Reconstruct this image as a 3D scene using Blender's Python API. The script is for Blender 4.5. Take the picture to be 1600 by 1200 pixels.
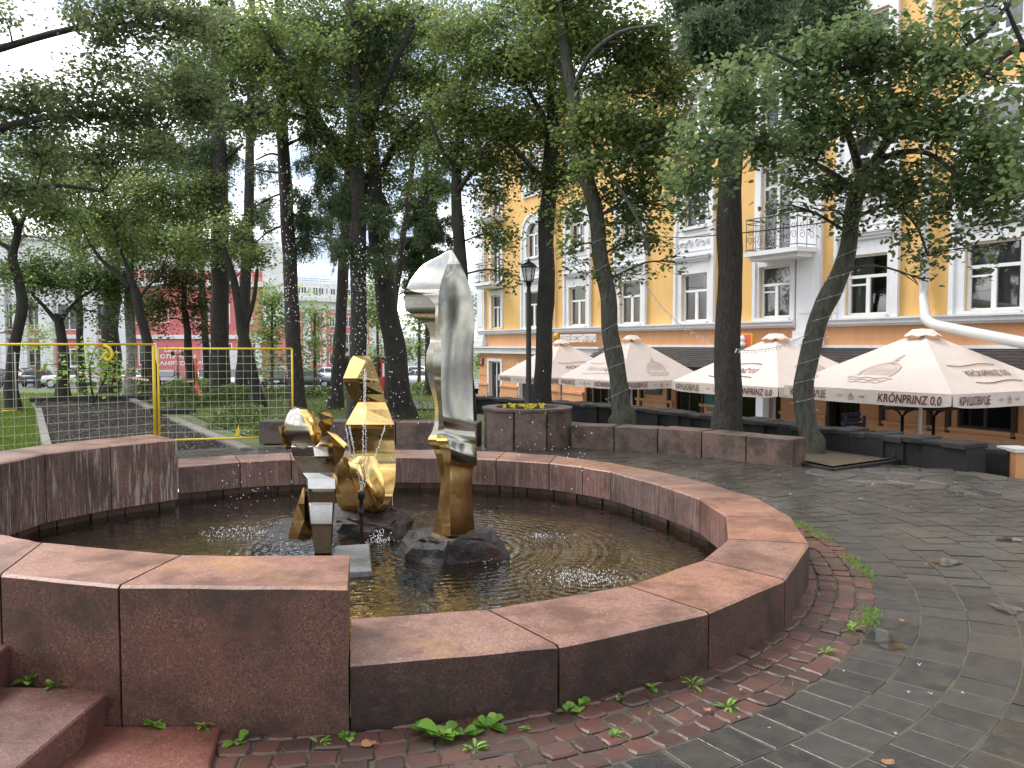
import bpy, bmesh, math, random
import numpy as np
from mathutils import Vector, Matrix, Euler, noise
random.seed(7)
rng = np.random.default_rng(11)
R = math.radians
S = bpy.context.scene
COL = S.collection
for o in list(bpy.data.objects): bpy.data.objects.remove(o)

# ------------------------------------------------------------------ camera
F = 1280.0; EYE = 1.8; HZ = 538.0
PITCH = math.atan((600 - HZ) / F)
cam = bpy.data.objects.new('camera', bpy.data.cameras.new('camera'))
cam.data.sensor_width = 36; cam.data.lens = 36 * F / 1600
cam.data.clip_start = 0.05; cam.data.clip_end = 3000
cam.location = (0, 0, EYE); cam.rotation_euler = (math.pi / 2 - PITCH, 0, 0)
COL.objects.link(cam); S.camera = cam

# ------------------------------------------------------------------ light
SUN_EL, SUN_AZ = 52, -62          # azimuth clockwise from +Y
w = bpy.data.worlds.new('World'); S.world = w; w.use_nodes = True
nt = w.node_tree; nt.nodes.clear()
wo = nt.nodes.new('ShaderNodeOutputWorld'); bg = nt.nodes.new('ShaderNodeBackground')
sky = nt.nodes.new('ShaderNodeTexSky'); sky.sky_type = 'NISHITA'; sky.sun_disc = False
sky.sun_elevation = R(SUN_EL); sky.sun_rotation = R(SUN_AZ); sky.dust_density = 2.0
tc = nt.nodes.new('ShaderNodeTexCoord')
mp = nt.nodes.new('ShaderNodeMapping'); mp.inputs['Scale'].default_value = (1.3, 1.3, 3.2)
mp.inputs['Location'].default_value = (0.25, 0.1, 0.35)
cn = nt.nodes.new('ShaderNodeTexNoise'); cn.inputs['Scale'].default_value = 2.1
cn.inputs['Detail'].default_value = 6; cn.inputs['Roughness'].default_value = 0.55
cr = nt.nodes.new('ShaderNodeValToRGB')
cr.color_ramp.elements[0].position = 0.36; cr.color_ramp.elements[0].color = (0.25, 0.25, 0.25, 1)
cr.color_ramp.elements[1].position = 0.56; cr.color_ramp.elements[1].color = (1, 1, 1, 1)
cn2 = nt.nodes.new('ShaderNodeTexNoise'); cn2.inputs['Scale'].default_value = 4.0; cn2.inputs['Detail'].default_value = 5
cc = nt.nodes.new('ShaderNodeValToRGB')
cc.color_ramp.elements[0].position = 0.40; cc.color_ramp.elements[0].color = (3.2, 3.8, 4.9, 1)
cc.color_ramp.elements[1].position = 0.58; cc.color_ramp.elements[1].color = (13.0, 12.9, 12.8, 1)
mx = nt.nodes.new('ShaderNodeMix'); mx.data_type = 'RGBA'
L = nt.links.new
L(tc.outputs['Generated'], mp.inputs['Vector']); L(mp.outputs[0], cn.inputs['Vector']); L(mp.outputs[0], cn2.inputs['Vector'])
L(cn.outputs['Fac'], cr.inputs['Fac']); L(cn2.outputs['Fac'], cc.inputs['Fac'])
L(cr.outputs['Color'], mx.inputs['Factor']); L(sky.outputs[0], mx.inputs['A']); L(cc.outputs['Color'], mx.inputs['B'])
L(mx.outputs['Result'], bg.inputs['Color']); bg.inputs['Strength'].default_value = 0.125
L(bg.outputs[0], wo.inputs['Surface'])
sd = bpy.data.lights.new('sun', 'SUN'); sd.energy = 1.5; sd.angle = R(25); sd.color = (1.0, 0.95, 0.88)
sun = bpy.data.objects.new('sun', sd); COL.objects.link(sun)
el, az = R(SUN_EL), R(SUN_AZ)
sdir = Vector((math.sin(az) * math.cos(el), math.cos(az) * math.cos(el), math.sin(el)))
sun.rotation_euler = sdir.to_track_quat('Z', 'Y').to_euler(); sun.location = sdir * 60
S.view_settings.view_transform = 'Standard'; S.view_settings.look = 'None'
S.view_settings.exposure = 1.04; S.view_settings.gamma = 1
S.render.engine = 'CYCLES'
S.cycles.max_bounces = 7; S.cycles.transparent_max_bounces = 12

# ------------------------------------------------------------------ survey helpers (photo pixel -> place)
def ray(x, y):
    dx = (x - 800) / F; dy = -(y - 600) / F
    return Vector((dx, math.cos(PITCH) + dy * math.sin(PITCH), -math.sin(PITCH) + dy * math.cos(PITCH)))
def P(x, y, z=0.0):
    r = ray(x, y); return Vector((0, 0, EYE)) + r * ((z - EYE) / r.z)
def D(x, y, Y):
    r = ray(x, y); return Vector((0, 0, EYE)) + r * (Y / r.y)

# ------------------------------------------------------------------ mesh helpers
ORG = {}
def tag(o, label=None, cat=None, group=None, kind=None):
    if label: o['label'] = label
    if cat: o['category'] = cat
    if group: o['group'] = group
    if kind: o['kind'] = kind
    return o
def thing(name, loc, label, cat, group=None):
    o = bpy.data.objects.new(name, None); o.location = loc; o.empty_display_size = 0.1
    COL.objects.link(o); ORG[o.name] = Vector(loc)
    return tag(o, label, cat, group)
class MB:
    def __init__(s): s.v = []; s.f = []; s.m = []; s.sm = []; s.mi = 0; s.smooth = False
    def face(s, ids): s.f.append(tuple(ids)); s.m.append(s.mi); s.sm.append(s.smooth)
    def add(s, vs, fs):
        b = len(s.v); s.v += [tuple(p) for p in vs]
        for f in fs: s.face([b + i for i in f])
        return s
    def quad(s, a, b, c, d): return s.add([a, b, c, d], [(0, 1, 2, 3)])
    def box(s, c, size, rot=None, taper=1.0):
        x, y, z = size[0] / 2, size[1] / 2, size[2] / 2
        p = [Vector((i * x * (taper if k > 0 else 1), j * y * (taper if k > 0 else 1), k * z)) for k in (-1, 1) for j in (-1, 1) for i in (-1, 1)]
        if rot is not None:
            M_ = rot if isinstance(rot, Matrix) else Euler(rot).to_matrix()
            p = [M_ @ q for q in p]
        c = Vector(c); p = [q + c for q in p]
        return s.add(p, [(0, 2, 3, 1), (4, 5, 7, 6), (0, 1, 5, 4), (2, 6, 7, 3), (0, 4, 6, 2), (1, 3, 7, 5)])
    def prism(s, poly, z0, z1, bevel=0.0):
        """vertical prism over a plan polygon (list of (x,y)); optional top bevel"""
        n = len(poly)
        ar = sum(poly[i][0] * poly[(i + 1) % n][1] - poly[(i + 1) % n][0] * poly[i][1] for i in range(n))
        if ar < 0: poly = poly[::-1]
        za = z0 if callable(z0) else (lambda x, y: z0)
        zb = z1 if callable(z1) else (lambda x, y: z1)
        vs = [(p[0], p[1], za(p[0], p[1])) for p in poly]
        if bevel > 0:
            inn = []
            for i in range(n):
                a, b, c = Vector(poly[i - 1][:2]), Vector(poly[i][:2]), Vector(poly[(i + 1) % n][:2])
                d1 = (b - a).normalized(); d2 = (c - b).normalized()
                n1 = Vector((-d1.y, d1.x)); n2 = Vector((-d2.y, d2.x))
                k = n1 + n2; k = k / max(0.3, k.length_squared / 2)
                q = b + k * bevel; inn.append((q.x, q.y))
            vs += [(p[0], p[1], zb(p[0], p[1]) - bevel) for p in poly]
            vs += [(inn[i][0], inn[i][1], zb(poly[i][0], poly[i][1])) for i in range(n)]
            fs = [(i, (i + 1) % n, n + (i + 1) % n, n + i) for i in range(n)]
            fs += [(n + i, n + (i + 1) % n, 2 * n + (i + 1) % n, 2 * n + i) for i in range(n)]
            fs += [tuple(range(2 * n, 3 * n)), tuple(range(n - 1, -1, -1))]
        else:
            vs += [(p[0], p[1], zb(p[0], p[1])) for p in poly]
            fs = [(i, (i + 1) % n, n + (i + 1) % n, n + i) for i in range(n)]
            fs += [tuple(range(n, 2 * n)), tuple(range(n - 1, -1, -1))]
        return s.add(vs, fs)
    def tube(s, pts, rad, n=6, cap=True, wob=0.0, smooth=True):
        pts = [Vector(p) for p in pts]
        if not hasattr(rad, '__len__'): rad = [rad] * len(pts)
        b = len(s.v); prev = None
        for i, p in enumerate(pts):
            d = (pts[min(i + 1, len(pts) - 1)] - pts[max(i - 1, 0)])
            d = d.normalized() if d.length > 1e-9 else Vector((0, 0, 1))
            if prev is None:
                u = d.cross(Vector((0.31, 0.95, 0.05)));  u = u if u.length > 0.05 else d.cross(Vector((1, 0, 0)))
                u.normalize()
            else:
                u = (prev - d * prev.dot(d)).normalized()
            prev = u; v = d.cross(u)
            for k in range(n):
                a = 2 * math.pi * k / n
                r = rad[i] * (1 + (wob * noise.noise(Vector((math.cos(a) * 1.7 + i * .23, math.sin(a) * 1.7, p.z * 1.3 + p.x))) if wob else 0))
                q = p + u * (math.cos(a) * r) + v * (math.sin(a) * r); s.v.append(tuple(q))
        sm = s.smooth; s.smooth = smooth
        for i in range(len(pts) - 1):
            for k in range(n):
                s.face((b + i * n + k, b + i * n + (k + 1) % n, b + (i + 1) * n + (k + 1) % n, b + (i + 1) * n + k))
        s.smooth = sm
        if cap:
            s.face([b + k for k in range(n)][::-1]); s.face([b + (len(pts) - 1) * n + k for k in range(n)])
        return s
    def lathe(s, prof, c=(0, 0, 0), n=12, axis='z', smooth=True):
        b = len(s.v); c = Vector(c)
        for (r, h) in prof:
            for k in range(n):
                a = 2 * math.pi * k / n; x, y = r * math.cos(a), r * math.sin(a)
                q = Vector((x, y, h)) if axis == 'z' else (Vector((x, h, y)) if axis == 'y' else Vector((h, x, y)))
                s.v.append(tuple(q + c))
        sm = s.smooth; s.smooth = smooth
        for i in range(len(prof) - 1):
            for k in range(n):
                s.face((b + i * n + k, b + i * n + (k + 1) % n, b + (i + 1) * n + (k + 1) % n, b + (i + 1) * n + k))
        s.smooth = sm
        s.face([b + k for k in range(n)][::-1]); s.face([b + (len(prof) - 1) * n + k for k in range(n)])
        return s
    def ball(s, c, r, squash=(1, 1, 1)):
        c = Vector(c); t = (1 + 5 ** .5) / 2
        vs = [(-1, t, 0), (1, t, 0), (-1, -t, 0), (1, -t, 0), (0, -1, t), (0, 1, t), (0, -1, -t), (0, 1, -t), (t, 0, -1), (t, 0, 1), (-t, 0, -1), (-t, 0, 1)]
        fs = [(0, 11, 5), (0, 5, 1), (0, 1, 7), (0, 7, 10), (0, 10, 11), (1, 5, 9), (5, 11, 4), (11, 10, 2), (10, 7, 6), (7, 1, 8), (3, 9, 4), (3, 4, 2), (3, 2, 6), (3, 6, 8), (3, 8, 9), (4, 9, 5), (2, 4, 11), (6, 2, 10), (8, 6, 7), (9, 8, 1)]
        sm = s.smooth; s.smooth = True
        s.add([c + Vector((v[0] * squash[0], v[1] * squash[1], v[2] * squash[2])) * (r / 1.902) for v in vs], fs)
        s.smooth = sm; return s
    def build(s, name, mats, parent=None, org=None, recalc=False):
        if not isinstance(mats, (list, tuple)): mats = [mats]
        if parent is not None: O = ORG[parent.name]
        elif org is not None: O = Vector(org)
        else:
            a = np.array(s.v) if s.v else np.zeros((1, 3))
            O = Vector(((a[:, 0].min() + a[:, 0].max()) / 2, (a[:, 1].min() + a[:, 1].max()) / 2, a[:, 2].min()))
        me = bpy.data.meshes.new(name)
        me.from_pydata([(p[0] - O.x, p[1] - O.y, p[2] - O.z) for p in s.v], [], s.f)
        for m_ in mats: me.materials.append(m_)
        me.polygons.foreach_set('material_index', s.m); me.polygons.foreach_set('use_smooth', s.sm)
        if recalc:
            bm = bmesh.new(); bm.from_mesh(me); bmesh.ops.recalc_face_normals(bm, faces=bm.faces); bm.to_mesh(me); bm.free()
        me.update()
        o = bpy.data.objects.new(name, me); COL.objects.link(o)
        if parent is not None:
            o.parent = parent; ORG[o.name] = O
        else:
            o.location = O; ORG[o.name] = O
        return o
def copy_tree(o, parent=None, label=None):
    c = o.copy(); COL.objects.link(c)
    if parent is not None: c.parent = parent
    if label: c['label'] = label
    for ch in list(o.children): copy_tree(ch, c)
    return c

# ------------------------------------------------------------------ materials
def mk(name, col=(.5, .5, .5), rough=.6, metal=0.0, spec=None, coat=0, emit=None):
    m = bpy.data.materials.new(name); m.use_nodes = True
    b = m.node_tree.nodes['Principled BSDF']
    b.inputs['Base Color'].default_value = (*col, 1); b.inputs['Roughness'].default_value = rough
    b.inputs['Metallic'].default_value = metal
    if spec is not None: b.inputs['Specular IOR Level'].default_value = spec
    if coat: b.inputs['Coat Weight'].default_value = coat; b.inputs['Coat Roughness'].default_value = .08
    return m
class NT:
    def __init__(s, m): s.m = m; s.t = m.node_tree; s.b = s.t.nodes.get('Principled BSDF')
    def n(s, typ, **kw):
        nd = s.t.nodes.new('ShaderNode' + typ)
        for k, v in kw.items():
            if hasattr(nd, k): setattr(nd, k, v)
            else: s.set(nd, k.replace('_', ' '), v)
        return nd
    def set(s, nd, k, v):
        i = nd.inputs[k] if not isinstance(k, int) else nd.inputs[k]
        if isinstance(v, bpy.types.NodeSocket): s.t.links.new(v, i)
        else: i.default_value = v
    def coord(s, scale=(1, 1, 1), kind='Object', rot=(0, 0, 0)):
        t = s.n('TexCoord'); m = s.n('Mapping'); s.set(m, 'Scale', scale); s.set(m, 'Rotation', rot)
        s.t.links.new(t.outputs[kind], m.inputs[0]); return m.outputs[0]
    def noise(s, vec, scale=5, detail=4, rough=.5, out='Fac'):
        nd = s.n('TexNoise'); s.set(nd, 'Scale', scale); s.set(nd, 'Detail', detail); s.set(nd, 'Roughness', rough)
        s.t.links.new(vec, nd.inputs['Vector']); return nd.outputs[out]
    def ramp(s, fac, stops):
        r = s.n('ValToRGB'); e = r.color_ramp.elements
        while len(e) < len(stops): e.new(0.5)
        for i, (p, c) in enumerate(stops):
            e[i].position = p; c = c if hasattr(c, '__len__') else (c, c, c); e[i].color = (*c, 1)
        s.t.links.new(fac, r.inputs[0]); return r.outputs[0]
    def mix(s, fac, a, b, mode='MIX'):
        x = s.n('Mix', data_type='RGBA'); x.blend_type = mode
        s.set(x, 'Factor', fac)
        for k, v in (('A', a), ('B', b)):
            if isinstance(v, bpy.types.NodeSocket): s.t.links.new(v, x.inputs[k])
            else: x.inputs[k].default_value = (*v, 1) if len(v) == 3 else v
        # the RGBA sockets share names with the float ones: link explicitly
        return x.outputs['Result']
    def math(s, op, a, b=0.0):
        x = s.n('Math', operation=op); s.set(x, 0, a); s.set(x, 1, b); return x.outputs[0]
    def bump(s, h, strength=.3, dist=.01, nrm=None):
        x = s.n('Bump'); s.set(x, 'Height', h); s.set(x, 'Strength', strength); s.set(x, 'Distance', dist)
        if nrm is not None: s.t.links.new(nrm, x.inputs['Normal'])
        s.t.links.new(x.outputs[0], s.b.inputs['Normal']); return x.outputs[0]
    def base(s, c): s.set(s.b, 'Base Color', c)
    def rough(s, c): s.set(s.b, 'Roughness', c)
def _mixfix(self, fac, a, b, mode='MIX'):
    x = self.t.nodes.new('ShaderNodeMix'); x.data_type = 'RGBA'; x.blend_type = mode
    f, A, B = x.inputs[0], x.inputs[6], x.inputs[7]
    for s_, v in ((f, fac), (A, a), (B, b)):
        if isinstance(v, bpy.types.NodeSocket): self.t.links.new(v, s_)
        elif s_ is f: s_.default_value = v
        else: s_.default_value = (*v, 1) if len(v) == 3 else v
    return x.outputs[2]
NT.mix = _mixfix
def _mix0():
    x = mx; 
    for l in list(nt.links):
        if l.to_node == x: nt.links.remove(l)
    nt.links.new(cr.outputs['Color'], x.inputs[0]); nt.links.new(sky.outputs[0], x.inputs[6]); nt.links.new(cc.outputs['Color'], x.inputs[7])
    nt.links.new(x.outputs[2], bg.inputs['Color'])
_mix0()

def granite(name, dark, light, stain, wet=.35, streak=0, blotch=(.30, .16, .07), yellow=0.0):
    m = mk(name); t = NT(m); v = t.coord()
    sp = t.noise(v, 110, 3, .8); sp2 = t.noise(v, 55, 4, .8)
    c = t.mix(t.ramp(sp, [(.42, 0.), (.58, 1.)]), dark, light)
    vo = t.n('TexVoronoi'); t.set(vo, 'Scale', 130); t.t.links.new(v, vo.inputs['Vector'])
    c = t.mix(t.math('MULTIPLY', t.ramp(vo.outputs['Color'], [(.82, 0.), (.88, 1.)]), .38), c, tuple(min(1, x * 1.6 + .04) for x in light))
    c = t.mix(t.math('MULTIPLY', t.ramp(sp2, [(.52, 0.), (.7, 1.)]), .6), c, tuple(x * .35 for x in dark))
    nv = t.coord(kind='Object'); oi = t.n('ObjectInfo'); av = t.n('VectorMath', operation='ADD'); t.t.links.new(nv, av.inputs[0]); t.t.links.new(t.math('MULTIPLY', oi.outputs['Random'], 40.0), av.inputs[1]); big = t.noise(av.outputs[0], 2.3, 8, .7)
    c = t.mix(t.ramp(big, [(.44, 0.), (.60, .85)]), c, stain)
    if streak:
        vs = t.coord((14, 14, .9)); st = t.noise(vs, 2.2, 5, .7)
        c = t.mix(t.math('MULTIPLY', t.ramp(st, [(.52, 0.), (.60, 1.)]), streak), c, (.36, .30, .25))
        st2 = t.noise(vs, 3.1, 4, .7)
        c = t.mix(t.math('MULTIPLY', t.ramp(st2, [(.50, 0.), (.60, 1.)]), .25 + .6 * streak), c, (.030, .022, .018))
    else:
        b2 = t.noise(v, 5.2, 6, .7)
        c = t.mix(t.math('MULTIPLY', t.ramp(b2, [(.54, 0.), (.68, 1.)]), .45), c, blotch)
    if yellow:
        y = t.noise(v, 1.4, 5, .6); c = t.mix(t.math('MULTIPLY', t.ramp(y, [(.55, 0.), (.66, 1.)]), yellow), c, (.42, .24, .08))
    info = t.n('ObjectInfo'); hv = t.n('HueSaturation'); t.set(hv, 'Color', c)
    t.set(hv, 'Value', t.math('ADD', t.math('MULTIPLY', info.outputs['Random'], .4), .8)); t.set(hv, 'Saturation', t.math('ADD', t.math('MULTIPLY', info.outputs['Random'], .3), .85)); c = hv.outputs[0]
    t.base(c); t.rough(t.ramp(big, [(.3, wet + .25), (.7, wet)]))
    h = t.math('ADD', t.math('MULTIPLY', sp, .5), t.math('MULTIPLY', t.noise(v, 18, 4, .6), 1.2))
    t.bump(h, .55, .006); return m
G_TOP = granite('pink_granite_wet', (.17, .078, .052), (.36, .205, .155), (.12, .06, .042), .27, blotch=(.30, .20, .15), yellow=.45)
G_SIDE = granite('red_granite_shaded', (.028, .012, .0085), (.098, .044, .033), (.018, .011, .008), .42, blotch=(.09, .042, .03))  # sides of the same top-lit blocks, their shade put into the colour
G_TALL = granite('red_granite_tall_shaded', (.058, .025, .019), (.165, .083, .064), (.036, .022, .016), .5, blotch=(.13, .055, .04))  # outer sides of the tall wall, shade put into the colour as well
G_IN = granite('pink_granite_inner', (.085, .037, .03), (.25, .135, .115), (.07, .035, .026), .4, streak=.22)
G_INT = granite('streaked_granite_inner', (.075, .034, .027), (.22, .12, .10), (.06, .032, .024), .42, streak=.75)
G_STEP = granite('red_granite_step', (.10, .034, .024), (.23, .095, .07), (.08, .03, .022), .33, blotch=(.16, .055, .04))
G_WALL = granite('brown_granite', (.055, .034, .026), (.21, .138, .11), (.03, .021, .016), .5, blotch=(.17, .095, .08))
G_GREY = granite('grey_granite', (.10, .105, .11), (.24, .24, .24), (.07, .07, .072), .4, blotch=(.12, .12, .12))

def stone(name, c1, c2, c3, rough=.35, bscale=9, strength=.6, var=.35, moss=0.0):
    m = mk(name); t = NT(m); v = t.coord()
    at = t.n('Attribute', attribute_name='lv')
    c = t.mix(at.outputs['Fac'], c1, c2)
    nz = t.noise(v, bscale, 6, .65)
    c = t.mix(t.math('MULTIPLY', t.ramp(nz, [(.4, 0.), (.7, 1.)]), .7), c, c3)
    fine = t.noise(v, 90, 3, .7)
    c = t.mix(t.math('MULTIPLY', t.ramp(fine, [(.55, 0.), (.75, 1.)]), .25), c, tuple(min(1, x * 2.4) for x in c2))
    if moss:
        mo = t.noise(v, 1.3, 6, .7); c = t.mix(t.math('MULTIPLY', t.ramp(mo, [(.5, 0.), (.7, 1.)]), moss), c, (.07, .075, .03))
    t.base(c)
    wn = t.noise(v, .55, 4, .6)
    t.rough(t.math('ADD', t.ramp(wn, [(.38, rough - .17), (.62, rough + .18)]), t.math('MULTIPLY', nz, .1)))
    h = t.math('ADD', nz, t.math('MULTIPLY', fine, .25)); t.bump(h, strength, .008)
    return m
PAVER = stone('black_stone_paver', (.018, .0185, .018), (.047, .045, .042), (.075, .062, .046), .26)
COBBLE = stone('red_cobble', (.045, .024, .019), (.125, .052, .040), (.055, .042, .032), .36, 6, 1.0)
JOINT = stone('paving_joint', (.06, .056, .042), (.06, .056, .042), (.10, .085, .055), .85, 3, .6, moss=.6)
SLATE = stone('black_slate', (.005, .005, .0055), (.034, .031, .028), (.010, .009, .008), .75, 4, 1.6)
FLAG = stone('flagstone', (.035, .034, .033), (.10, .093, .082), (.07, .06, .048), .38, 4, .9)
ASPHALT = stone('asphalt_wet', (.06, .062, .066), (.09, .092, .096), (.11, .11, .115), .40, 2, .2)
KERB = stone('kerb_stone', (.17, .155, .135), (.24, .225, .2), (.10, .09, .075), .7, 8, .5)
SOIL = stone('dark_path', (.010, .009, .008), (.022, .019, .017), (.045, .037, .029), .9, 4, 1.6)
SOIL.node_tree.nodes['Principled BSDF'].inputs['Specular IOR Level'].default_value = .15
GRAVEL = mk('gravel_bed'); _t = NT(GRAVEL); _v = _t.coord()
_vo = _t.n('TexVoronoi'); _t.set(_vo, 'Scale', 55); _t.t.links.new(_v, _vo.inputs['Vector'])
_t.base(_t.mix(_t.noise(_v, 3, 5, .6), _t.ramp(_vo.outputs['Color'], [(0, (.05, .036, .022)), (.6, (.12, .088, .05)), (1, (.26, .21, .13))]), (.07, .052, .03)))
_t.rough(.8); _t.bump(_vo.outputs['Distance'], .8, .012)
ROCK = mk('wet_rock'); _t = NT(ROCK); _v = _t.coord(); _n = _t.noise(_v, 5, 9, .7)
_t.base(_t.mix(_t.ramp(_t.noise(_v, 2.2, 4, .6), [(.42, 0.), (.6, 1.)]), _t.ramp(_n, [(.3, (.004, .004, .0045)), (.7, (.018, .017, .017))]), _t.ramp(_n, [(.3, (.014, .0055, .004)), (.7, (.055, .021, .015))])))
_t.rough(_t.ramp(_n, [(.3, .22), (.7, .55)])); _t.bump(_n, .9, .05)
GRASSM = mk('grass_ground'); _t = NT(GRASSM); _v = _t.coord()
_t.base(_t.mix(_t.ramp(_t.noise(_v, 22, 6, .75), [(.35, 0.), (.65, 1.)]), (.03, .055, .012), _t.ramp(_t.noise(_v, .5, 4, .6), [(.4, (.10, .155, .025)), (.6, (.17, .21, .04))])))
_t.rough(.8); _t.bump(_t.noise(_v, 40, 4, .7), 1.0, .05)
EARTH = mk('ground_earth'); _t = NT(EARTH); _v = _t.coord()
_t.base(_t.mix(_t.ramp(_t.noise(_v, .8, 6, .7), [(.4, 0.), (.6, 1.)]), (.08, .125, .025), (.075, .08, .035))); _t.rough(.85)

def leafmat(name, cols, trans=.35, rough=.42):
    m = bpy.data.materials.new(name); m.use_nodes = True; t = NT(m); b = t.b
    at = t.n('Attribute', attribute_name='lv')
    c = t.ramp(at.outputs['Fac'], cols); t.base(c); t.rough(rough)
    b.inputs['Specular IOR Level'].default_value = .35
    tr = t.n('BsdfTranslucent'); hs = t.n('HueSaturation'); t.set(hs, 'Color', c); t.set(hs, 'Value', 1.8); t.set(hs, 'Hue', .485)
    t.t.links.new(hs.outputs[0], tr.inputs['Color'])
    ms = t.n('MixShader'); t.set(ms, 0, trans); t.t.links.new(b.outputs[0], ms.inputs[1]); t.t.links.new(tr.outputs[0], ms.inputs[2])
    out = t.t.nodes['Material Output']; t.t.links.new(ms.outputs[0], out.inputs['Surface']); return m
LEAF = leafmat('linden_leaves', [(0, (0.050, 0.074, 0.025)), (.5, (0.106, 0.155, 0.047)), (.85, (0.185, 0.241, 0.067)), (1, (0.403, 0.426, 0.090))], .45)
LEAF_COOL = leafmat('cool_linden_leaves', [(0, (0.050, 0.069, 0.034)), (.5, (0.099, 0.132, 0.058)), (.9, (0.168, 0.207, 0.078)), (1, (0.291, 0.325, 0.090))], .45)
LEAF_NEAR = leafmat('near_linden_leaves', [(0, (0.050, 0.081, 0.034)), (.5, (0.099, 0.151, 0.058)), (.85, (0.168, 0.230, 0.090)), (1, (0.370, 0.403, 0.101))], .38, .4)
LEAF_LIGHT = leafmat('birch_leaves', [(0, (0.081, 0.135, 0.041)), (.5, (0.149, 0.230, 0.068)), (1, (0.324, 0.392, 0.115))], .4)
LEAF_SAP = leafmat('sapling_leaves', [(0, (0.108, 0.216, 0.027)), (.6, (0.230, 0.378, 0.054)), (1, (0.446, 0.540, 0.095))], .4)
LEAF_HEDGE = leafmat('hedge_leaves', [(0, (.04, .07, .02)), (.6, (.10, .155, .04)), (1, (.22, .27, .07))], .3)
NEEDLE = leafmat('larch_needles', [(0, (.05, .075, .042)), (.6, (.085, .13, .06)), (1, (.15, .20, .08))], .35, .6)
WEED = leafmat('weed_leaves', [(0, (.07, .17, .02)), (.6, (.14, .29, .04)), (1, (.28, .42, .08))], .3)
BLADE = leafmat('grass_blades', [(0, (.045, .085, .014)), (.6, (.11, .17, .03)), (1, (.24, .27, .06))], .4)
def barkmat(name, c1, c2, c3=None, sc=(9, 9, 2.2)):
    m = mk(name); t = NT(m); v = t.coord(sc); n1 = t.noise(v, 2.4, 8, .7)
    c = t.ramp(n1, [(.35, c1), (.62, c2)])
    if c3: c = t.mix(t.ramp(t.noise(t.coord(), 1.1, 4, .6), [(.48, 0.), (.62, .6)]), c, c3)
    t.base(c); t.rough(.8); t.bump(n1, 1.0, .05); return m
BARK = barkmat('linden_bark', (.006, .0055, .005), (.034, .030, .025), (.034, .036, .022))
BARK_G = barkmat('grey_bark', (.02, .019, .015), (.10, .095, .075), (.06, .07, .04))
BARK_R = barkmat('larch_bark', (.011, .009, .0075), (.055, .046, .038), None, (11, 11, 3))
BARK_W = barkmat('birch_bark', (.06, .055, .05), (.42, .42, .38), (.16, .17, .13), (4, 4, 9))
TWIG = mk('dark_twig', (.022, .019, .015), .8)

# --------------------------------------------------- leaves as one mesh (numpy)
LEAF6 = np.array([(0, 0, 0), (.40, .26, .10), (.33, .68, .09), (0, 1.05, -.03), (-.33, .68, .09), (-.40, .26, .10)])
def leaf_mesh(name, pos, size, mat, parent=None, org=None, up=.9, droop=.35, near=True, narrow=1.0, dirs=None, bias=None):
    n = len(pos); pos = np.asarray(pos, float)
    O = np.array(ORG[parent.name]) if parent is not None else (np.array(org) if org is not None else pos.mean(0) * [1, 1, 0] + [0, 0, pos[:, 2].min()])
    nr = rng.normal(size=(n, 3)); nr[:, 2] = np.abs(nr[:, 2]) * .6 + up; nr /= np.linalg.norm(nr, axis=1)[:, None]
    if dirs is None: d = rng.normal(size=(n, 3)); d[:, 2] = d[:, 2] * .4 - droop
    else: d = dirs + rng.normal(size=(n, 3)) * .25
    d -= nr * (d * nr).sum(1)[:, None]; d /= np.linalg.norm(d, axis=1)[:, None] + 1e-9
    s = np.cross(d, nr)
    sz = (size * rng.uniform(.5, 1.35, n))[:, None]
    if near:
        tpl = LEAF6
        V = pos[:, None, :] + (s[:, None, :] * tpl[None, :, 0:1] * narrow + d[:, None, :] * tpl[None, :, 1:2] + nr[:, None, :] * tpl[None, :, 2:3]) * sz[:, None, :]
        k = 6; base = np.arange(n)[:, None] * 6
        Fc = np.concatenate([base + [0, 1, 2, 3], base + [0, 3, 4, 5]], 1).reshape(-1, 4); rep = 2
    else:
        tpl = np.array([(0, 0, 0), (.38, .45, 0), (0, 1, 0), (-.38, .45, 0)])
        V = pos[:, None, :] + (s[:, None, :] * tpl[None, :, 0:1] * narrow + d[:, None, :] * tpl[None, :, 1:2]) * sz[:, None, :]
        k = 4; Fc = np.arange(n * 4).reshape(-1, 4); rep = 1
    V = (V - O).reshape(-1, 3)
    me = bpy.data.meshes.new(name)
    me.vertices.add(len(V)); me.vertices.foreach_set('co', V.astype(np.float32).ravel())
    nf = len(Fc); me.loops.add(nf * 4); me.loops.foreach_set('vertex_index', Fc.astype(np.int32).ravel())
    me.polygons.add(nf); me.polygons.foreach_set('loop_start', np.arange(nf, dtype=np.int32) * 4)
    try: me.polygons.foreach_set('loop_total', np.full(nf, 4, np.int32))
    except Exception: pass
    me.update(calc_edges=True)
    lv = rng.beta(2.2, 2.6, n)
    if bias is not None: lv = np.clip(lv * .55 + bias * .52 - .02, 0, 1)
    a = me.attributes.new('lv', 'FLOAT', 'FACE'); a.data.foreach_set('value', np.repeat(lv, rep).astype(np.float32))
    me.materials.append(mat)
    o = bpy.data.objects.new(name, me); COL.objects.link(o)
    if parent is not None: o.parent = parent; ORG[o.name] = ORG[parent.name]
    else: o.location = O; ORG[o.name] = Vector(O)
    return o
def face_lv(o, per=None):
    me = o.data; n = len(me.polygons); a = me.attributes.new('lv', 'FLOAT', 'FACE')
    vals = np.array(per if per is not None else rng.uniform(0, 1, n), np.float32); a.data.foreach_set('value', vals); return o
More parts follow.
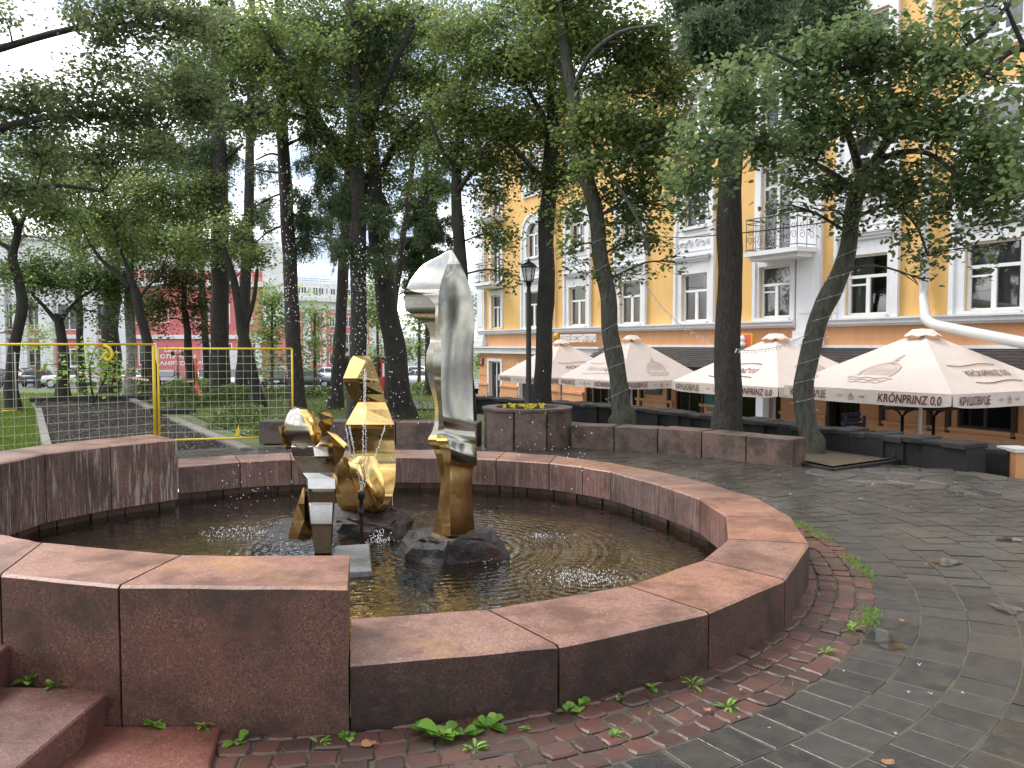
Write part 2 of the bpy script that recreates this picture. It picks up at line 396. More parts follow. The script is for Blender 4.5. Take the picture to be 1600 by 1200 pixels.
# ================================================================== THE GROUND
CX, CY = -1.6, 7.45                                                   # middle of the fountain
BND = [(11.0, -10), (10.2, 3), (9.0, 7.2), (7.6, 9.6), (6.37, 11.56), (4.88, 14.2), (3.95, 16.0), (2.6, 18.3), (-.98, 21.6), (-2.2, 30), (-3.6, 60), (-3.6, 90)]
def bx(Y):
    for (x0, y0), (x1, y1) in zip(BND, BND[1:]):
        if y0 <= Y <= y1: return x0 + (x1 - x0) * (Y - y0) / (y1 - y0)
    return -3.6
def gz(Y): return 0.0 if Y < 28 else (-1.8 * (Y - 28) / 40 if Y < 68 else -1.8)
def tz(Y): return -1.15 if Y < 18 else (-1.15 - .4 * (Y - 18) / 27 if Y < 45 else (-1.55 - .25 * (Y - 45) / 23 if Y < 68 else -1.8))
ys = [-10, -4, 0, 3, 6, 7.2, 8.5, 9.6, 11.56, 13, 14.2, 16, 18.3, 20, 21.6, 24, 28, 30, 34, 40, 46, 52, 60, 68, 80, 90]
g = MB(); HX0, HX1, HY0, HY1 = CX - 3.75, CX + 3.75, CY - 3.75, CY + 3.75
ysg = sorted(ys + [HY0, HY1])
for a, b in zip(ysg, ysg[1:]):
    xs0 = [-160, -60, -20, HX0, HX1, bx(a)]; xs1 = [-160, -60, -20, HX0, HX1, bx(b)]
    if a > 15: xs0 = [-160, -60, -20, bx(a)]; xs1 = [-160, -60, -20, bx(b)]
    for i in range(len(xs0) - 1):
        if i == 3 and HY0 - .01 < a and b < HY1 + .01: continue          # the basin is sunk here
        g.quad((xs0[i], a, gz(a) - .03), (xs0[i + 1], a, gz(a) - .03), (xs1[i + 1], b, gz(b) - .03), (xs1[i], b, gz(b) - .03))
    g.quad((bx(a), a, gz(a) - .03), (bx(a) + .25, a, tz(a)), (bx(b) + .25, b, tz(b)), (bx(b), b, gz(b) - .03))
g.quad((-900, 90, -1.83), (900, 90, -1.83), (1500, 2500, -1.83), (-1500, 2500, -1.83))
tag(g.build('ground', EARTH, org=(0, 0, 0)), kind='structure')
g = MB()
for a, b in zip(ys, ys[1:]):
    g.quad((bx(a) + .25, a, tz(a)), (90, a, tz(a)), (90, b, tz(b)), (bx(b) + .25, b, tz(b)))
tag(face_lv(g.build('terrace', ASPHALT, org=(0, 0, 0)), [.3] * (len(ys) - 1)), kind='structure')

# plaza: joint bed and individually laid pavers round the fountain
g = MB(); n = 96; 
def plaza_r(a):
    """outer radius of the paved circle in direction a (deg from +X)"""
    d = math.degrees(a) % 360
    if 40 <= d <= 140: return 7.5
    if d < 40: return 7.5 + (40 - d) * .12
    if 140 < d < 200: return 7.5
    return 12
pr = [(CX + plaza_r(2 * math.pi * k / n) * math.cos(2 * math.pi * k / n), CY + plaza_r(2 * math.pi * k / n) * math.sin(2 * math.pi * k / n)) for k in range(n)]
pr = [(min(x, bx(y) - .02), y) for x, y in pr]
ri = [(CX + 3.68 * math.cos(2 * math.pi * k / n), CY + 3.68 * math.sin(2 * math.pi * k / n)) for k in range(n)]
for k in range(n):
    k2 = (k + 1) % n; g.quad((*ri[k], .0075), (*pr[k], .0075), (*pr[k2], .0075), (*ri[k2], .0075))
tag(face_lv(g.build('plaza', JOINT, org=(0, 0, 0)), [.5] * n), kind='structure')

def pavers(name, mat, rings, jit, gap, zt, keep, hjit=.003, bev=.006, shade=(0, 1)):
    g = MB(); lv = []
    for (r0, r1, L_) in rings:
        cnt = int(2 * math.pi * (r0 + r1) / 2 / L_); ph = random.random()
        for k in range(cnt):
            ja = [(random.uniform(-jit, jit) / r0) for _ in range(2)]
            a0 = (k + ph) / cnt * 2 * math.pi + gap / r0 / 2; a1 = (k + 1 + ph) / cnt * 2 * math.pi - gap / r0 / 2
            am = (a0 + a1) / 2; rm = (r0 + r1) / 2; x, y = CX + rm * math.cos(am), CY + rm * math.sin(am)
            if not keep(x, y, rm): continue
            j = lambda: random.uniform(-jit, jit)
            poly = [(r0 + gap / 2 + j(), a0 + j() / r0), (r1 - gap / 2 + j(), a0 + j() / r0), (r1 - gap / 2 + j(), a1 + j() / r0), (r0 + gap / 2 + j(), a1 + j() / r0)]
            if jit > .008:
                poly = [poly[0], ((r0 + r1) / 2, poly[0][1] - abs(j()) / r0), poly[1], (r1 - gap / 2 + abs(j()) * .6, am), poly[2], ((r0 + r1) / 2, poly[2][1] + abs(j()) / r0), poly[3], (r0 + gap / 2 - abs(j()) * .6, am)]
            pl = [(CX + r * math.cos(a), CY + r * math.sin(a)) for r, a in poly]
            h = zt + random.uniform(-hjit, hjit); tx, ty = random.uniform(-.012, .012), random.uniform(-.012, .012)
            zf = lambda X, Y, x=x, y=y, h=h, tx=tx, ty=ty: h + (X - x) * tx + (Y - y) * ty
            f0 = len(g.f); g.prism(pl, -.02, zf, bev if y < 6.2 else 0)
            q = random.uniform(*shade); lv += [q] * (len(g.f) - f0)
    o = g.build(name, mat, org=(0, 0, 0)); face_lv(o, lv); return o
vis = lambda x, y: y > 1.2 and abs(x) < y * .66 + 1.0
def keep1(x, y, r):
    if not vis(x, y): return False
    if x > bx(y) - .45: return False
    a = math.degrees(math.atan2(y - CY, x - CX))
    if 38 < a < 150 and r > 7.15: return False
    if a > 150 and r > 7.4: return False
    if x > 3.75 and y > 12.2: return False
    return True
PAV_R = [(4.52 + .275 * k, 4.52 + .275 * (k + 1), .215) for k in range(34)]
tag(pavers('paving', PAVER, PAV_R, .005, .012, .012, keep1, .003, .003), kind='structure')
COB_R = [(3.74 + .13 * k, 3.74 + .13 * (k + 1), .14) for k in range(6)]
tag(pavers('cobbles', COBBLE, COB_R, .012, .014, .019, lambda x, y, r: vis(x, y), .006, .009), kind='structure')

# irregular flagstones at the far right of the plaza
def flags(name, poly_test, x0, x1, y0, y1, cell, z, mat):
    g = MB(); lv = []
    nx, ny = int((x1 - x0) / cell), int((y1 - y0) / cell)
    pt = {}
    for i in range(nx + 1):
        for j in range(ny + 1):
            pt[i, j] = (x0 + (i + (j % 2) * .5) * cell + random.uniform(-.2, .2) * cell, y0 + j * cell * .8 + random.uniform(-.2, .2) * cell)
    for i in range(nx):
        for j in range(ny):
            q = [pt[i, j], pt[i + 1, j], pt[i + 1, j + 1], pt[i, j + 1]]
            cx, cy = sum(p[0] for p in q) / 4, sum(p[1] for p in q) / 4
            if not poly_test(cx, cy): continue
            q = [(cx + (p[0] - cx) * .93, cy + (p[1] - cy) * .93) for p in q]
            h = z + random.uniform(-.006, .01); f0 = len(g.f); g.prism(q, z - .05, h, .006)
            v = random.random(); lv += [v] * (len(g.f) - f0)
    o = g.build(name, mat, org=(0, 0, 0)); return face_lv(o, lv)

# dark path behind the fence, its kerbs, and the lawns
def sheet(name, pts, mat, z=None, lv=.5, kind='structure'):
    g = MB(); g.add([(p[0], p[1], (z if z is not None else 0) + gz(p[1])) for p in pts], [tuple(range(len(pts)))])
    o = g.build(name, mat, org=(0, 0, 0)); face_lv(o, [lv]); return tag(o, kind=kind)
pathL = [P(78, 712), P(60, 640), P(52, 627)]; pathR = [P(200, 623), P(235, 640), P(272, 656), P(372, 699)]
sheet('path', [pathL[0], pathL[1], pathL[2], pathR[0], pathR[1], pathR[2], pathR[3]][::-1], SOIL, -.006)
def strip(name, a, b, w_, h, mat, label, cat, z0=-.05):
    a, b = Vector(a), Vector(b); d = (b - a); d.z = 0; L_ = d.length; d.normalize(); nrm = Vector((-d.y, d.x, 0)); g = MB()
    k = max(1, int(L_ / 1.0)); lv = []
    for i in range(k):
        p, q = a + d * (L_ * i / k + .006), a + d * (L_ * (i + 1) / k - .006); f0 = len(g.f)
        g.prism([(p - nrm * w_ / 2)[:2], (q - nrm * w_ / 2)[:2], (q + nrm * w_ / 2)[:2], (p + nrm * w_ / 2)[:2]], z0, h + random.uniform(-.005, .005), .01)
        v = random.random(); lv += [v] * (len(g.f) - f0)
    o = g.build(name, mat); face_lv(o, lv); return tag(o, label, cat)
strip('kerb', P(76, 712), P(60, 640), .16, .05, KERB, 'pale stone kerb between left lawn and dark path', 'kerb')
strip('kerb', P(272, 656), P(385, 704), .2, .05, KERB, 'long pale kerb slanting towards the fence foot, right of dark path', 'kerb')
strip('kerb', P(200, 622.5), P(238, 641), .2, .07, KERB, 'short pale kerb at far right edge of dark path', 'kerb')
strip('low_wall', P(48, 627), P(240, 625), .25, .14, SLATE, 'low black stone edging across the far end of dark path', 'low wall')
strip('low_wall', P(238, 645), P(305, 645), .2, .12, SLATE, 'low dark stone step below the round bush behind the fence', 'low wall')
lawn1 = sheet('lawn', [P(-400, 720), P(66, 712), P(52, 640), P(44, 628), P(-400, 628)], GRASSM, .0)
lawn2 = sheet('lawn', [(-60, 27.2), (-11, 27.2), (-10, 24), (-7.4, 19.6), (-5.2, 16.0), (-1.2, 16.0), (-1.0, 21.4), (-2.2, 29.9), (-60, 29.9)], GRASSM, .0)
g = MB()
for a, b in ((29.9, 40), (40, 52), (52, 58)):
    g.quad((-110, a, gz(a) + .0), (bx(a) + 0.2 - .4, a, gz(a) + .0), (bx(b) - .2, b, gz(b)), (-110, b, gz(b)))
tag(g.build('lawn', GRASSM, org=(0, 0, 0)), kind='structure')
# road + car park (lower)
g = MB()
for a, b in ((58, 63), (63, 68), (68, 84)):
    g.quad((-110, a, gz(a) + .02), (30, a, gz(a) + .02), (30, b, gz(b) + .02), (-110, b, gz(b) + .02))
tag(face_lv(g.build('road', ASPHALT, org=(0, 0, 0)), [.9] * 3), kind='structure')
sheet('pavement', [P(628, 640), P(700, 640), P(712, 612), P(636, 613)], ASPHALT, .03, 1.0)
# grass blades
def blades(pts_fn, n, h):
    p = []; 
    while len(p) < n:
        q = pts_fn()
        if q is not None: p.append(q)
    return p
def poly_in(x, y, poly):
    c = False; j = len(poly) - 1
    for i in range(len(poly)):
        if (poly[i][1] > y) != (poly[j][1] > y) and x < (poly[j][0] - poly[i][0]) * (y - poly[i][1]) / (poly[j][1] - poly[i][1]) + poly[i][0]: c = not c
        j = i
    return c
L1 = [tuple(P(-40, 720))[:2], tuple(P(66, 712))[:2], tuple(P(52, 640))[:2], tuple(P(44, 628))[:2], tuple(P(-40, 628))[:2]]
L2 = [(-26, 27.2), (-11, 27.2), (-10, 24), (-7.4, 19.6), (-5.2, 16.0), (-1.2, 16.0), (-1.0, 21.4), (-2.2, 34), (-26, 34)]
pts = []
def samp(poly, n):
    a = np.array(poly); x0, y0 = a.min(0); x1, y1 = a.max(0); k = 0
    while k < n:
        x, y = random.uniform(x0, x1), random.uniform(y0, y1)
        if poly_in(x, y, poly): pts.append((x, y, gz(y))); k += 1
samp(L1, 26000); samp(L2, 26000)
dirs = np.tile([0, 0, 1.0], (len(pts), 1)) + rng.normal(size=(len(pts), 3)) * .3
gb = leaf_mesh('grass', pts, .09, BLADE, org=(-8, 20, 0), up=0, near=False, narrow=.35, dirs=dirs)
tag(gb, kind='stuff')

g = MB(); rs = random.Random(4)
pp = [tuple(q)[:2] for q in (pathL[0], pathL[1], pathL[2], pathR[0], pathR[1], pathR[2], pathR[3])]; k = 0
while k < 5200:
    x, y = rs.uniform(-16, -4), rs.uniform(13.5, 27)
    if not poly_in(x, y, pp): continue
    r_ = rs.uniform(.012, .04); a = rs.uniform(0, 6.28); z = gz(y) - .006; g.mi = 0 if rs.random() < .72 else 1
    b = [(x + r_ * math.cos(a + q * 2.1) * rs.uniform(.7, 1.3), y + r_ * math.sin(a + q * 2.1), z) for q in range(3)]; g.add(b + [(x, y, z + r_ * rs.uniform(.5, 1.1))], [(0, 1, 3), (1, 2, 3), (2, 0, 3)]); k += 1
tag(g.build('path_rubble', [mk('dark_chips', (.03, .027, .024), .8), mk('pale_chips', (.13, .115, .095), .8)], org=(-9, 20, 0)), kind='stuff')

# terrace gravel bed round the curved tree, with its kerb
bed = [P(1256, 722, .02), P(1301, 731, .02), P(1411, 716, .02), P(1450, 704, .05), P(1290, 692, .05), P(1225, 690, .05)]
g = MB(); g.add([(p.x, p.y, .045) for p in bed], [tuple(range(len(bed)))])
tag(g.build('gravel', GRAVEL, org=(0, 0, 0)), kind='stuff')
strip('kerb', P(1254, 723, .05), P(1302, 732, .05), .07, .055, SLATE, 'thin worn kerb of gravel bed next to the granite block', 'kerb')
strip('kerb', P(1303, 732, .05), P(1411, 717, .05), .07, .055, SLATE, 'thin worn kerb of gravel bed facing the flagstones', 'kerb')
fl = flags('flagstones', lambda x, y: x < bx(y) - .1 and y > 8.6 + (7 - x) * .75 and y < 14 - (x - 3.5) * .6 and x > 4.0, 3.6, 8.6, 8, 13, .42, .016, FLAG)
tag(fl, kind='structure')

# ================================================================== FOUNTAIN
HL, HT, WL = .333, .70, -.085
low_out = [(545, 1038), (873, 1009), (1107.6, 956.8), (1227, 905.5), (1265, 849), (1236, 807), (1183.6, 778), (1104, 754), (1040, 739), (950, 722), (870, 712), (790, 706), (700, 702.5), (610, 702), (530, 704), (453, 707), (365, 711), (278, 717)]
low_inn = [(548, 966), (760, 951), (979, 914.6), (1097.5, 874), (1138, 842), (1134.6, 806.6), (1094, 779.6), (1030, 757.6), (954, 737), (910, 730), (858, 723.5), (775, 718), (695, 715), (610, 714.5), (535, 716), (455, 717.5), (375, 721), (277.5, 729)]
LO = [P(x, y, HL) for x, y in low_out]; LI = [P(x, y, HL) for x, y in low_inn]
LO[0] = Vector((-.80, 3.70, HL)) if False else LO[0]
tall_out1 = [P(545, 918, HT), P(185, 915, HT), P(0, 898, HT), P(-260, 850, HT)]
tall_inn1 = [P(548, 868, HT), P(285, 866, HT), P(67, 847, HT), P(0, 833, HT)]
fr = thing('fountain_basin', (CX, CY, 0), 'round fountain basin of wet red granite blocks, tall at left and low elsewhere', 'fountain')
def blockrow(outs, inns, h, zb, mats, skip=(), jo=.006, over=.0, names='rim_block', lab=None, parent=fr):
    for i in range(len(outs) - 1):
        if i in skip: continue
        a, b, c, d = outs[i].copy(), outs[i + 1].copy(), inns[i + 1].copy(), inns[i].copy()
        e = (b - a).normalized(); e2 = (c - d).normalized()
        a += e * jo; b -= e * jo; d += e2 * jo; c -= e2 * jo
        g = MB(); N_ = 10
        # subdivided block so the edges are slightly uneven
        def lerp(p, q, t): return p + (q - p) * t
        top = []
        for k in range(N_ + 1):
            t = k / N_; o_ = lerp(a, b, t); n_ = lerp(d, c, t)
            wob = lambda s_: noise.noise(Vector((o_.x * 3.1 + s_, o_.y * 3.1, h))) * .006
            top.append((Vector((o_.x, o_.y, h + wob(0) - .012)), lerp(o_, n_, .03) + Vector((0, 0, wob(0))), lerp(o_, n_, .97) + Vector((0, 0, wob(5))), Vector((n_.x, n_.y, h + wob(5) - .012))))
        vs = []
        for tt in top:
            o_, x1, x2, n_ = tt
            vs += [(o_.x, o_.y, zb), tuple(o_), (x1.x, x1.y, h + o_.z - (h - .012) ), (x2.x, x2.y, h + n_.z - (h - .012)), tuple(n_), (n_.x, n_.y, zb)]
        base = len(g.v); g.v += vs
        for k in range(N_):
            for q in range(5):
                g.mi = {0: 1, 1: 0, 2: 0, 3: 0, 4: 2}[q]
                g.face((base + k * 6 + q, base + k * 6 + q + 1, base + (k + 1) * 6 + q + 1, base + (k + 1) * 6 + q))
            g.mi = 1; g.face((base + k * 6 + 5, base + k * 6, base + (k + 1) * 6, base + (k + 1) * 6 + 5))
        g.mi = 1; g.face([base + q for q in range(6)][::-1]); g.face([base + N_ * 6 + q for q in range(6)])
        g.build(names, mats, parent, recalc=True)
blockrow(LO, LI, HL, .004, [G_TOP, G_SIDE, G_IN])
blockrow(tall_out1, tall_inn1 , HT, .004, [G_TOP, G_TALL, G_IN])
tall_out2 = [P(234, 678, HT), P(106, 690, HT), P(0, 704, HT), P(-130, 722, HT), P(-300, 765, HT), P(-330, 810, HT)]
tall_inn2 = [P(277.5, 686.6, HT), P(172, 696.5, HT), P(70, 709, HT), P(0, 724, HT), P(-110, 745, HT), P(-140, 790, HT)]
blockrow(tall_out2, tall_inn2, HT, .004, [G_TOP, G_INT, G_INT])
blockrow([tall_out2[-1], tall_out1[-1]], [tall_inn2[-1], tall_inn1[-1]], HT, .004, [G_TOP, G_TALL, G_IN])
# lining under the blocks, floor
inner = [Vector((p.x, p.y, 0)) for p in (LI + [tall_inn2[0]] + tall_inn2[1:] + tall_inn1[::-1])]
cm = Vector((CX, CY, 0))
g = MB(); lv = []
ring = []
for p in inner: q = cm + (p - cm) * 1.035; ring.append(q)
for i in range(len(ring)):
    a, b = ring[i], ring[(i + 1) % len(ring)]; L_ = (b - a).length; k = max(1, int(L_ / .16))
    for j in range(k):
        p, q = a + (b - a) * (j / k), a + (b - a) * ((j + .93) / k); nn = (cm - p).normalized() * random.uniform(.0, .03)
        f0 = len(g.f); g.quad((p.x + nn.x, p.y + nn.y, -.34), (q.x + nn.x, q.y + nn.y, -.34), (q.x + nn.x, q.y + nn.y, .0), (p.x + nn.x, p.y + nn.y, .0)); lv.append(random.random())
    f0 = len(g.f); nn = (a - cm).normalized() * .02; g.quad((a.x + nn.x, a.y + nn.y, -.34), (b.x + nn.x, b.y + nn.y, -.34), (b.x + nn.x, b.y + nn.y, .004), (a.x + nn.x, a.y + nn.y, .004)); lv.append(0)
o = g.build('lining', COBBLE, fr); face_lv(o, lv)
BOT = mk('basin_floor'); _t = NT(BOT); _v = _t.coord(); _vo = _t.n('TexVoronoi'); _t.set(_vo, 'Scale', 6.5); _t.t.links.new(_v, _vo.inputs['Vector'])
_ve = _t.n('TexVoronoi', feature='DISTANCE_TO_EDGE'); _t.set(_ve, 'Scale', 6.5); _t.t.links.new(_v, _ve.inputs['Vector'])
_c = _t.mix(_t.ramp(_t.noise(_v, 1.6, 5, .6), [(.4, 0.), (.65, 1.)]), _t.ramp(_vo.outputs['Color'], [(0, (.09, .065, .035)), (.6, (.16, .12, .065)), (1, (.30, .24, .13))]), (.07, .062, .03))
_t.base(_t.mix(_t.ramp(_ve.outputs['Distance'], [(0, 1.), (.06, 0.)]), _c, (.02, .018, .01))); _t.rough(.6)
g = MB(); g.add([(p.x, p.y, -.33) for p in ring], [tuple(range(len(ring)))]); g.build('basin_floor', BOT, fr)
# water
WAT = bpy.data.materials.new('water'); WAT.use_nodes = True; t = NT(WAT); t.t.nodes.remove(t.b); t.b = None
v = t.coord()
gl = t.n('BsdfGlossy'); t.set(gl, 'Roughness', .03); t.set(gl, 'Color', (1, 1, 1, 1))
tr = t.n('BsdfTransparent'); t.set(tr, 'Color', (.66, .58, .42, 1))
df = t.n('BsdfDiffuse'); t.set(df, 'Color', (.06, .055, .035, 1))
m1 = t.n('MixShader'); t.set(m1, 0, .07); t.t.links.new(tr.outputs[0], m1.inputs[1]); t.t.links.new(df.outputs[0], m1.inputs[2])
def rings_node(cx, cy, freq, fall):
    sx = t.n('SeparateXYZ'); t.t.links.new(v, sx.inputs[0])
    dx = t.math('SUBTRACT', sx.outputs[0], cx); dy = t.math('SUBTRACT', sx.outputs[1], cy)
    r = t.math('SQRT', t.math('ADD', t.math('MULTIPLY', dx, dx), t.math('MULTIPLY', dy, dy)))
    wv = t.math('SINE', t.math('MULTIPLY', r, freq)); return t.math('MULTIPLY', wv, t.math('DIVIDE', fall, t.math('ADD', r, .35)))
h = t.math('MULTIPLY', t.noise(v, 5.5, 3, .5), .9); h = t.math('ADD', h, t.math('MULTIPLY', t.noise(v, 22, 2, .5), .12))
for (px, py, fq, fa) in ((705, 858, 62, .13), (925, 905, 70, .07), (390, 835, 75, .07), (590, 850, 80, .08)):
    q = P(px, py, WL); h = t.math('ADD', h, rings_node(q.x, q.y, fq, fa))
bm_ = t.n('Bump'); t.set(bm_, 'Height', h); t.set(bm_, 'Strength', .6); t.set(bm_, 'Distance', .022)
fz = t.n('Fresnel'); t.set(fz, 'IOR', 1.36); 
for nd in (gl,): t.t.links.new(bm_.outputs[0], nd.inputs['Normal'])
t.t.links.new(bm_.outputs[0], fz.inputs['Normal'])
m2 = t.n('MixShader'); t.t.links.new(fz.outputs[0], m2.inputs[0]); t.t.links.new(m1.outputs[0], m2.inputs[1]); t.t.links.new(gl.outputs[0], m2.inputs[2])
t.t.links.new(m2.outputs[0], t.t.nodes['Material Output'].inputs['Surface'])
g = MB(); g.add([(p.x, p.y, WL) for p in ring], [tuple(range(len(ring)))]); tag(g.build('water', WAT, org=(0, 0, 0)), kind='structure')
# puddles on the paving
PUD = bpy.data.materials.new('puddle'); PUD.use_nodes = True; t = NT(PUD); t.t.nodes.remove(t.b)
gl = t.n('BsdfGlossy'); t.set(gl, 'Roughness', .03); tr = t.n('BsdfTransparent'); t.set(tr, 'Color', (.9, .86, .78, 1))
fz = t.n('Fresnel'); t.set(fz, 'IOR', 1.4); m2 = t.n('MixShader'); t.t.links.new(fz.outputs[0], m2.inputs[0]); t.t.links.new(tr.outputs[0], m2.inputs[1]); t.t.links.new(gl.outputs[0], m2.inputs[2])
t.t.links.new(m2.outputs[0], t.t.nodes['Material Output'].inputs['Surface'])
for i, (px, py, rx, ry) in enumerate([(1385, 1000, .11, .14), (1478, 878, .12, .09), (1572, 948, .08, .12), (1578, 842, .12, .08)]):
    c = P(px, py, .0215); g = MB(); n = 22
    vs = [(c.x, c.y, .0215)]
    for k in range(n):
        a = 2 * math.pi * k / n; rr = 1 + .9 * noise.noise(Vector((math.cos(a) * 1.3 + i * 3, math.sin(a) * 1.3, i)))
        vs.append((c.x + rx * rr * math.cos(a), c.y + ry * rr * math.sin(a), .0215))
    g.add(vs, [(0, 1 + k, 1 + (k + 1) % n) for k in range(n)]); tag(g.build('puddle', PUD), kind='structure')
# steps at lower left
def step(poly_px, z, label):
    g = MB(); pl = [P(x, y, z) for x, y in poly_px]; g.prism([(p.x, p.y) for p in pl], 0.002 if z < .3 else .002, z, .008)
    return tag(g.build('granite_step', G_STEP), label, 'step')
step([(344, 1134), (186, 1134), (-60, 1134), (-200, 1500), (250, 1500)], .05, 'lowest flat red granite slab, between tall wall and cobbles')
step([(176, 1076), (-100, 1070), (-300, 1330), (-130, 1330)], .19, 'middle red granite step with weeds along the tall wall')
step([(28, 998), (-200, 990), (-420, 1180), (-190, 1160)], .36, 'topmost red granite step at the left picture edge')
# rocks
def rock(cx, cy, rx, ry, z0, z1, seed, label, rot=0, mat=ROCK):
    """angular broken boulder: a ball cut by many random planes, with chipped facets"""
    bm = bmesh.new(); bmesh.ops.create_icosphere(bm, subdivisions=4, radius=1); rs = random.Random(seed)
    pl = [(Vector((math.cos(a), math.sin(a), rs.uniform(-.1, .35))).normalized(), rs.uniform(.58, .86)) for a in [rs.uniform(0, 6.28) for _ in range(9)]]
    pl += [(Vector((rs.uniform(-.25, .25), rs.uniform(-.3, .1), 1)).normalized(), .42), (Vector((-.5, -.3, .8)).normalized(), .58), (Vector((.6, -.2, .7)).normalized(), .6)]
    for v_ in bm.verts:
        p = v_.co.copy(); q = p * 1.15
        for nn, d_ in pl:
            e = q.dot(nn) - d_
            if e > 0: q -= nn * e
        f = p + Vector((seed, 0, 0)); q += p * (noise.noise(f * 3.1) * .07 + noise.noise(f * 8) * .05 + abs(noise.noise(f * 15)) * .03); v_.co = q
    M_ = Matrix.Rotation(rot, 3, 'Z'); zt_ = max(v_.co.z for v_ in bm.verts)
    for v_ in bm.verts:
        p = M_ @ Vector((v_.co.x * rx * 1.35, v_.co.y * ry * 1.35, 0)); v_.co = Vector((p.x, p.y, (v_.co.z / zt_ * .5 + .5) * (z1 - z0)))
    me = bpy.data.meshes.new('rock'); bm.to_mesh(me); bm.free(); me.materials.append(mat)
    o = bpy.data.objects.new('rock', me); o.location = (cx, cy, z0); COL.objects.link(o); return tag(o, label, 'rock', 'rocks in the fountain')
ST = D(708, 838, 7.25); SG = D(572, 800, 8.3); SC = D(497, 862, 7.3)
rock(-.50, 7.25, .43, .30, -.33, .13, 3, 'low dark rock with a reddish left end under the tall silver statue')
rock(-1.42, 8.25, .45, .40, -.36, .16, 8, 'reddish brown rock under the golden seated figure')
rock(-2.0, 8.0, .52, .40, -.34, .0, 21, 'low grey rock just breaking the water behind the small statue')
g = MB(); q = [P(524, 852, -.03), P(577, 848, -.03), P(581, 890, -.03), P(515, 893, -.03)]; g.prism([(p.x, p.y) for p in q], -.30, -.035, .01)
tag(g.build('stone_slab', G_GREY), 'flat grey stone slab in the water below the small statue', 'slab')
# ================================================================== SCULPTURES
def metal(name, col, rough, tint):
    m = mk(name, col, rough, 1.0); t = NT(m); v = t.coord()
    n1 = t.noise(v, 1.8, 4, .6); t.base(t.mix(t.ramp(n1, [(.35, 0.), (.65, 1.)]), col, tint))
    sm = t.noise(v, 26, 5, .7)
    t.rough(t.ramp(sm, [(.35, rough * .8), (.7, rough * 1.35)])); 
    t.bump(t.math('ADD', t.noise(v, 2.2, 1, .3), t.math('MULTIPLY', sm, .012)), .12, .05); return m
GOLD = metal('polished_gold_metal', (.88, .62, .24), .19, (.74, .46, .15))
SILV = metal('polished_silver_metal', (.60, .585, .53), .19, (.42, .37, .33))
SILV_REFL = metal('silver_dark_reflection', (.30, .29, .255), .17, (.22, .21, .18))  # silver panels with the dark reflection of trees put into the colour
GOLD_REFL = metal('gold_dark_reflection', (.40, .29, .12), .17, (.24, .17, .07))  # gold parts with the dark reflection of the paving put into the colour
def c1(cx, cy): return 420 + cx * .4333, 380 + cy * .4333
def interp(tab, y):
    """smooth monotone interpolation through survey points"""
    n = len(tab)
    if y <= tab[0][0]: return tab[0][1]
    if y >= tab[-1][0]: return tab[-1][1]
    sl = [(tab[i + 1][1] - tab[i][1]) / (tab[i + 1][0] - tab[i][0]) for i in range(n - 1)]
    for i in range(n - 1):
        if tab[i][0] <= y <= tab[i + 1][0]:
            m0 = sl[i] if i == 0 else (0 if sl[i - 1] * sl[i] <= 0 else 2 * sl[i - 1] * sl[i] / (sl[i - 1] + sl[i]))
            m1 = sl[i] if i == n - 2 else (0 if sl[i] * sl[i + 1] <= 0 else 2 * sl[i] * sl[i + 1] / (sl[i] + sl[i + 1]))
            h = tab[i + 1][0] - tab[i][0]; t = (y - tab[i][0]) / h
            return (2 * t ** 3 - 3 * t * t + 1) * tab[i][1] + (t ** 3 - 2 * t * t + t) * h * m0 + (-2 * t ** 3 + 3 * t * t) * tab[i + 1][1] + (t ** 3 - t * t) * h * m1
def loft(name, parent, mats, rows, Y0, matfn=None, smooth=True, soft=()):
    """rows: (cy, [(cx, depth), ...]) closed loops given in survey coordinates at distance Y0"""
    bm = bmesh.new(); vv = []
    for cy, pts in rows:
        vv.append([bm.verts.new(D(*c1(p[0], cy + (p[2] if len(p) > 2 else 0)), Y0 + p[1]) - ORG[parent.name]) for p in pts])
    n = len(rows[0][1])
    for i in range(len(rows) - 1):
        for k in range(n):
            f = bm.faces.new((vv[i][k], vv[i][(k + 1) % n], vv[i + 1][(k + 1) % n], vv[i + 1][k])); f.smooth = smooth
            f.material_index = matfn(i, k, rows[i][0]) if matfn else 0
    bm.faces.new(vv[0]); bm.faces.new(vv[-1][::-1])
    if smooth:
        for i in range(len(rows) - 1):
            for k in range(n):
                e = bm.edges.get((vv[i][k], vv[i + 1][k]))
                if e and k not in soft: e.smooth = False
    bmesh.ops.recalc_face_normals(bm, faces=bm.faces)
    me = bpy.data.meshes.new(name); bm.to_mesh(me); bm.free()
    for m_ in mats: me.materials.append(m_)
    o = bpy.data.objects.new(name, me); COL.objects.link(o); o.parent = parent; ORG[o.name] = ORG[parent.name]
    return o
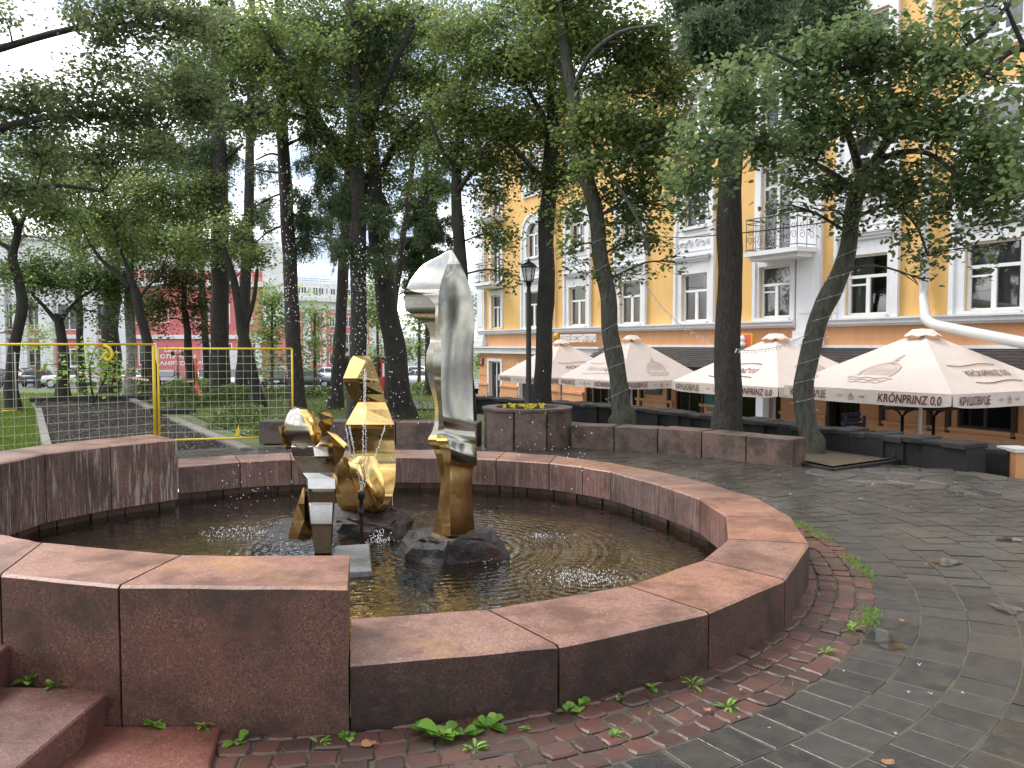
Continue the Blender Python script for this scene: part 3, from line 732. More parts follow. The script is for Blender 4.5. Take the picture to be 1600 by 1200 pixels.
def facet(name, parent, mat, pts, Y0, th=.05):
    """a solid folded plate: front polygon fan with its own depths, thickened away"""
    bm = bmesh.new(); O = ORG[parent.name]
    pts = [(p[0], p[1], p[2] if len(p) > 2 else (-.04, .0, .03, -.02, 0)[i_ % 5]) for i_, p in enumerate(pts)]
    f_ = [bm.verts.new(D(*c1(p[0], p[1]), Y0 + p[2]) - O) for p in pts]; b_ = [bm.verts.new(D(*c1(p[0], p[1]), Y0 + p[2] + th) - O) for p in pts]
    n = len(pts)
    for k in range(1, n - 1):
        bm.faces.new((f_[0], f_[k], f_[k + 1])); bm.faces.new((b_[0], b_[k + 1], b_[k]))
    for k in range(n): bm.faces.new((f_[k], b_[k], b_[(k + 1) % n], f_[(k + 1) % n]))
    bmesh.ops.recalc_face_normals(bm, faces=bm.faces)
    me = bpy.data.meshes.new(name); bm.to_mesh(me); bm.free(); me.materials.append(mat)
    o = bpy.data.objects.new(name, me); COL.objects.link(o); o.parent = parent; ORG[o.name] = O; return o
# --- tall figure
tt = thing('metal_sculpture', ST, 'tall hooded abstract figure of polished silver metal, gold at its foot, standing on dark rock', 'sculpture')
TL = [(25, 649), (45, 618), (75, 560), (120, 520), (165, 495), (205, 490), (236, 491), (246, 499), (258, 521), (272, 545), (292, 566), (322, 579), (352, 582), (390, 570), (440, 566), (490, 574), (540, 588), (600, 599), (650, 597), (680, 588), (712, 573), (742, 592), (790, 609), (860, 620), (930, 613), (1000, 600), (1057, 590)]
TR = [(25, 655), (75, 643), (130, 624), (180, 614), (250, 611), (320, 618), (400, 622), (500, 621), (600, 626), (650, 630), (700, 640), (748, 656), (800, 655), (900, 653), (1060, 655)]
TX = [(25, 661), (55, 679), (80, 694), (150, 722), (220, 738), (300, 743), (400, 737), (500, 735), (600, 737), (680, 745), (750, 751), (780, 750), (792, 740), (820, 735), (900, 733), (980, 738), (1060, 745)]
TRd = [(25, .05), (150, -.11), (300, -.16), (600, -.16), (680, -.15), (745, -.19), (800, -.12), (900, -.13), (1060, -.17)]
MLd = [(25, .05), (120, -.01), (165, -.03), (200, -.09), (235, -.11), (262, -.11), (330, -.10), (380, -.10), (440, -.11), (540, -.06), (650, -.07), (715, -.13), (760, -.02), (900, -.05), (1060, -.12)]
MRd = [(25, .05), (120, -.05), (300, -.10), (560, -.09), (630, -.10), (672, -.05), (705, -.17), (745, -.17), (780, -.06), (860, -.08), (1060, -.09)]
Ld = [(25, .05), (120, .02), (165, -.02), (185, .03), (262, .03), (330, .0), (440, .02), (600, .06), (712, -.06), (760, .04), (1060, .0)]
Xd = [(25, .06), (300, .1), (600, .08), (750, .02), (790, .08), (1060, .05)]
rows = []
cys = [25, 33, 45, 60, 75, 90, 105, 120, 140, 165] + list(range(172, 245, 8)) + [246, 250, 255, 262, 268, 275] + list(range(285, 700, 12)) + [700, 706, 712, 718, 726, 734, 742, 750, 760, 768, 776, 781, 786, 792, 800, 810] + list(range(825, 1050, 16)) + [1057]
for cy in cys:
    l, r, x = interp(TL, cy), interp(TR, cy), interp(TX, cy)
    tm = interp([(25, .12), (120, .10), (165, .06), (182, .5), (205, .78), (235, .92), (262, .86), (330, .55), (420, .45), (1057, .45)], cy)
    rr = r
    s_ = interp([(600, 0), (640, 1), (760, 1), (800, 0)], cy)
    ml = l + (r - l) * tm
    sk = interp([(25, 0), (560, 0), (650, 20), (760, 38), (800, 10), (860, 0)], cy)
    rows.append((cy, [(l, interp(Ld, cy)), (ml, interp(MLd, cy)), (rr, interp(TRd, cy)), (r + (x - r) * .45, interp(MRd, cy), sk * .5), (x, interp(Xd, cy), sk * .8), (x * .6 + l * .4, .24 if cy > 60 else .1), (x * .3 + l * .7, .2 if cy > 60 else .08)]))
loft('figure_body', tt, [SILV, GOLD, GOLD_REFL, SILV_REFL], rows, 7.25, lambda i, k, cy: (1 if (k in (0, 1) and cy >= 690) else (2 if (cy >= 775 and k in (2, 3)) else (3 if k in (2, 3) and cy > 60 else (3 if (k in (0, 1) and cy > 352) or (k == 0 and 165 <= cy < 245) else 0)))), soft=(3, 5))
# --- golden seated figure
tg = thing('metal_sculpture', SG, 'golden seated abstract figure of folded polished metal on reddish rock, behind the small one', 'sculpture')
def sm(rows, k=4):
    out = []
    for a, b in zip(rows, rows[1:]):
        for j in range(k):
            t_ = j / k; out.append((a[0] + (b[0] - a[0]) * t_, [(p[0] + (r[0] - p[0]) * t_, p[1] + (r[1] - p[1]) * t_) for p, r in zip(a[1], b[1])]))
    return out + [rows[-1]]
hrows = [(406, [(305, .05), (335, 0), (362, .05), (350, .2), (320, .2)]), (425, [(292, .0), (350, -.02), (374, .05), (365, .22), (310, .22)]),
         (487, [(268, -.03), (318, -.17), (396, .05), (385, .25), (300, .2)]), (500, [(270, -.0), (322, -.10), (399, .05), (388, .25), (300, .2)]),
         (545, [(288, .04), (338, -.03), (414, .05), (400, .25), (310, .2)]), (582, [(325, .04), (352, .0), (424, .04), (410, .25), (340, .2)])]
def hm(i, k, cy): return 0 if (i < 2 and k in (0, 4)) or k == 1 and i < 0 else 1
loft('head', tg, [GOLD, GOLD_REFL], hrows, 8.3, lambda i, k, cy: 0 if cy < 487 and k in (0,) else (1 if k in (0, 1) else 0), smooth=False)
crow = [(574, [(322, .02), (352, -.02), (420, .03), (410, .2), (335, .2)]), (600, [(306, .0), (352, -.08), (432, .02), (420, .22), (320, .2)]),
        (640, [(284, -.02), (348, -.17), (446, .0), (430, .24), (300, .2)]), (654, [(276, -.03), (346, -.20), (453, -.02), (430, .24), (300, .2)]),
        (669, [(290, .02), (345, -.19), (450, .02), (430, .24), (300, .2)])]
loft('cape', tg, [GOLD, GOLD_REFL], crow, 8.3, None, smooth=False)
brow = [(664, [(288, .04), (350, .0), (449, .03), (430, .24), (300, .22)]), (700, [(290, .04), (352, .03), (452, .03), (435, .25), (300, .22)]), (760, [(292, .03), (352, .02), (456, .02), (440, .27), (300, .24)]),
        (785, [(288, .0), (345, -.04), (458, .0), (440, .29), (290, .27)]), (805, [(262, -.02), (338, -.10), (458, -.02), (445, .3), (270, .3)]), (860, [(246, -.02), (335, -.18), (456, -.05), (445, .32), (262, .3)]),
        (910, [(241, .0), (350, -.24), (446, -.08), (430, .3), (262, .28)]), (945, [(250, .02), (370, -.22), (430, -.08), (415, .25), (270, .22)]), (965, [(266, .03), (380, -.13), (408, -.04), (395, .2), (280, .18)]), (976, [(285, .05), (365, -.02), (392, .0), (385, .15), (295, .13)])]
loft('seated_body', tg, [GOLD, GOLD_REFL], sm(brow, 4), 8.3, lambda i, k, cy: 0 if (k in (0, 1) and cy > 790) else 1)
# crescent folds of the lap
def crescent(name, parent, mat, outer, inner, Y0, d0, d1, th=.03):
    n = len(outer); bm = bmesh.new(); O = ORG[parent.name]; A = []; B = []; A2 = []; B2 = []
    for i in range(n):
        A.append(bm.verts.new(D(*c1(*outer[i]), Y0 + d0) - O)); B.append(bm.verts.new(D(*c1(*inner[i]), Y0 + d1) - O))
        A2.append(bm.verts.new(D(*c1(*outer[i]), Y0 + d0 + th) - O)); B2.append(bm.verts.new(D(*c1(*inner[i]), Y0 + d1 + th) - O))
    for i in range(n - 1):
        for q in ((A[i], A[i + 1], B[i + 1], B[i]), (A2[i], B2[i], B2[i + 1], A2[i + 1]), (A[i], A2[i], A2[i + 1], A[i + 1]), (B[i], B[i + 1], B2[i + 1], B2[i])):
            f = bm.faces.new(q); f.smooth = True
    bmesh.ops.recalc_face_normals(bm, faces=bm.faces)
    me = bpy.data.meshes.new(name); bm.to_mesh(me); bm.free(); me.materials.append(mat)
    o = bpy.data.objects.new(name, me); COL.objects.link(o); o.parent = parent; ORG[o.name] = O; return o
lap = [(768, 322, 383), (785, 300, 391), (800, 292, 398), (820, 293, 404), (845, 299, 411), (865, 306, 415), (885, 316, 418), (905, 331, 419), (925, 350, 416), (940, 368, 410), (950, 381, 402), (956, 388, 396)]
lrows = []
for i, (cy, l, r_) in enumerate(lap):
    bl_ = interp([(768, .02), (800, .05), (880, .10), (930, .07), (956, .01)], cy); lrows.append((cy, [(l + (r_ - l) * q, -.205 - bl_ * math.sin(math.pi * min(1, q * 1.15)) - .03 * q) for q in (0, .2, .4, .6, .8, 1)] + [(r_ - 2, -.10), (l + 4, -.10)]))
loft('lap_fold', tg, [GOLD], lrows, 8.3, None, soft=(1, 2, 3, 4))
lap2 = [(772, 262, 280), (800, 250, 290), (840, 246, 294), (880, 250, 306), (910, 262, 325), (935, 282, 345), (955, 310, 362)]
loft('side_fold', tg, [GOLD], [(cy, [(l, -.05), (l + (r_ - l) * .5, -.13), (r_, -.17), (r_ - 4, -.02), (l + 4, .05)]) for cy, l, r_ in lap2], 8.3, None, soft=(1,))
# --- small figure
tc_ = thing('metal_sculpture', SC, 'small stumpy silver metal figure with round gold and silver head, leftmost of the sculptures', 'sculpture')
hr = []
for cy, l, r, x, d in [(590, 92, 100, 112, -.03), (600, 78, 108, 148, -.10), (620, 66, 120, 168, -.15), (650, 56, 134, 184, -.19), (685, 55, 147, 190, -.20), (715, 68, 155, 190, -.18), (738, 86, 159, 182, -.13), (756, 130, 158, 166, -.06)]:
    hr.append((cy, [(l, .02), (l + (r - l) * .45, d * .8), (r, d), (r + (x - r) * .6, d * .78), (x, d * .1), (x * .6 + l * .4, .2), (x * .3 + l * .7, .2)]))
loft('head', tc_, [SILV, GOLD], sm(hr, 3), 7.3, lambda i, k, cy: 1 if k in (2, 3) and cy < 725 else 0, soft=(1, 3, 5))
facet('raised_hand', tc_, SILV, [(178, 612), (232, 604), (236, 630), (184, 640)], 7.35, .12)
facet('raised_hand', tc_, GOLD_REFL, [(184, 641), (235, 631), (214, 690), (190, 700)], 7.37, .10)
facet('shoulder_plate', tc_, GOLD_REFL, [(34, 662), (58, 655), (88, 742), (56, 742)], 7.36, .08)
facet('raised_arm', tc_, GOLD, [(209, 678), (245, 690), (281, 722), (272, 738), (232, 728)], 7.22, .10)
facet('raised_arm', tc_, GOLD_REFL, [(230, 728), (282, 720), (268, 770), (236, 806)], 7.26, .10)
cr_ = [(712, [(92, .0), (160, -.10), (225, .0), (210, .15), (110, .15)]), (735, [(80, .0), (160, -.17), (243, .0), (225, .18), (100, .18)]), (768, [(86, .0), (165, -.17), (244, .0), (225, .18), (100, .18)]),
       (774, [(90, .02), (166, -.13), (242, .03), (222, .18), (104, .18)]), (828, [(122, .03), (178, -.09), (236, .03), (218, .16), (135, .16)]), (850, [(128, .02), (140, -.10), (238, -.10), (248, .02), (140, .16)]),
       (885, [(131, .02), (142, -.14), (240, -.14), (248, .02), (142, .16)]), (897, [(135, .03), (146, -.09), (232, -.09), (238, .03), (148, .16)]),
       (935, [(138, .03), (146, -.08), (230, -.08), (236, .03), (150, .15)]), (945, [(138, .02), (146, -.12), (230, -.12), (237, .02), (150, .15)]), (1012, [(148, .02), (152, -.15), (226, -.15), (232, .02), (155, .14)]),
       (1022, [(150, .03), (155, -.10), (226, -.10), (232, .03), (160, .14)]), (1075, [(158, .02), (162, -.08), (224, -.08), (229, .02), (165, .12)]), (1118, [(165, .02), (168, -.06), (222, -.06), (227, .02), (170, .1)])]
loft('torso', tc_, [SILV, GOLD_REFL], cr_, 7.3, lambda i, k, cy: 1 if (768 <= cy < 774) else 0, smooth=False)
lr = [(880, [(124, .06), (134, .0), (146, .05), (140, .14)]), (940, [(104, .05), (128, -.06), (150, .04), (135, .16)]), (1000, [(84, .05), (128, -.06), (155, .03), (130, .18)]), (1050, [(72, .04), (108, -.06), (158, .0), (130, .18)]), (1068, [(70, .04), (102, -.05), (150, .02), (128, .18)])]
loft('bent_leg', tc_, [GOLD, GOLD_REFL], lr, 7.36, lambda i, k, cy: 0 if k == 0 else 1, smooth=False)
# --- nozzle and water
nzp = P(565, 848, WL); npx = nzp.x
ROPE = mk('rusty_pipe', (.10, .035, .02), .5, .4); BLK = mk('black_iron', (.012, .012, .013), .35, .3)
nz = thing('fountain_nozzle', (npx, nzp.y, -.33), 'thin rust-brown fountain pipe with dark nozzle in front of the golden figure', 'nozzle')
g = MB(); g.lathe([(.018, -.33), (.018, .17), (.024, .175)], (npx, nzp.y, 0), 10); g.build('pipe', ROPE, nz)
ztop = D(565, 766, nzp.y).z
g = MB(); g.lathe([(.022, .17), (.030, .19), (.030, .22), (.020, .24), (.020, ztop - .09), (.034, ztop - .08), (.036, ztop - .02), (.026, ztop)], (npx, nzp.y, 0), 12); g.build('nozzle_head', BLK, nz)
DROP = mk('water_drops', (.92, .94, .96), .08); DROP.node_tree.nodes['Principled BSDF'].inputs['Transmission Weight'].default_value = .35
DROP.node_tree.nodes['Principled BSDF'].inputs['IOR'].default_value = 1.33
g = MB(); rd = random.Random(5)
def drop(x, y, z, r): g.ball((x, y, z), r, (1, 1, rd.uniform(1, 1.7)))
def stream(pxy, n, rr=(.0035, .0065), jit=.005, yy=None):
    pts_ = [D(x, y, (yy or nzp.y)) for x, y in pxy]
    for k in range(n):
        t_ = k / n * (len(pts_) - 1); i = int(t_); p = pts_[i].lerp(pts_[i + 1], t_ - i)
        drop(p.x + rd.gauss(0, jit), p.y + rd.gauss(0, jit * 2), p.z + rd.gauss(0, jit), rd.uniform(*rr))
    g.tube(pts_, .0022, 5)
stream([(565, 764), (567, 700), (568, 640), (570, 575)], 70)
stream([(566, 764), (572, 700), (570, 640), (572, 580)], 50)
stream([(567, 764), (580, 730), (593, 694), (602, 664)], 44)
stream([(564, 764), (556, 720), (550, 690), (545, 665)], 26)
stream([(541, 668), (544, 690), (549, 715)], 18); stream([(547, 668), (551, 690), (553, 700)], 10)
for (cx, cy, sx, sy, n) in [(566, 470, 14, 45, 110), (563, 420, 14, 30, 60), (580, 560, 30, 40, 40), (512, 560, 14, 45, 60), (535, 650, 20, 50, 40), (450, 330, 6, 60, 55), (447, 470, 8, 35, 70), (456, 440, 12, 80, 30), (610, 380, 14, 40, 45), (600, 590, 24, 40, 50), (690, 545, 16, 16, 55), (706, 580, 14, 30, 20), (390, 740, 22, 40, 38), (375, 775, 20, 25, 20), (860, 690, 45, 50, 60), (640, 640, 60, 60, 40), (585, 250, 20, 60, 25)]:
    for k in range(n):
        q = D(rd.gauss(cx, sx), rd.gauss(cy, sy), 7.6 + rd.uniform(-.5, .5))
        if q.z > WL: drop(q.x, q.y, q.z, rd.uniform(.002, .0055))
for (px, py, rx, ry, n, hh) in [(392, 832, .5, .35, 260, .05), (592, 848, .13, .12, 150, .09), (910, 905, .42, .28, 300, .04), (740, 875, .25, .12, 60, .02), (850, 838, .3, .15, 60, .02)]:
    c = P(px, py, WL)
    for k in range(n):
        drop(c.x + rd.gauss(0, rx * .45), c.y + rd.gauss(0, ry * .45), WL + abs(rd.gauss(0, hh * .5)), rd.uniform(.002, .006))
tag(g.build('water_spray', DROP, org=(npx, nzp.y, 0)), kind='stuff')

# ================================================================== PLAZA WALLS AND PLANTER
def gwall(pxs, h, th, label):
    pts_ = [P(x, y, 0) for x, y in pxs]; c = Vector((CX, CY, 0))
    r = thing('granite_wall', pts_[len(pts_) // 2], label, 'wall'); 
    for a, b in zip(pts_, pts_[1:]):
        d = (b - a).normalized(); n_ = Vector((-d.y, d.x, 0)); n_ = n_ if n_.dot(a - c) > 0 else -n_
        a2, b2 = a + d * .012, b - d * .012; g = MB()
        g.prism([a2[:2], b2[:2], (b2 + n_ * th)[:2], (a2 + n_ * th)[:2]], .0, h + random.uniform(-.008, .008), .01); g.build('block', G_WALL, r)
    return r
gwall([(892, 701), (959, 703.7), (1027.5, 708), (1096, 714.5), (1165, 723), (1239.5, 730.7)], .415, .46, 'row of low brown granite blocks running right from the planter, trees behind it')
gwall([(404, 693), (500, 694), (618, 695.5), (746, 698)], .41, .46, 'row of low brown granite blocks behind the sculptures, left of the planter')
pc = Vector((.27, 14.45, 0)); pl = thing('planter', pc, 'octagonal granite planter of upright slabs with yellow flowers, between the two block rows', 'planter')
for k in range(8):
    a = R(-90 + 45 * k + 3); ox = math.cos(a); oy = math.sin(a); rr = .76 if k % 2 == 0 else .72; wd = .26 if k % 2 == 0 else .30
    c = pc + Vector((ox * rr, oy * rr, 0)); tx = Vector((-oy, ox, 0)); nn = Vector((ox, oy, 0))
    g = MB(); g.prism([(c - tx * wd - nn * .16)[:2], (c + tx * wd - nn * .16)[:2], (c + tx * wd + nn * .0)[:2], (c - tx * wd)[:2]], 0, .66 + random.uniform(-.006, .006), .012); g.build('slab', G_WALL, pl)
g = MB(); g.lathe([(.86, .60), (.86, .665), (.84, .68), (.60, .68), (.58, .62)], pc, 24, smooth=False); 
g = MB(); n = 24
ro, rin = .80, .56
V = []
for k in range(n):
    a = 2 * math.pi * k / n; V += [(pc.x + ro * math.cos(a), pc.y + ro * math.sin(a), .662), (pc.x + ro * math.cos(a), pc.y + ro * math.sin(a), .70), (pc.x + rin * math.cos(a), pc.y + rin * math.sin(a), .70), (pc.x + rin * math.cos(a), pc.y + rin * math.sin(a), .60)]
g.add(V, [(k * 4 + q, ((k + 1) % n) * 4 + q, ((k + 1) % n) * 4 + q + 1, k * 4 + q + 1) for k in range(n) for q in range(3)]); g.build('rim', G_WALL, pl, recalc=True)
g = MB(); g.add([(pc.x + rin * math.cos(2 * math.pi * k / n), pc.y + rin * math.sin(2 * math.pi * k / n), .63) for k in range(n)], [tuple(range(n))]); g.build('soil', SOIL, pl)
PETAL = mk('yellow_petals', (.75, .60, .03), .5); PETW = mk('cream_petals', (.75, .70, .45), .5)
rp = random.Random(3); 
for k in range(14):
    x = pc.x + rp.uniform(-.46, .42); y = pc.y - .38 + rp.uniform(0, .5); g = MB()
    for q in range(3):
        fx, fy, fz = x + rp.uniform(-.03, .03), y + rp.uniform(-.03, .03), .69 + rp.uniform(0, .07); g.mi = 1
        g.tube([(fx, fy, .62), (fx, fy, fz)], .003, 4); g.mi = 0
        for a in range(5):
            aa = a * 1.257 + rp.random(); g.quad((fx, fy, fz), (fx + .018 * math.cos(aa - .5), fy - .01, fz + .018 * math.sin(aa - .5)), (fx + .028 * math.cos(aa), fy - .012, fz + .028 * math.sin(aa)), (fx + .018 * math.cos(aa + .5), fy - .01, fz + .018 * math.sin(aa + .5)))
    g.mi = 1
    for q in range(7):
        a = rp.uniform(0, 6.28); g.quad((x, y, .63), (x + .04 * math.cos(a - .4), y + .04 * math.sin(a - .4), .67), (x + .07 * math.cos(a), y + .07 * math.sin(a), .66), (x + .04 * math.cos(a + .4), y + .04 * math.sin(a + .4), .65))
    tag(g.build('pansy', [PETAL, WEED]), 'small yellow pansy in the octagonal planter', 'flower', 'yellow pansies in the planter')
# black stone retaining wall along the terrace
def slatewall(path, label, th=.42, name='slate_wall'):
    g = MB(); lv = []
    for (a, b) in zip(path, path[1:]):
        A, B = Vector(a), Vector(b); L_ = (B - A).length; d = (B - A) / L_; n_ = Vector((-d.y, d.x, 0)).normalized()
        if n_.x < 0: n_ = -n_
        k = max(1, int(L_ / .3))
        for i in range(k):
            p, q = A + d * (L_ * i / k), A + d * (L_ * (i + 1) / k + .01)
            f0 = len(g.f); w1 = random.uniform(-.05, .05)
            g.prism([(p + n_ * w1)[:2], (q + n_ * w1)[:2], (q + n_ * th)[:2], (p + n_ * th)[:2]], min(-.05, p.z - 1.8), p.z - .06 + random.uniform(-.01, .01), .004)
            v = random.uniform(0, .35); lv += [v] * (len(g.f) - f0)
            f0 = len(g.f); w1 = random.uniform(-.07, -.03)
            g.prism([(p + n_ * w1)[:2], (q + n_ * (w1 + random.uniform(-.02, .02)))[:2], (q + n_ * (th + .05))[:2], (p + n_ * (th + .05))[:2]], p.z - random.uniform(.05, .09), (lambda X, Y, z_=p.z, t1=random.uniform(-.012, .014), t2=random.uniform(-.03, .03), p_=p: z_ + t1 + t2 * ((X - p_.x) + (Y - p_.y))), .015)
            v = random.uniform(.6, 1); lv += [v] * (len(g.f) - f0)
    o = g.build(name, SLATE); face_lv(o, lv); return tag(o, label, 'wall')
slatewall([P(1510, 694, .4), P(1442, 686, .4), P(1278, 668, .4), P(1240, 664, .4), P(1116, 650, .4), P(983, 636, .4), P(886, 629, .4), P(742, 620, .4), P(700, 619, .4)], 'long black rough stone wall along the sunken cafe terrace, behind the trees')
# low stone-capped wall end at the right
slatewall([P(1578, 702, .26), P(1510, 701, .22), P(1440, 704, .17), P(1394, 709, .12)], 'low black rough stone wall end with broken flat cap stones, right of the gravel bed', .6)
g = MB(); a = P(1588, 733, .0); g.box((a.x + .16, a.y + .25, -.45), (.28, .4, 1.36)); g2 = g.build('orange_post', mk('orange_plaster', (.62, .30, .13), .8), org=(a.x, a.y, -1.15))
g = MB(); g.box((a.x + .16, a.y + .25, .26), (.34, .46, .05)); g.build('post_cap', mk('post_cap_white', (.6, .58, .55), .6), g2); tag(g2, 'stubby orange plaster post with pale cap at the right picture edge', 'post')

# ================================================================== LAMP POST
lp = D(826, 640, 16.6); lx, ly = lp.x, lp.y
lt = D(826, 404, ly).z; lb = D(826, 440, ly).z
LAMPGL = mk('lantern_glass', (.35, .36, .36), .15); LAMPGL.node_tree.nodes['Principled BSDF'].inputs['Alpha'].default_value = .55
lm = thing('street_lamp', (lx, ly, 0), 'slim black iron street lamp with lantern head rising behind the planter', 'street lamp')
g = MB(); g.lathe([(.14, 0), (.14, .1), (.09, .16), (.085, .9), (.06, 1.0), (.055, 1.05), (.05, lb - .25), (.035, lb - .12), (.055, lb - .08), (.055, lb - .02), (.1, lb)], (lx, ly, 0), 12); g.build('post', BLK, lm)
g = MB(); h_ = lt - lb
for k in range(6):
    a = 2 * math.pi * k / 6; g.tube([(lx + .085 * math.cos(a), ly + .085 * math.sin(a), lb), (lx + .135 * math.cos(a), ly + .135 * math.sin(a), lb + h_ * .62)], .010, 5)
g.lathe([(.17, lb + h_ * .62), (.17, lb + h_ * .66), (.10, lb + h_ * .80), (.04, lb + h_ * .86), (.03, lb + h_ * .9), (.02, lb + h_)], (lx, ly, 0), 12)
g.lathe([(.06, lb - .01), (.10, lb + .01)], (lx, ly, 0), 12); g.build('lantern_frame', BLK, lm)
g = MB(); g.lathe([(.08, lb + .01), (.125, lb + h_ * .61)], (lx, ly, 0), 6, smooth=False); g.build('lantern_glass', LAMPGL, lm)

# ================================================================== TEXT
def textmesh(s, size=1.0, shear=0.0, offset=0.0, align='CENTER', space=1.0):
    cu = bpy.data.curves.new('t', 'FONT'); cu.body = s; cu.size = size; cu.shear = shear; cu.offset = offset; cu.align_x = align; cu.align_y = 'CENTER'; cu.resolution_u = 3; cu.space_character = space
    o = bpy.data.objects.new('t', cu); COL.objects.link(o); dg = bpy.context.evaluated_depsgraph_get(); me = o.evaluated_get(dg).to_mesh()
    vs = [tuple(v.co) for v in me.vertices]; fs = [tuple(p.vertices) for p in me.polygons]
    o.evaluated_get(dg).to_mesh_clear(); bpy.data.objects.remove(o); bpy.data.curves.remove(cu); return vs, fs
def put_text(name, s, c, xd, yd, size, mat, parent=None, shear=0, offset=0, sx=1.0, depth=0, lift=.004, width=None, **kw):
    vs, fs = textmesh(s, 1.0, shear, offset, **kw); xd = Vector(xd).normalized(); yd = Vector(yd).normalized(); nd = xd.cross(yd)
    ws = max(v[0] for v in vs) - min(v[0] for v in vs)
    if width: sx = width / ws / size
    g = MB(); c = Vector(c); pts_ = [c + xd * (v[0] * size * sx) + yd * (v[1] * size) + nd * lift for v in vs]
    g.add(pts_, fs)
    if depth: g.add([p + nd * depth for p in pts_], fs)
    return g.build(name, mat, parent)

# ================================================================== CAFE UMBRELLAS
CANV = mk('umbrella_canvas', (.66, .58, .53), .75); t = NT(CANV); v = t.coord()
_b = t.math('MULTIPLY', t.ramp(t.noise(v, 9, 6, .75), [(.56, 0.), (.70, 1.)]), .35)
t.base(t.mix(_b, t.mix(t.noise(v, 1.5, 3, .5), (.69, .595, .53), (.61, .53, .475)), (.42, .36, .32))); t.bump(t.noise(v, 2.4, 4, .6), .5, .06)
MAR = mk('maroon_print', (.10, .022, .020), .7); MARF = mk('faded_print', (.53, .42, .38), .75)
WPOLE = mk('white_pole', (.68, .68, .67), .4)
def ribbon(g, pts_, w_, nd):
    for a, b in zip(pts_, pts_[1:]):
        d = (b - a).normalized(); s_ = nd.cross(d) * w_ / 2; g.quad(a - s_, b - s_, b + s_, a + s_)
def crest(g, c, xd, yd, nd, s_):
    """small pictorial emblem: round badge with arched band, spire and wavy base strokes"""
    P2 = lambda x, y: c + xd * (x * s_) + yd * (y * s_) + nd * .004
    for rr, w_ in ((.46, .05), (.38, .02)): ribbon(g, [P2(-rr * math.cos(a), -.05 + rr * math.sin(a)) for a in [-.35 + k * 3.84 / 12 for k in range(13)]], w_ * s_, nd)
    for k in range(9):
        x = -.28 + .07 * k; h = .26 * math.sqrt(max(.05, 1 - (x / .36) ** 2)); ribbon(g, [P2(x, -.16), P2(x + .02, -.05), P2(x - .01, h * .5), P2(x + .015, h)], .028 * s_, nd)
    ribbon(g, [P2(0, .40), P2(.0, .62), P2(.0, .80)], .05 * s_, nd); ribbon(g, [P2(-.08, .5), P2(0, .60), P2(.08, .5)], .04 * s_, nd)
    for q, y in enumerate((-.30, -.40, -.50)): ribbon(g, [P2(-.62 + .08 * q + x * (1.24 - .16 * q) / 12, y + .025 * math.sin(x * 1.5 + q)) for x in range(13)], .035 * s_, nd)
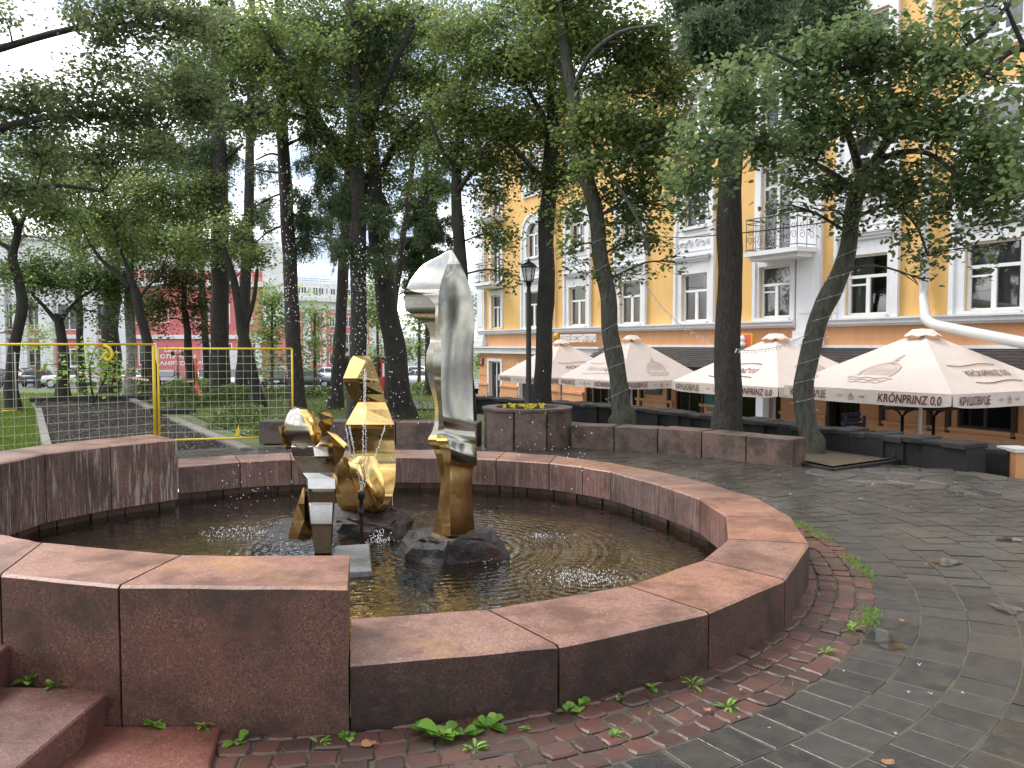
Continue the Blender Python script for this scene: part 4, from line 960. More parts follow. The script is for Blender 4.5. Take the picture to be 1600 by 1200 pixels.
def umbrella(c, yaw, s_, ze, zt, z0, label, panels):
    c = Vector((c[0], c[1], 0)); rt = thing('cafe_umbrella', (c.x, c.y, z0), label, 'umbrella', 'cream cafe umbrellas on the terrace')
    dAB = Vector((math.cos(yaw), math.sin(yaw), 0)); dBC = Vector((-dAB.y, dAB.x, 0)); h = s_ / 2
    A = c - dAB * h - dBC * h; B = c + dAB * h - dBC * h; C_ = c + dAB * h + dBC * h; D_ = c - dAB * h + dBC * h
    crn = [A, B, C_, D_]; T = c + Vector((0, 0, zt)); hole = .13
    g = MB(); g.smooth = True; N = 8; vh = .245 * s_ / 3.4
    for i in range(4):
        a, b = crn[i] + Vector((0, 0, ze)), crn[(i + 1) % 4] + Vector((0, 0, ze)); grid = []
        nrm = ((b - a).cross(T - a)).normalized()
        for r_ in range(N + 1):
            row = []
            for q in range(N + 1):
                u = q / N; e = a.lerp(b, u); f = (r_ / N) * (1 - hole); p = e.lerp(T, f)
                sag = .05 * math.sin(math.pi * f) * (math.sin(math.pi * u)) ** .7
                p = p - nrm * sag * .35; row.append(p)
            grid.append(row)
        base = len(g.v); g.v += [tuple(p) for row in grid for p in row]
        for r_ in range(N):
            for q in range(N): g.face((base + r_ * (N + 1) + q, base + r_ * (N + 1) + q + 1, base + (r_ + 1) * (N + 1) + q + 1, base + (r_ + 1) * (N + 1) + q))
    can = g.build('canopy', CANV, rt)
    g = MB(); g.smooth = True
    for i in range(4):
        a, b = crn[i] + Vector((0, 0, ze)), crn[(i + 1) % 4] + Vector((0, 0, ze)); out = (b - a).cross(Vector((0, 0, 1))).normalized(); M_ = 16
        base = len(g.v)
        for q in range(M_ + 1):
            u = q / M_; p = a.lerp(b, u) + out * .004; wv = .010 * math.sin(u * 21 + i) ; low = -vh * (1 - .22 * (abs(u - .5) * 2) ** 6)
            g.v += [tuple(p), tuple(p + out * (wv + .006) + Vector((0, 0, low)))]
        for q in range(M_): g.face((base + 2 * q, base + 2 * q + 1, base + 2 * q + 3, base + 2 * q + 2))
    g.build('valance', CANV, rt)
    g = MB(); g.smooth = True; n = 16
    for k in range(n):
        a = 2 * math.pi * k / n + yaw + math.pi / 4; r1 = (.30 + .045 * (k % 2)) * s_ / 3.4
        g.v += [(c.x, c.y, zt + .05), (c.x + r1 * .5 * math.cos(a), c.y + r1 * .5 * math.sin(a), zt + .035), (c.x + r1 * math.cos(a), c.y + r1 * math.sin(a), zt - .075 - .03 * (k % 2))]
    for k in range(n):
        k2 = (k + 1) % n; g.face((3 * k, 3 * k + 1, 3 * k2 + 1)); g.face((3 * k + 1, 3 * k + 2, 3 * k2 + 2, 3 * k2 + 1))
    g.build('vent_cap', CANV, rt)
    g = MB(); g.tube([(c.x, c.y, z0 + .05), (c.x, c.y, zt)], .035, 10); g.build('pole', WPOLE, rt)
    g = MB(); g.box((c.x, c.y, z0 + .05), (.7, .7, .1)); g.lathe([(.06, .1), (.06, .4)], (c.x, c.y, z0), 10); g.build('base', BLK, rt)
    g = MB()
    for q in crn:
        e = q + Vector((0, 0, ze - .01)); g.tube([T - Vector((0, 0, .12)), e], .012, 5); m_ = T.lerp(e, .55); g.tube([c + Vector((0, 0, ze - .25)), m_ - Vector((0, 0, .03))], .01, 5)
    for i in range(4):
        e = (crn[i] + crn[(i + 1) % 4]) / 2 + Vector((0, 0, ze - .01)); g.tube([T - Vector((0, 0, .12)), e], .012, 5)
    g.build('ribs', WPOLE, rt)
    Z = Vector((0, 0, 1)); k_ = s_ / 3.4
    for i in range(2 if True else 4):
        a, b = crn[i], crn[(i + 1) % 4]; xd = (b - a).normalized(); out = xd.cross(Z).normalized(); 
        at = lambda u: a.lerp(b, u) + Vector((0, 0, ze - vh * .52)) + out * .020
        put_text('valance_lettering', 'КРУШОВИЦЕ', at(.17), xd, Z, .185 * k_, MAR, rt, .0, .014, width=.82 * k_)
        put_text('valance_lettering', 'KRÓNPRINZ 0.0', at(.78), xd, Z, .20 * k_, MAR, rt, .15, .016, width=1.16 * k_)
        put_text('valance_lettering', 'EST.', at(.385), xd, Z, .055 * k_, MAR, rt, 0, 0, width=.13 * k_)
        put_text('valance_lettering', '1581', at(.515), xd, Z, .055 * k_, MAR, rt, 0, 0, width=.13 * k_)
        g = MB(); crest(g, at(.45) - Z * .005, xd, Z, out, .11 * k_); g.build('valance_emblem', MAR, rt)
        # print on the sloping panel
        ea, eb = a + Z * ze, b + Z * ze; mid = (ea + eb) / 2; up = (T - mid).normalized(); nd = xd.cross(up).normalized()
        kind = panels[i]
        if kind == 'crest':
            g = MB(); crest(g, mid + up * .60 * k_, (xd + up * .0).normalized(), (up + xd * .25).normalized(), nd, .74 * k_); g.build('panel_emblem', MARF, rt)
        elif kind:
            cc_ = mid + up * .55 * k_; put_text('panel_lettering', kind, cc_, xd, up, .25 * k_, MAR if kind[0] == 'K' else MARF, rt, .35, .008, width=1.25 * k_, lift=.006)
            for dy, wd in ((.27, .68), (-.25, .68)):
                g = MB(); ribbon(g, [cc_ + xd * (x * wd * k_ + (.0 if dy < 0 else -.1 * k_)) + up * (dy * k_ + .035 * k_ * math.sin(x * 3.1)) + nd * .006 for x in [-1 + q / 6 for q in range(13)]], .024 * k_, nd)
                g.build('panel_swoosh', MAR if kind[0] == 'K' else MARF, rt)
    return rt
# pixel of left corner, distance -> centre
def ucentre(pa, Y, ze, s_, yaw):
    A = D(pa, 600, Y); d = Vector((math.cos(yaw), math.sin(yaw), 0)); n_ = Vector((-d.y, d.x, 0)); return A + d * s_ / 2 + n_ * s_ / 2
# ================================================================== YELLOW BUILDING
FD = Vector((-.4756, .8797, 0)); FN = Vector((-.8797, -.4756, 0)); FX = Vector(((1560 - 800) / F * 19, 19, 0))
def wu(px, off=0.0):
    k = (px - 800) / F; q = FX + FN * off; return (q.x - k * q.y) / (k * FD.y - FD.x)
def wp(u, z, off=0.0):
    q = FX + FN * off + FD * u; return Vector((q.x, q.y, z))
def plaster(name, a, b, sc=2.0):
    m = mk(name, a, .8); t = NT(m); v = t.coord(); c_ = t.mix(t.ramp(t.noise(v, sc * .4, 6, .65), [(.35, 0.), (.65, 1.)]), a, b); st = t.noise(t.coord((3, 3, .35)), 1.6, 6, .7); t.base(t.mix(t.math('MULTIPLY', t.ramp(st, [(.5, 0.), (.72, 1.)]), .35), c_, tuple(x * .72 for x in b)))
    t.bump(t.noise(v, 60, 3, .6), .3, .004); return m
YEL = plaster('yellow_plaster', (.74, .46, .165), (.68, .415, .14)); ORA = plaster('orange_plaster', (.66, .34, .165), (.58, .29, .135))
WHT = plaster('white_stucco', (.74, .745, .76), (.66, .665, .68)); FRM = mk('white_frame', (.75, .76, .76), .35)
DARKR = mk('dark_room', (.012, .012, .012), .9); CURT = mk('grey_curtain', (.32, .32, .31), .9)
PANE = bpy.data.materials.new('window_glass'); PANE.use_nodes = True; t = NT(PANE); t.t.nodes.remove(t.b)
gl = t.n('BsdfGlossy'); t.set(gl, 'Roughness', .02); tr = t.n('BsdfTransparent'); t.set(tr, 'Color', (.62, .66, .66, 1))
fz = t.n('LayerWeight'); t.set(fz, 'Blend', .35); m2 = t.n('MixShader'); fac = t.math('ADD', t.math('MULTIPLY', fz.outputs['Fresnel'], .7), .12)
t.t.links.new(fac, m2.inputs[0]); t.t.links.new(tr.outputs[0], m2.inputs[1]); t.t.links.new(gl.outputs[0], m2.inputs[2]); t.t.links.new(m2.outputs[0], t.t.nodes['Material Output'].inputs['Surface'])
bl = thing('yellow_building', wp(9, -1.6, 0), 'yellow four storey building with white window surrounds and orange ground floor, behind the umbrellas', 'building')
def fbox(g, u0, u1, z0, z1, o0, o1):
    p = [wp(u, z, o) for z in (z0, z1) for o in (o0, o1) for u in (u0, u1)]
    g.add(p, [(0, 2, 3, 1), (4, 5, 7, 6), (0, 1, 5, 4), (2, 6, 7, 3), (0, 4, 6, 2), (1, 3, 7, 5)])
def fwall(g, u0, u1, z0, z1, holes, off=0.0, deep=.28):
    us = sorted({u0, u1, *[h[0] for h in holes], *[h[1] for h in holes]}); zs = sorted({z0, z1, *[h[2] for h in holes], *[h[3] for h in holes]})
    us = [u for u in us if u0 <= u <= u1]; zs = [z for z in zs if z0 <= z <= z1]
    for a, b in zip(us, us[1:]):
        for c, d in zip(zs, zs[1:]):
            um, zm = (a + b) / 2, (c + d) / 2
            if any(h[0] < um < h[1] and h[2] < zm < h[3] for h in holes): continue
            g.quad(wp(a, c, off), wp(a, d, off), wp(b, d, off), wp(b, c, off))
    for h in holes:
        a, b, c, d = h[:4]
        for q in ((a, c, a, d), (a, d, b, d), (b, d, b, c), (b, c, a, c)):
            g.quad(wp(q[0], q[1], off), wp(q[2], q[3], off), wp(q[2], q[3], off - deep), wp(q[0], q[1], off - deep))
BAYS = [-3.55, .18, 3.61, 10.5, 14.16, 17.85, 21.66]
UC = 6.86; UL = 25.35
holes = []; wins = []
for u in BAYS:
    holes += [(u - .66, u + .66, 2.60, 4.22), (u - .57, u + .57, 5.82, 7.42), (u - .55, u + .55, 8.95, 10.6)]
holes += [(UC - .62, UC + .62, 2.62, 4.18), (UC - .6, UC + .6, 4.58, 7.2), (UC - .6, UC + .6, 8.2, 10.6), (UL - .5, UL + .5, 2.6, 4.25), (UL - .5, UL + .5, 4.9, 7.3), (UL - .5, UL + .5, 8.2, 10.6)]
g = MB(); fwall(g, -9, 27.3, 2.44, 12.1, holes); g.build('upper_wall', YEL, bl)
gh = [(wu(783), wu(765), -1.0, .95), (wu(838), wu(812), -1.0, .75), (wu(960), wu(915), -1.3, .75), (wu(996), wu(962), -1.3, .75), (wu(1096), wu(1056), -1.3, .75), (wu(1186), wu(1150), -1.3, .75), (wu(1221), wu(1203), -1.3, .75), (wu(1345), wu(1298), -1.3, .75), (wu(1584), wu(1496), -.22, .85)]
gh = [(min(a, b), max(a, b), c, d) for a, b, c, d in gh]
g = MB(); fwall(g, -9, 27.3, -2.0, 2.30, gh)
for z in [-1.55, -.9, -.32, .18, .68, 1.18]:                                   # horizontal grooves read as raised courses
    us = [-9] + sorted(x for h in gh if h[2] < z + .44 and z < h[3] for x in h[:2]) + [27.3]
    for a, b in zip(us[::2], us[1::2]): fbox(g, a + .03, b - .03, z + .02, z + .46, .0, .022)
g.build('ground_floor_wall', ORA, bl)
g = MB(); us = [-9] + sorted(x for h in gh if h[2] < -.3 < h[3] for x in h[:2]) + [27.3]
for a, b in zip(us[::2], us[1::2]):
    if b - a > .1: g = MB(); fbox(g, a + .05, b - .05, -.30, -.21, 0, .14); fbox(g, a + .08, b - .08, -.62, -.305, 0, .09); fbox(g, a + .03, b - .03, -2.0, -.625, 0, .11); g.build('plinth', [ORA], bl)
# body behind
g = MB(); 
for (u0, u1, z0, z1) in ((-9, 27.3, -2, 12.1),):
    g.quad(wp(u0, z0, -.62), wp(u0, z1, -.62), wp(u1, z1, -.62), wp(u1, z0, -.62))
g.build('dark_interior', DARKR, bl)
g = MB(); fbox(g, -9, 27.3, -2, 12.1, -12, -.7); fbox(g, 27.0, 27.3, -2, 12.1, -.7, -.0); g.build('side_wall', YEL, bl)
g = MB(); fbox(g, -9.3, 27.7, 12.1, 12.35, -12.3, .55); fbox(g, -9.3, 27.6, 11.75, 12.1, .002, .32); g.build('eaves', WHT, bl)
g = MB(); p = [wp(-9.4, 12.36, .6), wp(27.8, 12.36, .6), wp(27.8, 12.36, -12.4), wp(-9.4, 12.36, -12.4), wp(-7, 14.8, -6), wp(25, 14.8, -6)]
g.add(p, [(0, 4, 5, 1), (1, 5, 2), (2, 5, 4, 3), (3, 4, 0)]); g.build('roof', mk('grey_tin_roof', (.12, .13, .13), .5, .2), bl)
# cornices
g = MB(); fbox(g, 7.4, 11.2, 12.36, 14.3, -3, .1); g.build('gable', ORA, bl); g = MB(); fbox(g, 7.2, 11.4, 14.3, 14.55, -3.2, .3); fbox(g, 7.4, 8, 12.36, 14.3, .1, .2); fbox(g, 10.6, 11.2, 12.36, 14.3, .1, .2); g.build('gable_trim', WHT, bl)
g = MB()
for u0, u1 in ((-9, 5.05), (5.98, 27.2)): fbox(g, u0, u1, 2.30, 2.36, .0, .10); fbox(g, u0, u1, 2.36, 2.47, .0, .17); fbox(g, u0, u1, 2.47, 2.52, .0, .23)
fbox(g, 15.9, 27.5, 1.35, 1.62, 0, .22); fbox(g, 15.9, 27.6, 1.62, 1.70, 0, .32); fbox(g, -9, 15.9, 1.70, 1.78, 0, .08)
g.build('cornice', WHT, bl)
# pilasters
for (a, b) in ((5.09, 5.94), (26.55, 27.35)):
    g = MB(); fbox(g, a, b, 2.2, 11.7, 0, .12); fbox(g, a - .05, b + .05, 1.98, 2.2, 0, .2); fbox(g, a - .1, b + .1, 1.72, 1.98, 0, .26)
    fbox(g, a + .14, b - .14, 2.7, 11.3, .12, .14); g.build('pilaster', WHT, bl)
def window(u0, u1, z0, z1, kind, arch=False, tilt=False, curtain=.6):
    g = MB(); o = -.09; fw = .055
    def bar(a, b, c, d, pr=.03): fbox(g, a, b, c, d, o - .03, o + pr)
    bar(u0, u1, z0, z0 + fw); bar(u0, u1, z1 - fw, z1); bar(u0, u0 + fw, z0 + fw, z1 - fw); bar(u1 - fw, u1, z0 + fw, z1 - fw)
    w_ = u1 - u0; h_ = z1 - z0; um = u0 + w_ * .5
    if kind == 'T':       # transom with two casements below
        zt = z0 + h_ * .64; bar(u0 + fw, u1 - fw, zt - .04, zt + .04, .035); bar(um - .045, um + .045, z0 + fw, zt - .04)
        for a, b in ((u0 + fw, um - .045), (um + .045, u1 - fw)): bar(a, a + .03, z0 + fw, zt - .04, .02); bar(b - .03, b, z0 + fw, zt - .04, .02)
    if kind == 'V':       # with small vent pane on one side
        zt = z0 + h_ * .64; bar(u0 + fw, u1 - fw, zt - .04, zt + .04, .035); bar(um - .045, um + .045, z0 + fw, zt - .04)
        bar(um + .045, u1 - fw, z0 + h_ * .49, z0 + h_ * .52); bar(um + .045, um + .08, z0 + fw, zt - .04, .02); bar(u1 - fw - .035, u1 - fw, z0 + fw, zt - .04, .02)
    if kind == 'A':
        zt = z0 + h_ * .66; bar(u0 + fw, u1 - fw, zt - .04, zt + .04, .035); bar(um - .04, um + .04, z0 + fw, zt - .04); bar(u0 + fw, um - .04, z0 + h_ * .3, z0 + h_ * .33, .02)
    if kind == 'D':
        bar(um - .05, um + .05, z0 + fw, z1 - fw); bar(u0 + fw, um - .05, z1 - h_ * .26, z1 - h_ * .22); bar(um + .05, u1 - fw, z1 - h_ * .26, z1 - h_ * .22)
    fo = g.build('window', FRM, bl)
    g = MB(); g.quad(wp(u0, z0, o - .012), wp(u0, z1, o - .012), wp(u1, z1, o - .012), wp(u1, z0, o - .012)); g.build('pane', PANE, fo)
    if curtain and random.random() < .85:
        g = MB(); g.smooth = True; n = 34; cl = random.choice([(0, .42), (.5, 1), (0, 1), (0, .3)]); 
        for rng_ in ([cl] if cl != (0, .3) else [(0, .28), (.7, 1)]):
            b_ = len(g.v)
            for k in range(n + 1):
                u = u0 + w_ * (rng_[0] + (rng_[1] - rng_[0]) * k / n); oo = o - .18 + .035 * math.sin(k * 1.9 + u); g.v += [tuple(wp(u, z0, oo)), tuple(wp(u, z1, oo))]
            for k in range(n): g.face((b_ + 2 * k, b_ + 2 * k + 1, b_ + 2 * k + 3, b_ + 2 * k + 2))
        g.build('curtain', CURT, fo)
    return fo
def arch_pts(u, r, zc, n=14): return [(u + r * math.cos(math.pi * k / n), zc + r * math.sin(math.pi * k / n)) for k in range(n + 1)]
def surround(u, wd, z0, z1, gw, gz0, gz1, arch=False):
    """white flat surround with moulded inner and outer edges, butting against the opening"""
    g = MB(); a, b = u - wd / 2, u + wd / 2; c, d = u - gw / 2, u + gw / 2; pr = .07
    top = gz1 if not arch else gz1 - gw / 2
    fbox(g, a, c, z0, top, 0, pr); fbox(g, d, b, z0, top, 0, pr)
    fbox(g, c, d, z0, gz0 - .002, 0, pr)
    if arch:
        ro = wd / 2; ri = gw / 2; po = arch_pts(u, ro, top); pi_ = arch_pts(u, ri, top); n = len(po)
        V = [wp(x, z, pr) for x, z in po] + [wp(x, z, pr) for x, z in pi_] + [wp(x, z, 0) for x, z in po] + [wp(x, z, -.2) for x, z in pi_]
        Fs = []
        for k in range(n - 1): Fs += [(k, k + 1, n + k + 1, n + k), (k + 1, k, 2 * n + k, 2 * n + k + 1), (n + k, n + k + 1, 3 * n + k + 1, 3 * n + k)]
        g.add(V, Fs)
        # outer moulding ring
        po = arch_pts(u, ro + .02, top); pi_ = arch_pts(u, ro - .10, top); V = [wp(x, z, pr + .06) for x, z in po] + [wp(x, z, pr + .06) for x, z in pi_] + [wp(x, z, 0) for x, z in po] + [wp(x, z, pr) for x, z in pi_]; Fs = []
        for k in range(n - 1): Fs += [(k, k + 1, n + k + 1, n + k), (k + 1, k, 2 * n + k, 2 * n + k + 1), (n + k, n + k + 1, 3 * n + k + 1, 3 * n + k)]
        g.add(V, Fs)
        # spandrels that close the square hole
        hw = .57; 
        ap = arch_pts(u, ri, top)
        for sgn in (-1, 1):
            idx = [k for k in range(len(ap)) if (ap[k][0] - u) * sgn >= -1e-6]
            pts_ = [ap[k] for k in idx]; cor = (u + sgn * hw * 1.02, gz1 + .02)
            for k in range(len(pts_) - 1): g.add([wp(*cor, .001), wp(*pts_[k], .001), wp(*pts_[k + 1], .001)], [(0, 1, 2)])
    elif z1 > gz1: fbox(g, a, b, gz1, z1, 0, pr)
    s_ = top
    for x0, x1 in ((a - .02, a + .10), (b - .10, b + .02)): fbox(g, x0, x1, z0, (top if arch else z1), pr, pr + .06)
    fbox(g, c - .06, d + .06, gz0 - .10, gz0 - .01, pr, pr + .10)     # sill
    return g.build('window_surround', WHT, bl)
for i, u in enumerate(BAYS):
    surround(u, 2.0, 2.52, 5.70, 1.32, 2.60, 4.22)
    g = MB(); fbox(g, u - .78, u + .78, 4.62, 4.70, .07, .14); fbox(g, u - .84, u + .84, 4.70, 4.78, .07, .20); fbox(g, u - .9, u + .9, 4.78, 4.84, .07, .25); g.build('lintel', WHT, bl)
    # relief panel: scrolls
    g = MB()
    for sgn in (-1, 1):
        for (cx, rr, st) in ((.18, .15, 0), (.48, .12, 2.2), (.70, .08, 1.0)):
            g.tube([wp(u + sgn * (cx + rr * (1 - k / 16) * math.cos(st + k * .62)), 5.26 + rr * (1 - k / 16) * math.sin(st + k * .62), .09) for k in range(14)], .022, 5)
    fbox(g, u - .86, u + .86, 5.50, 5.54, .07, .10); fbox(g, u - .86, u + .86, 4.98, 5.02, .07, .10); g.build('relief', WHT, bl)
    arched = i >= 3
    surround(u, 1.92, 5.72, 7.75, 1.10, 5.82, 7.40 + (0 if arched else 0), arched)
    surround(u, 1.7, 8.6, 10.9, 1.10, 8.95, 10.6)
    window(u - .66, u + .66, 2.60, 4.22, 'V' if i < 3 else 'T'); window(u - .57, u + .57, 5.82, 7.42, 'A'); window(u - .55, u + .55, 8.95, 10.6, 'T')
surround(UC, 1.66, 2.53, 4.42 - .06, 1.24, 2.62, 4.18); window(UC - .62, UC + .62, 2.62, 4.18, 'V')
for (z0, z1) in ((4.58, 7.2), (8.2, 10.6)):
    g = MB(); fbox(g, UC - .85, UC - .6, z0, z1, 0, .07); fbox(g, UC + .6, UC + .85, z0, z1, 0, .07); fbox(g, UC - .85, UC + .85, z1, z1 + .22, 0, .07); fbox(g, UC - 1, UC + 1, z1 + .22, z1 + .34, 0, .2); g.build('door_surround', WHT, bl)
    window(UC - .6, UC + .6, z0, z1, 'D')
for (z0, z1) in ((2.6, 4.25), (4.9, 7.3), (8.2, 10.6)):
    g = MB(); fbox(g, UL - .72, UL - .5, z0, z1, 0, .06); fbox(g, UL + .5, UL + .72, z0, z1, 0, .06); fbox(g, UL - .72, UL + .72, z1, z1 + .25, 0, .06); g.build('window_surround', WHT, bl)
    window(UL - .5, UL + .5, z0, z1, 'T')
IRON = mk('grey_balcony_iron', (.16, .165, .175), .45, .5)
def balcony(u0, u1, z, dep):
    g = MB(); fbox(g, u0, u1, z - .13, z, .002, dep); fbox(g, u0 + .12, u1 - .12, z - .26, z - .13, .002, dep - .15); s_ = g.build('balcony', WHT, bl)
    g = MB(); e = dep - .06; h_ = .98
    path = [(u0 + .05, .1), (u0 + .05, e), (u1 - .05, e), (u1 - .05, .1)]
    for zz, rr in ((z + h_, .022), (z + h_ - .13, .014), (z + .08, .014)): g.tube([wp(u, zz, o) for u, o in path], rr, 6)
    for (ua, oa), (ub, ob) in zip(path, path[1:]):
        L_ = math.hypot(ub - ua, ob - oa); n = max(2, int(L_ / .28))
        for k in range(n + 1):
            t_ = k / n; u, o = ua + (ub - ua) * t_, oa + (ob - oa) * t_; g.tube([wp(u, z, o), wp(u, z + h_, o)], .010, 4)
        for k in range(n):
            for q, (zz, rr, ph) in enumerate(((z + .35, .13, 0), (z + .62, .11, 2.5))):
                uc, oc = ua + (ub - ua) * (k + .5) / n, oa + (ob - oa) * (k + .5) / n; du, do = (ub - ua) / L_, (ob - oa) / L_
                g.tube([wp(uc + du * rr * (1 - j / 17) * math.cos(ph + k + j * .6), zz + rr * (1 - j / 17) * math.sin(ph + k + j * .6), oc + do * rr * (1 - j / 17) * math.cos(ph + k + j * .6)) for j in range(14)], .009, 4)
    g.build('balcony_railing', IRON, s_)
balcony(wu(1243, .9), wu(1160, .9), 4.56, .92); balcony(UC - 1.1, UC + 1.15, 8.1, .9)
for z in (4.85, 8.15): balcony(UL - .95, UL + 1.05, z, .85)
# ground floor doors and windows
BROWN = mk('dark_brown_wood', (.045, .026, .018), .6); GREYF = mk('grey_door_frame', (.35, .36, .36), .5)
for k, (a, b, c, d) in enumerate(gh):
    g = MB(); o = -.1; fw = .06; mat_ = FRM if k < 2 else (GREYF if k == 6 else BROWN)
    for (u0, u1, z0, z1) in ((a, a + fw, c, d), (b - fw, b, c, d), (a + fw, b - fw, d - fw, d), (a + fw, b - fw, c, c + fw)): fbox(g, u0, u1, z0, z1, o - .04, o + .04)
    if b - a > 1.1: fbox(g, (a + b) / 2 - .035, (a + b) / 2 + .035, c + fw, d - fw, o - .03, o + .03)
    if k < 2:
        for (u0, u1, z0, z1) in ((a - .18, a, c, d), (b, b + .18, c, d), (a - .18, b + .18, d, d + .14), (a - .22, b + .22, c - .1, c)): fbox(g, u0, u1, z0, z1, 0, .06)
    fo = g.build('shop_window' if k in (0, 1, 8) else 'glazed_door', mat_, bl)
    g = MB(); g.quad(wp(a, c, o - .01), wp(a, d, o - .01), wp(b, d, o - .01), wp(b, c, o - .01)); g.build('pane', PANE, fo)
# drainpipes
PIPE = mk('white_drainpipe', (.55, .55, .53), .45, .1)
def pipe(path, r, label, bands=()):
    g = MB(); g.tube(path, r, 12)
    for p in bands: g.lathe([(r + .012, -.02), (r + .012, .02)], p, 12)
    return tag(g.build('drainpipe', PIPE), label, 'drainpipe')
u1 = wu(1441, .2); ctl = [wp(u1, 12.0, .2), wp(u1, 8, .2), wp(u1, 3.2, .2), wp(u1, 2.98, .22)] + [D(1446, 496, 17.1), D(1452, 503, 16.9), D(1462, 508, 16.6), D(1520, 520, 15.3), D(1600, 536, 13.8), D(1690, 556, 12.4)]
pipe(ctl, .105, 'thick white drainpipe bending away from the yellow wall over the nearest umbrella', [wp(u1, z, .2) for z in (3.4, 5.5, 7.5, 9.5, 11.5)])
u2 = wu(862, .15); pipe([wp(u2, 12.0, .15), wp(u2, 1.9, .15), wp(u2, 1.5, .4), wp(u2, -1.6, .4)], .08, 'thin grey drainpipe on the yellow wall between its two farthest arched windows', [wp(u2, z, .15) for z in (3, 5, 7, 9, 11)])
# awning of dark tiles with posts
aw = thing('awning', wp(8, 1.7, .3), 'long dark tiled awning over the cafe front', 'awning')
g = MB(); ROWS = 9; D_ = 1.45; TILE = stone('dark_roof_tile', (.014, .012, .013), (.036, .032, .034), (.035, .03, .03), .55, 8, .5)
lv = []
for r_ in range(ROWS):
    z1_, z0_ = 1.70 - .62 * r_ / ROWS, 1.70 - .62 * (r_ + 1) / ROWS; o1_, o0_ = .02 + D_ * r_ / ROWS, .02 + D_ * (r_ + 1) / ROWS + .02
    u = -9 + (r_ % 2) * .22
    while u < 15.6:
        w_ = .44; f0 = len(g.f); p = [wp(u, z1_, o1_), wp(u + w_ - .012, z1_, o1_), wp(u + w_ - .012, z0_ + .012, o0_), wp(u, z0_ + .012, o0_)]
        g.add(p + [q - Vector((0, 0, .02)) for q in p], [(0, 1, 2, 3), (7, 6, 5, 4), (3, 2, 6, 7), (0, 3, 7, 4), (1, 5, 6, 2)]); v_ = random.random(); lv += [v_] * (len(g.f) - f0); u += w_
face_lv(g.build('tiles', TILE, aw), lv)
g = MB(); fbox(g, -9, 15.6, .98, 1.07, 1.30, 1.40); 
for u in [-8 + 2.0 * k for k in range(12)]: fbox(g, u, u + .08, 1.0, 1.12, .0, 1.3)
g.build('awning_frame', BROWN, aw)
for px in (927, 952, 1001, 1044, 1098, 1190, 1295, 1378, 1453, 1482, 1586):
    u = wu(px, .12); g = MB(); fbox(g, u - .05, u + .05, -.55 if px < 1300 else -.35, 1.0, .03, .14); g.build('post', BROWN, aw)
g = MB(); u = wu(1193, .9); fbox(g, u - .14, u + .14, -1.3, 1.0, .8, 1.05); tag(g.build('white_column', FRM), 'white square column in front of the cafe entrance beside the thick straight tree', 'column')
# signs
GRN = mk('dark_green_board', (.02, .055, .04), .5); SW = mk('sign_white', (.8, .8, .8), .4); ORS = mk('sign_orange', (.72, .12, .03), .45); YLS = mk('sign_yellow', (.75, .40, .05), .5); TEAL = mk('teal_poster', (.02, .13, .12), .5); NAVY = mk('sign_navy', (.02, .03, .08), .5); MARS = mk('maroon_plate', (.18, .03, .03), .5)
Z = Vector((0, 0, 1)); XR = -FD          # reading direction on the facade is towards -u
def board(name, px0, px1, py0, py1, off, th, mat, label, cat):
    ua, ub = wu(px0, off), wu(px1, off); Ym = (FX + FN * off).y + (ua + ub) / 2 * FD.y; za, zb = EYE - (py0 - HZ) * Ym / F, EYE - (py1 - HZ) * Ym / F
    r = thing(name, wp((ua + ub) / 2, zb, off), label, cat); g = MB(); fbox(g, min(ua, ub), max(ua, ub), zb, za, off - th, off); g.build('board', mat, r); return r, (ua + ub) / 2, (za + zb) / 2, abs(ua - ub), za - zb
r, u, z, w_, h_ = board('menu_board', 1008, 1032, 597, 616, .1, .04, GRN, 'dark green board with white lettering on the orange cafe wall', 'sign')
put_text('lettering', 'ГОТОВИМ', wp(u, z + h_ * .28, .1), XR, Z, h_ * .26, SW, r, width=w_ * .78); put_text('lettering', 'ВСЕХ', wp(u, z - h_ * .05, .1), XR, Z, h_ * .3, SW, r, width=w_ * .5)
r, u, z, w_, h_ = board('poster', 1101, 1118, 602, 636, .1, .03, TEAL, 'dark teal poster on the cafe wall just left of the thick straight tree', 'poster')
g = MB()
for k in range(5): g.add([wp(u - .2 + .07 * k, z - .5, .105), wp(u - .15 + .07 * k, z - .5, .105), wp(u - .05 + .05 * k, z + .3 - .08 * k, .105)], [(0, 1, 2)])
g.build('print', mk('poster_print', (.05, .25, .22), .5), r)
r, u, z, w_, h_ = board('orange_sign', 1146, 1175, 521, 544, .55, .12, YLS, 'square orange shop sign with yellow rim sticking out right of the thick straight tree', 'sign')
g = MB(); fbox(g, u - w_ * .42, u + w_ * .42, z - h_ * .42, z + h_ * .42, .551, .556); g.build('orange_field', ORS, r)
g = MB(); g.tube([wp(u, z - h_ * .40, .57), wp(u, z - h_ * .1, .57)], .13, 8); g.ball(wp(u, z + h_ * .1, .57), .12, (1, 1, 1.2)); g.build('emblem', SW, r)
r = thing('shop_sign', wp(wu(910, .2), 2.0, .2), 'white raised Cyrillic letters of a shop sign above the farthest umbrella', 'sign')
um = wu(904, .2); Ym = (FX + FN * .2).y + um * FD.y; zc = EYE - (529.5 - HZ) * Ym / F
wd = abs(wu(875, .2) - wu(929, .2)); put_text('lettering', 'ПУТЕШЕСТВИЯ ПРО', wp(um, zc, .22), XR, Z, .42, SW, r, width=wd, offset=.02, depth=.06)
g = MB(); uu = wu(871, .2); g.ball(wp(uu, zc + .12, .25), .2, (.8, .8, 1)); g.build('star_emblem', YLS, r)
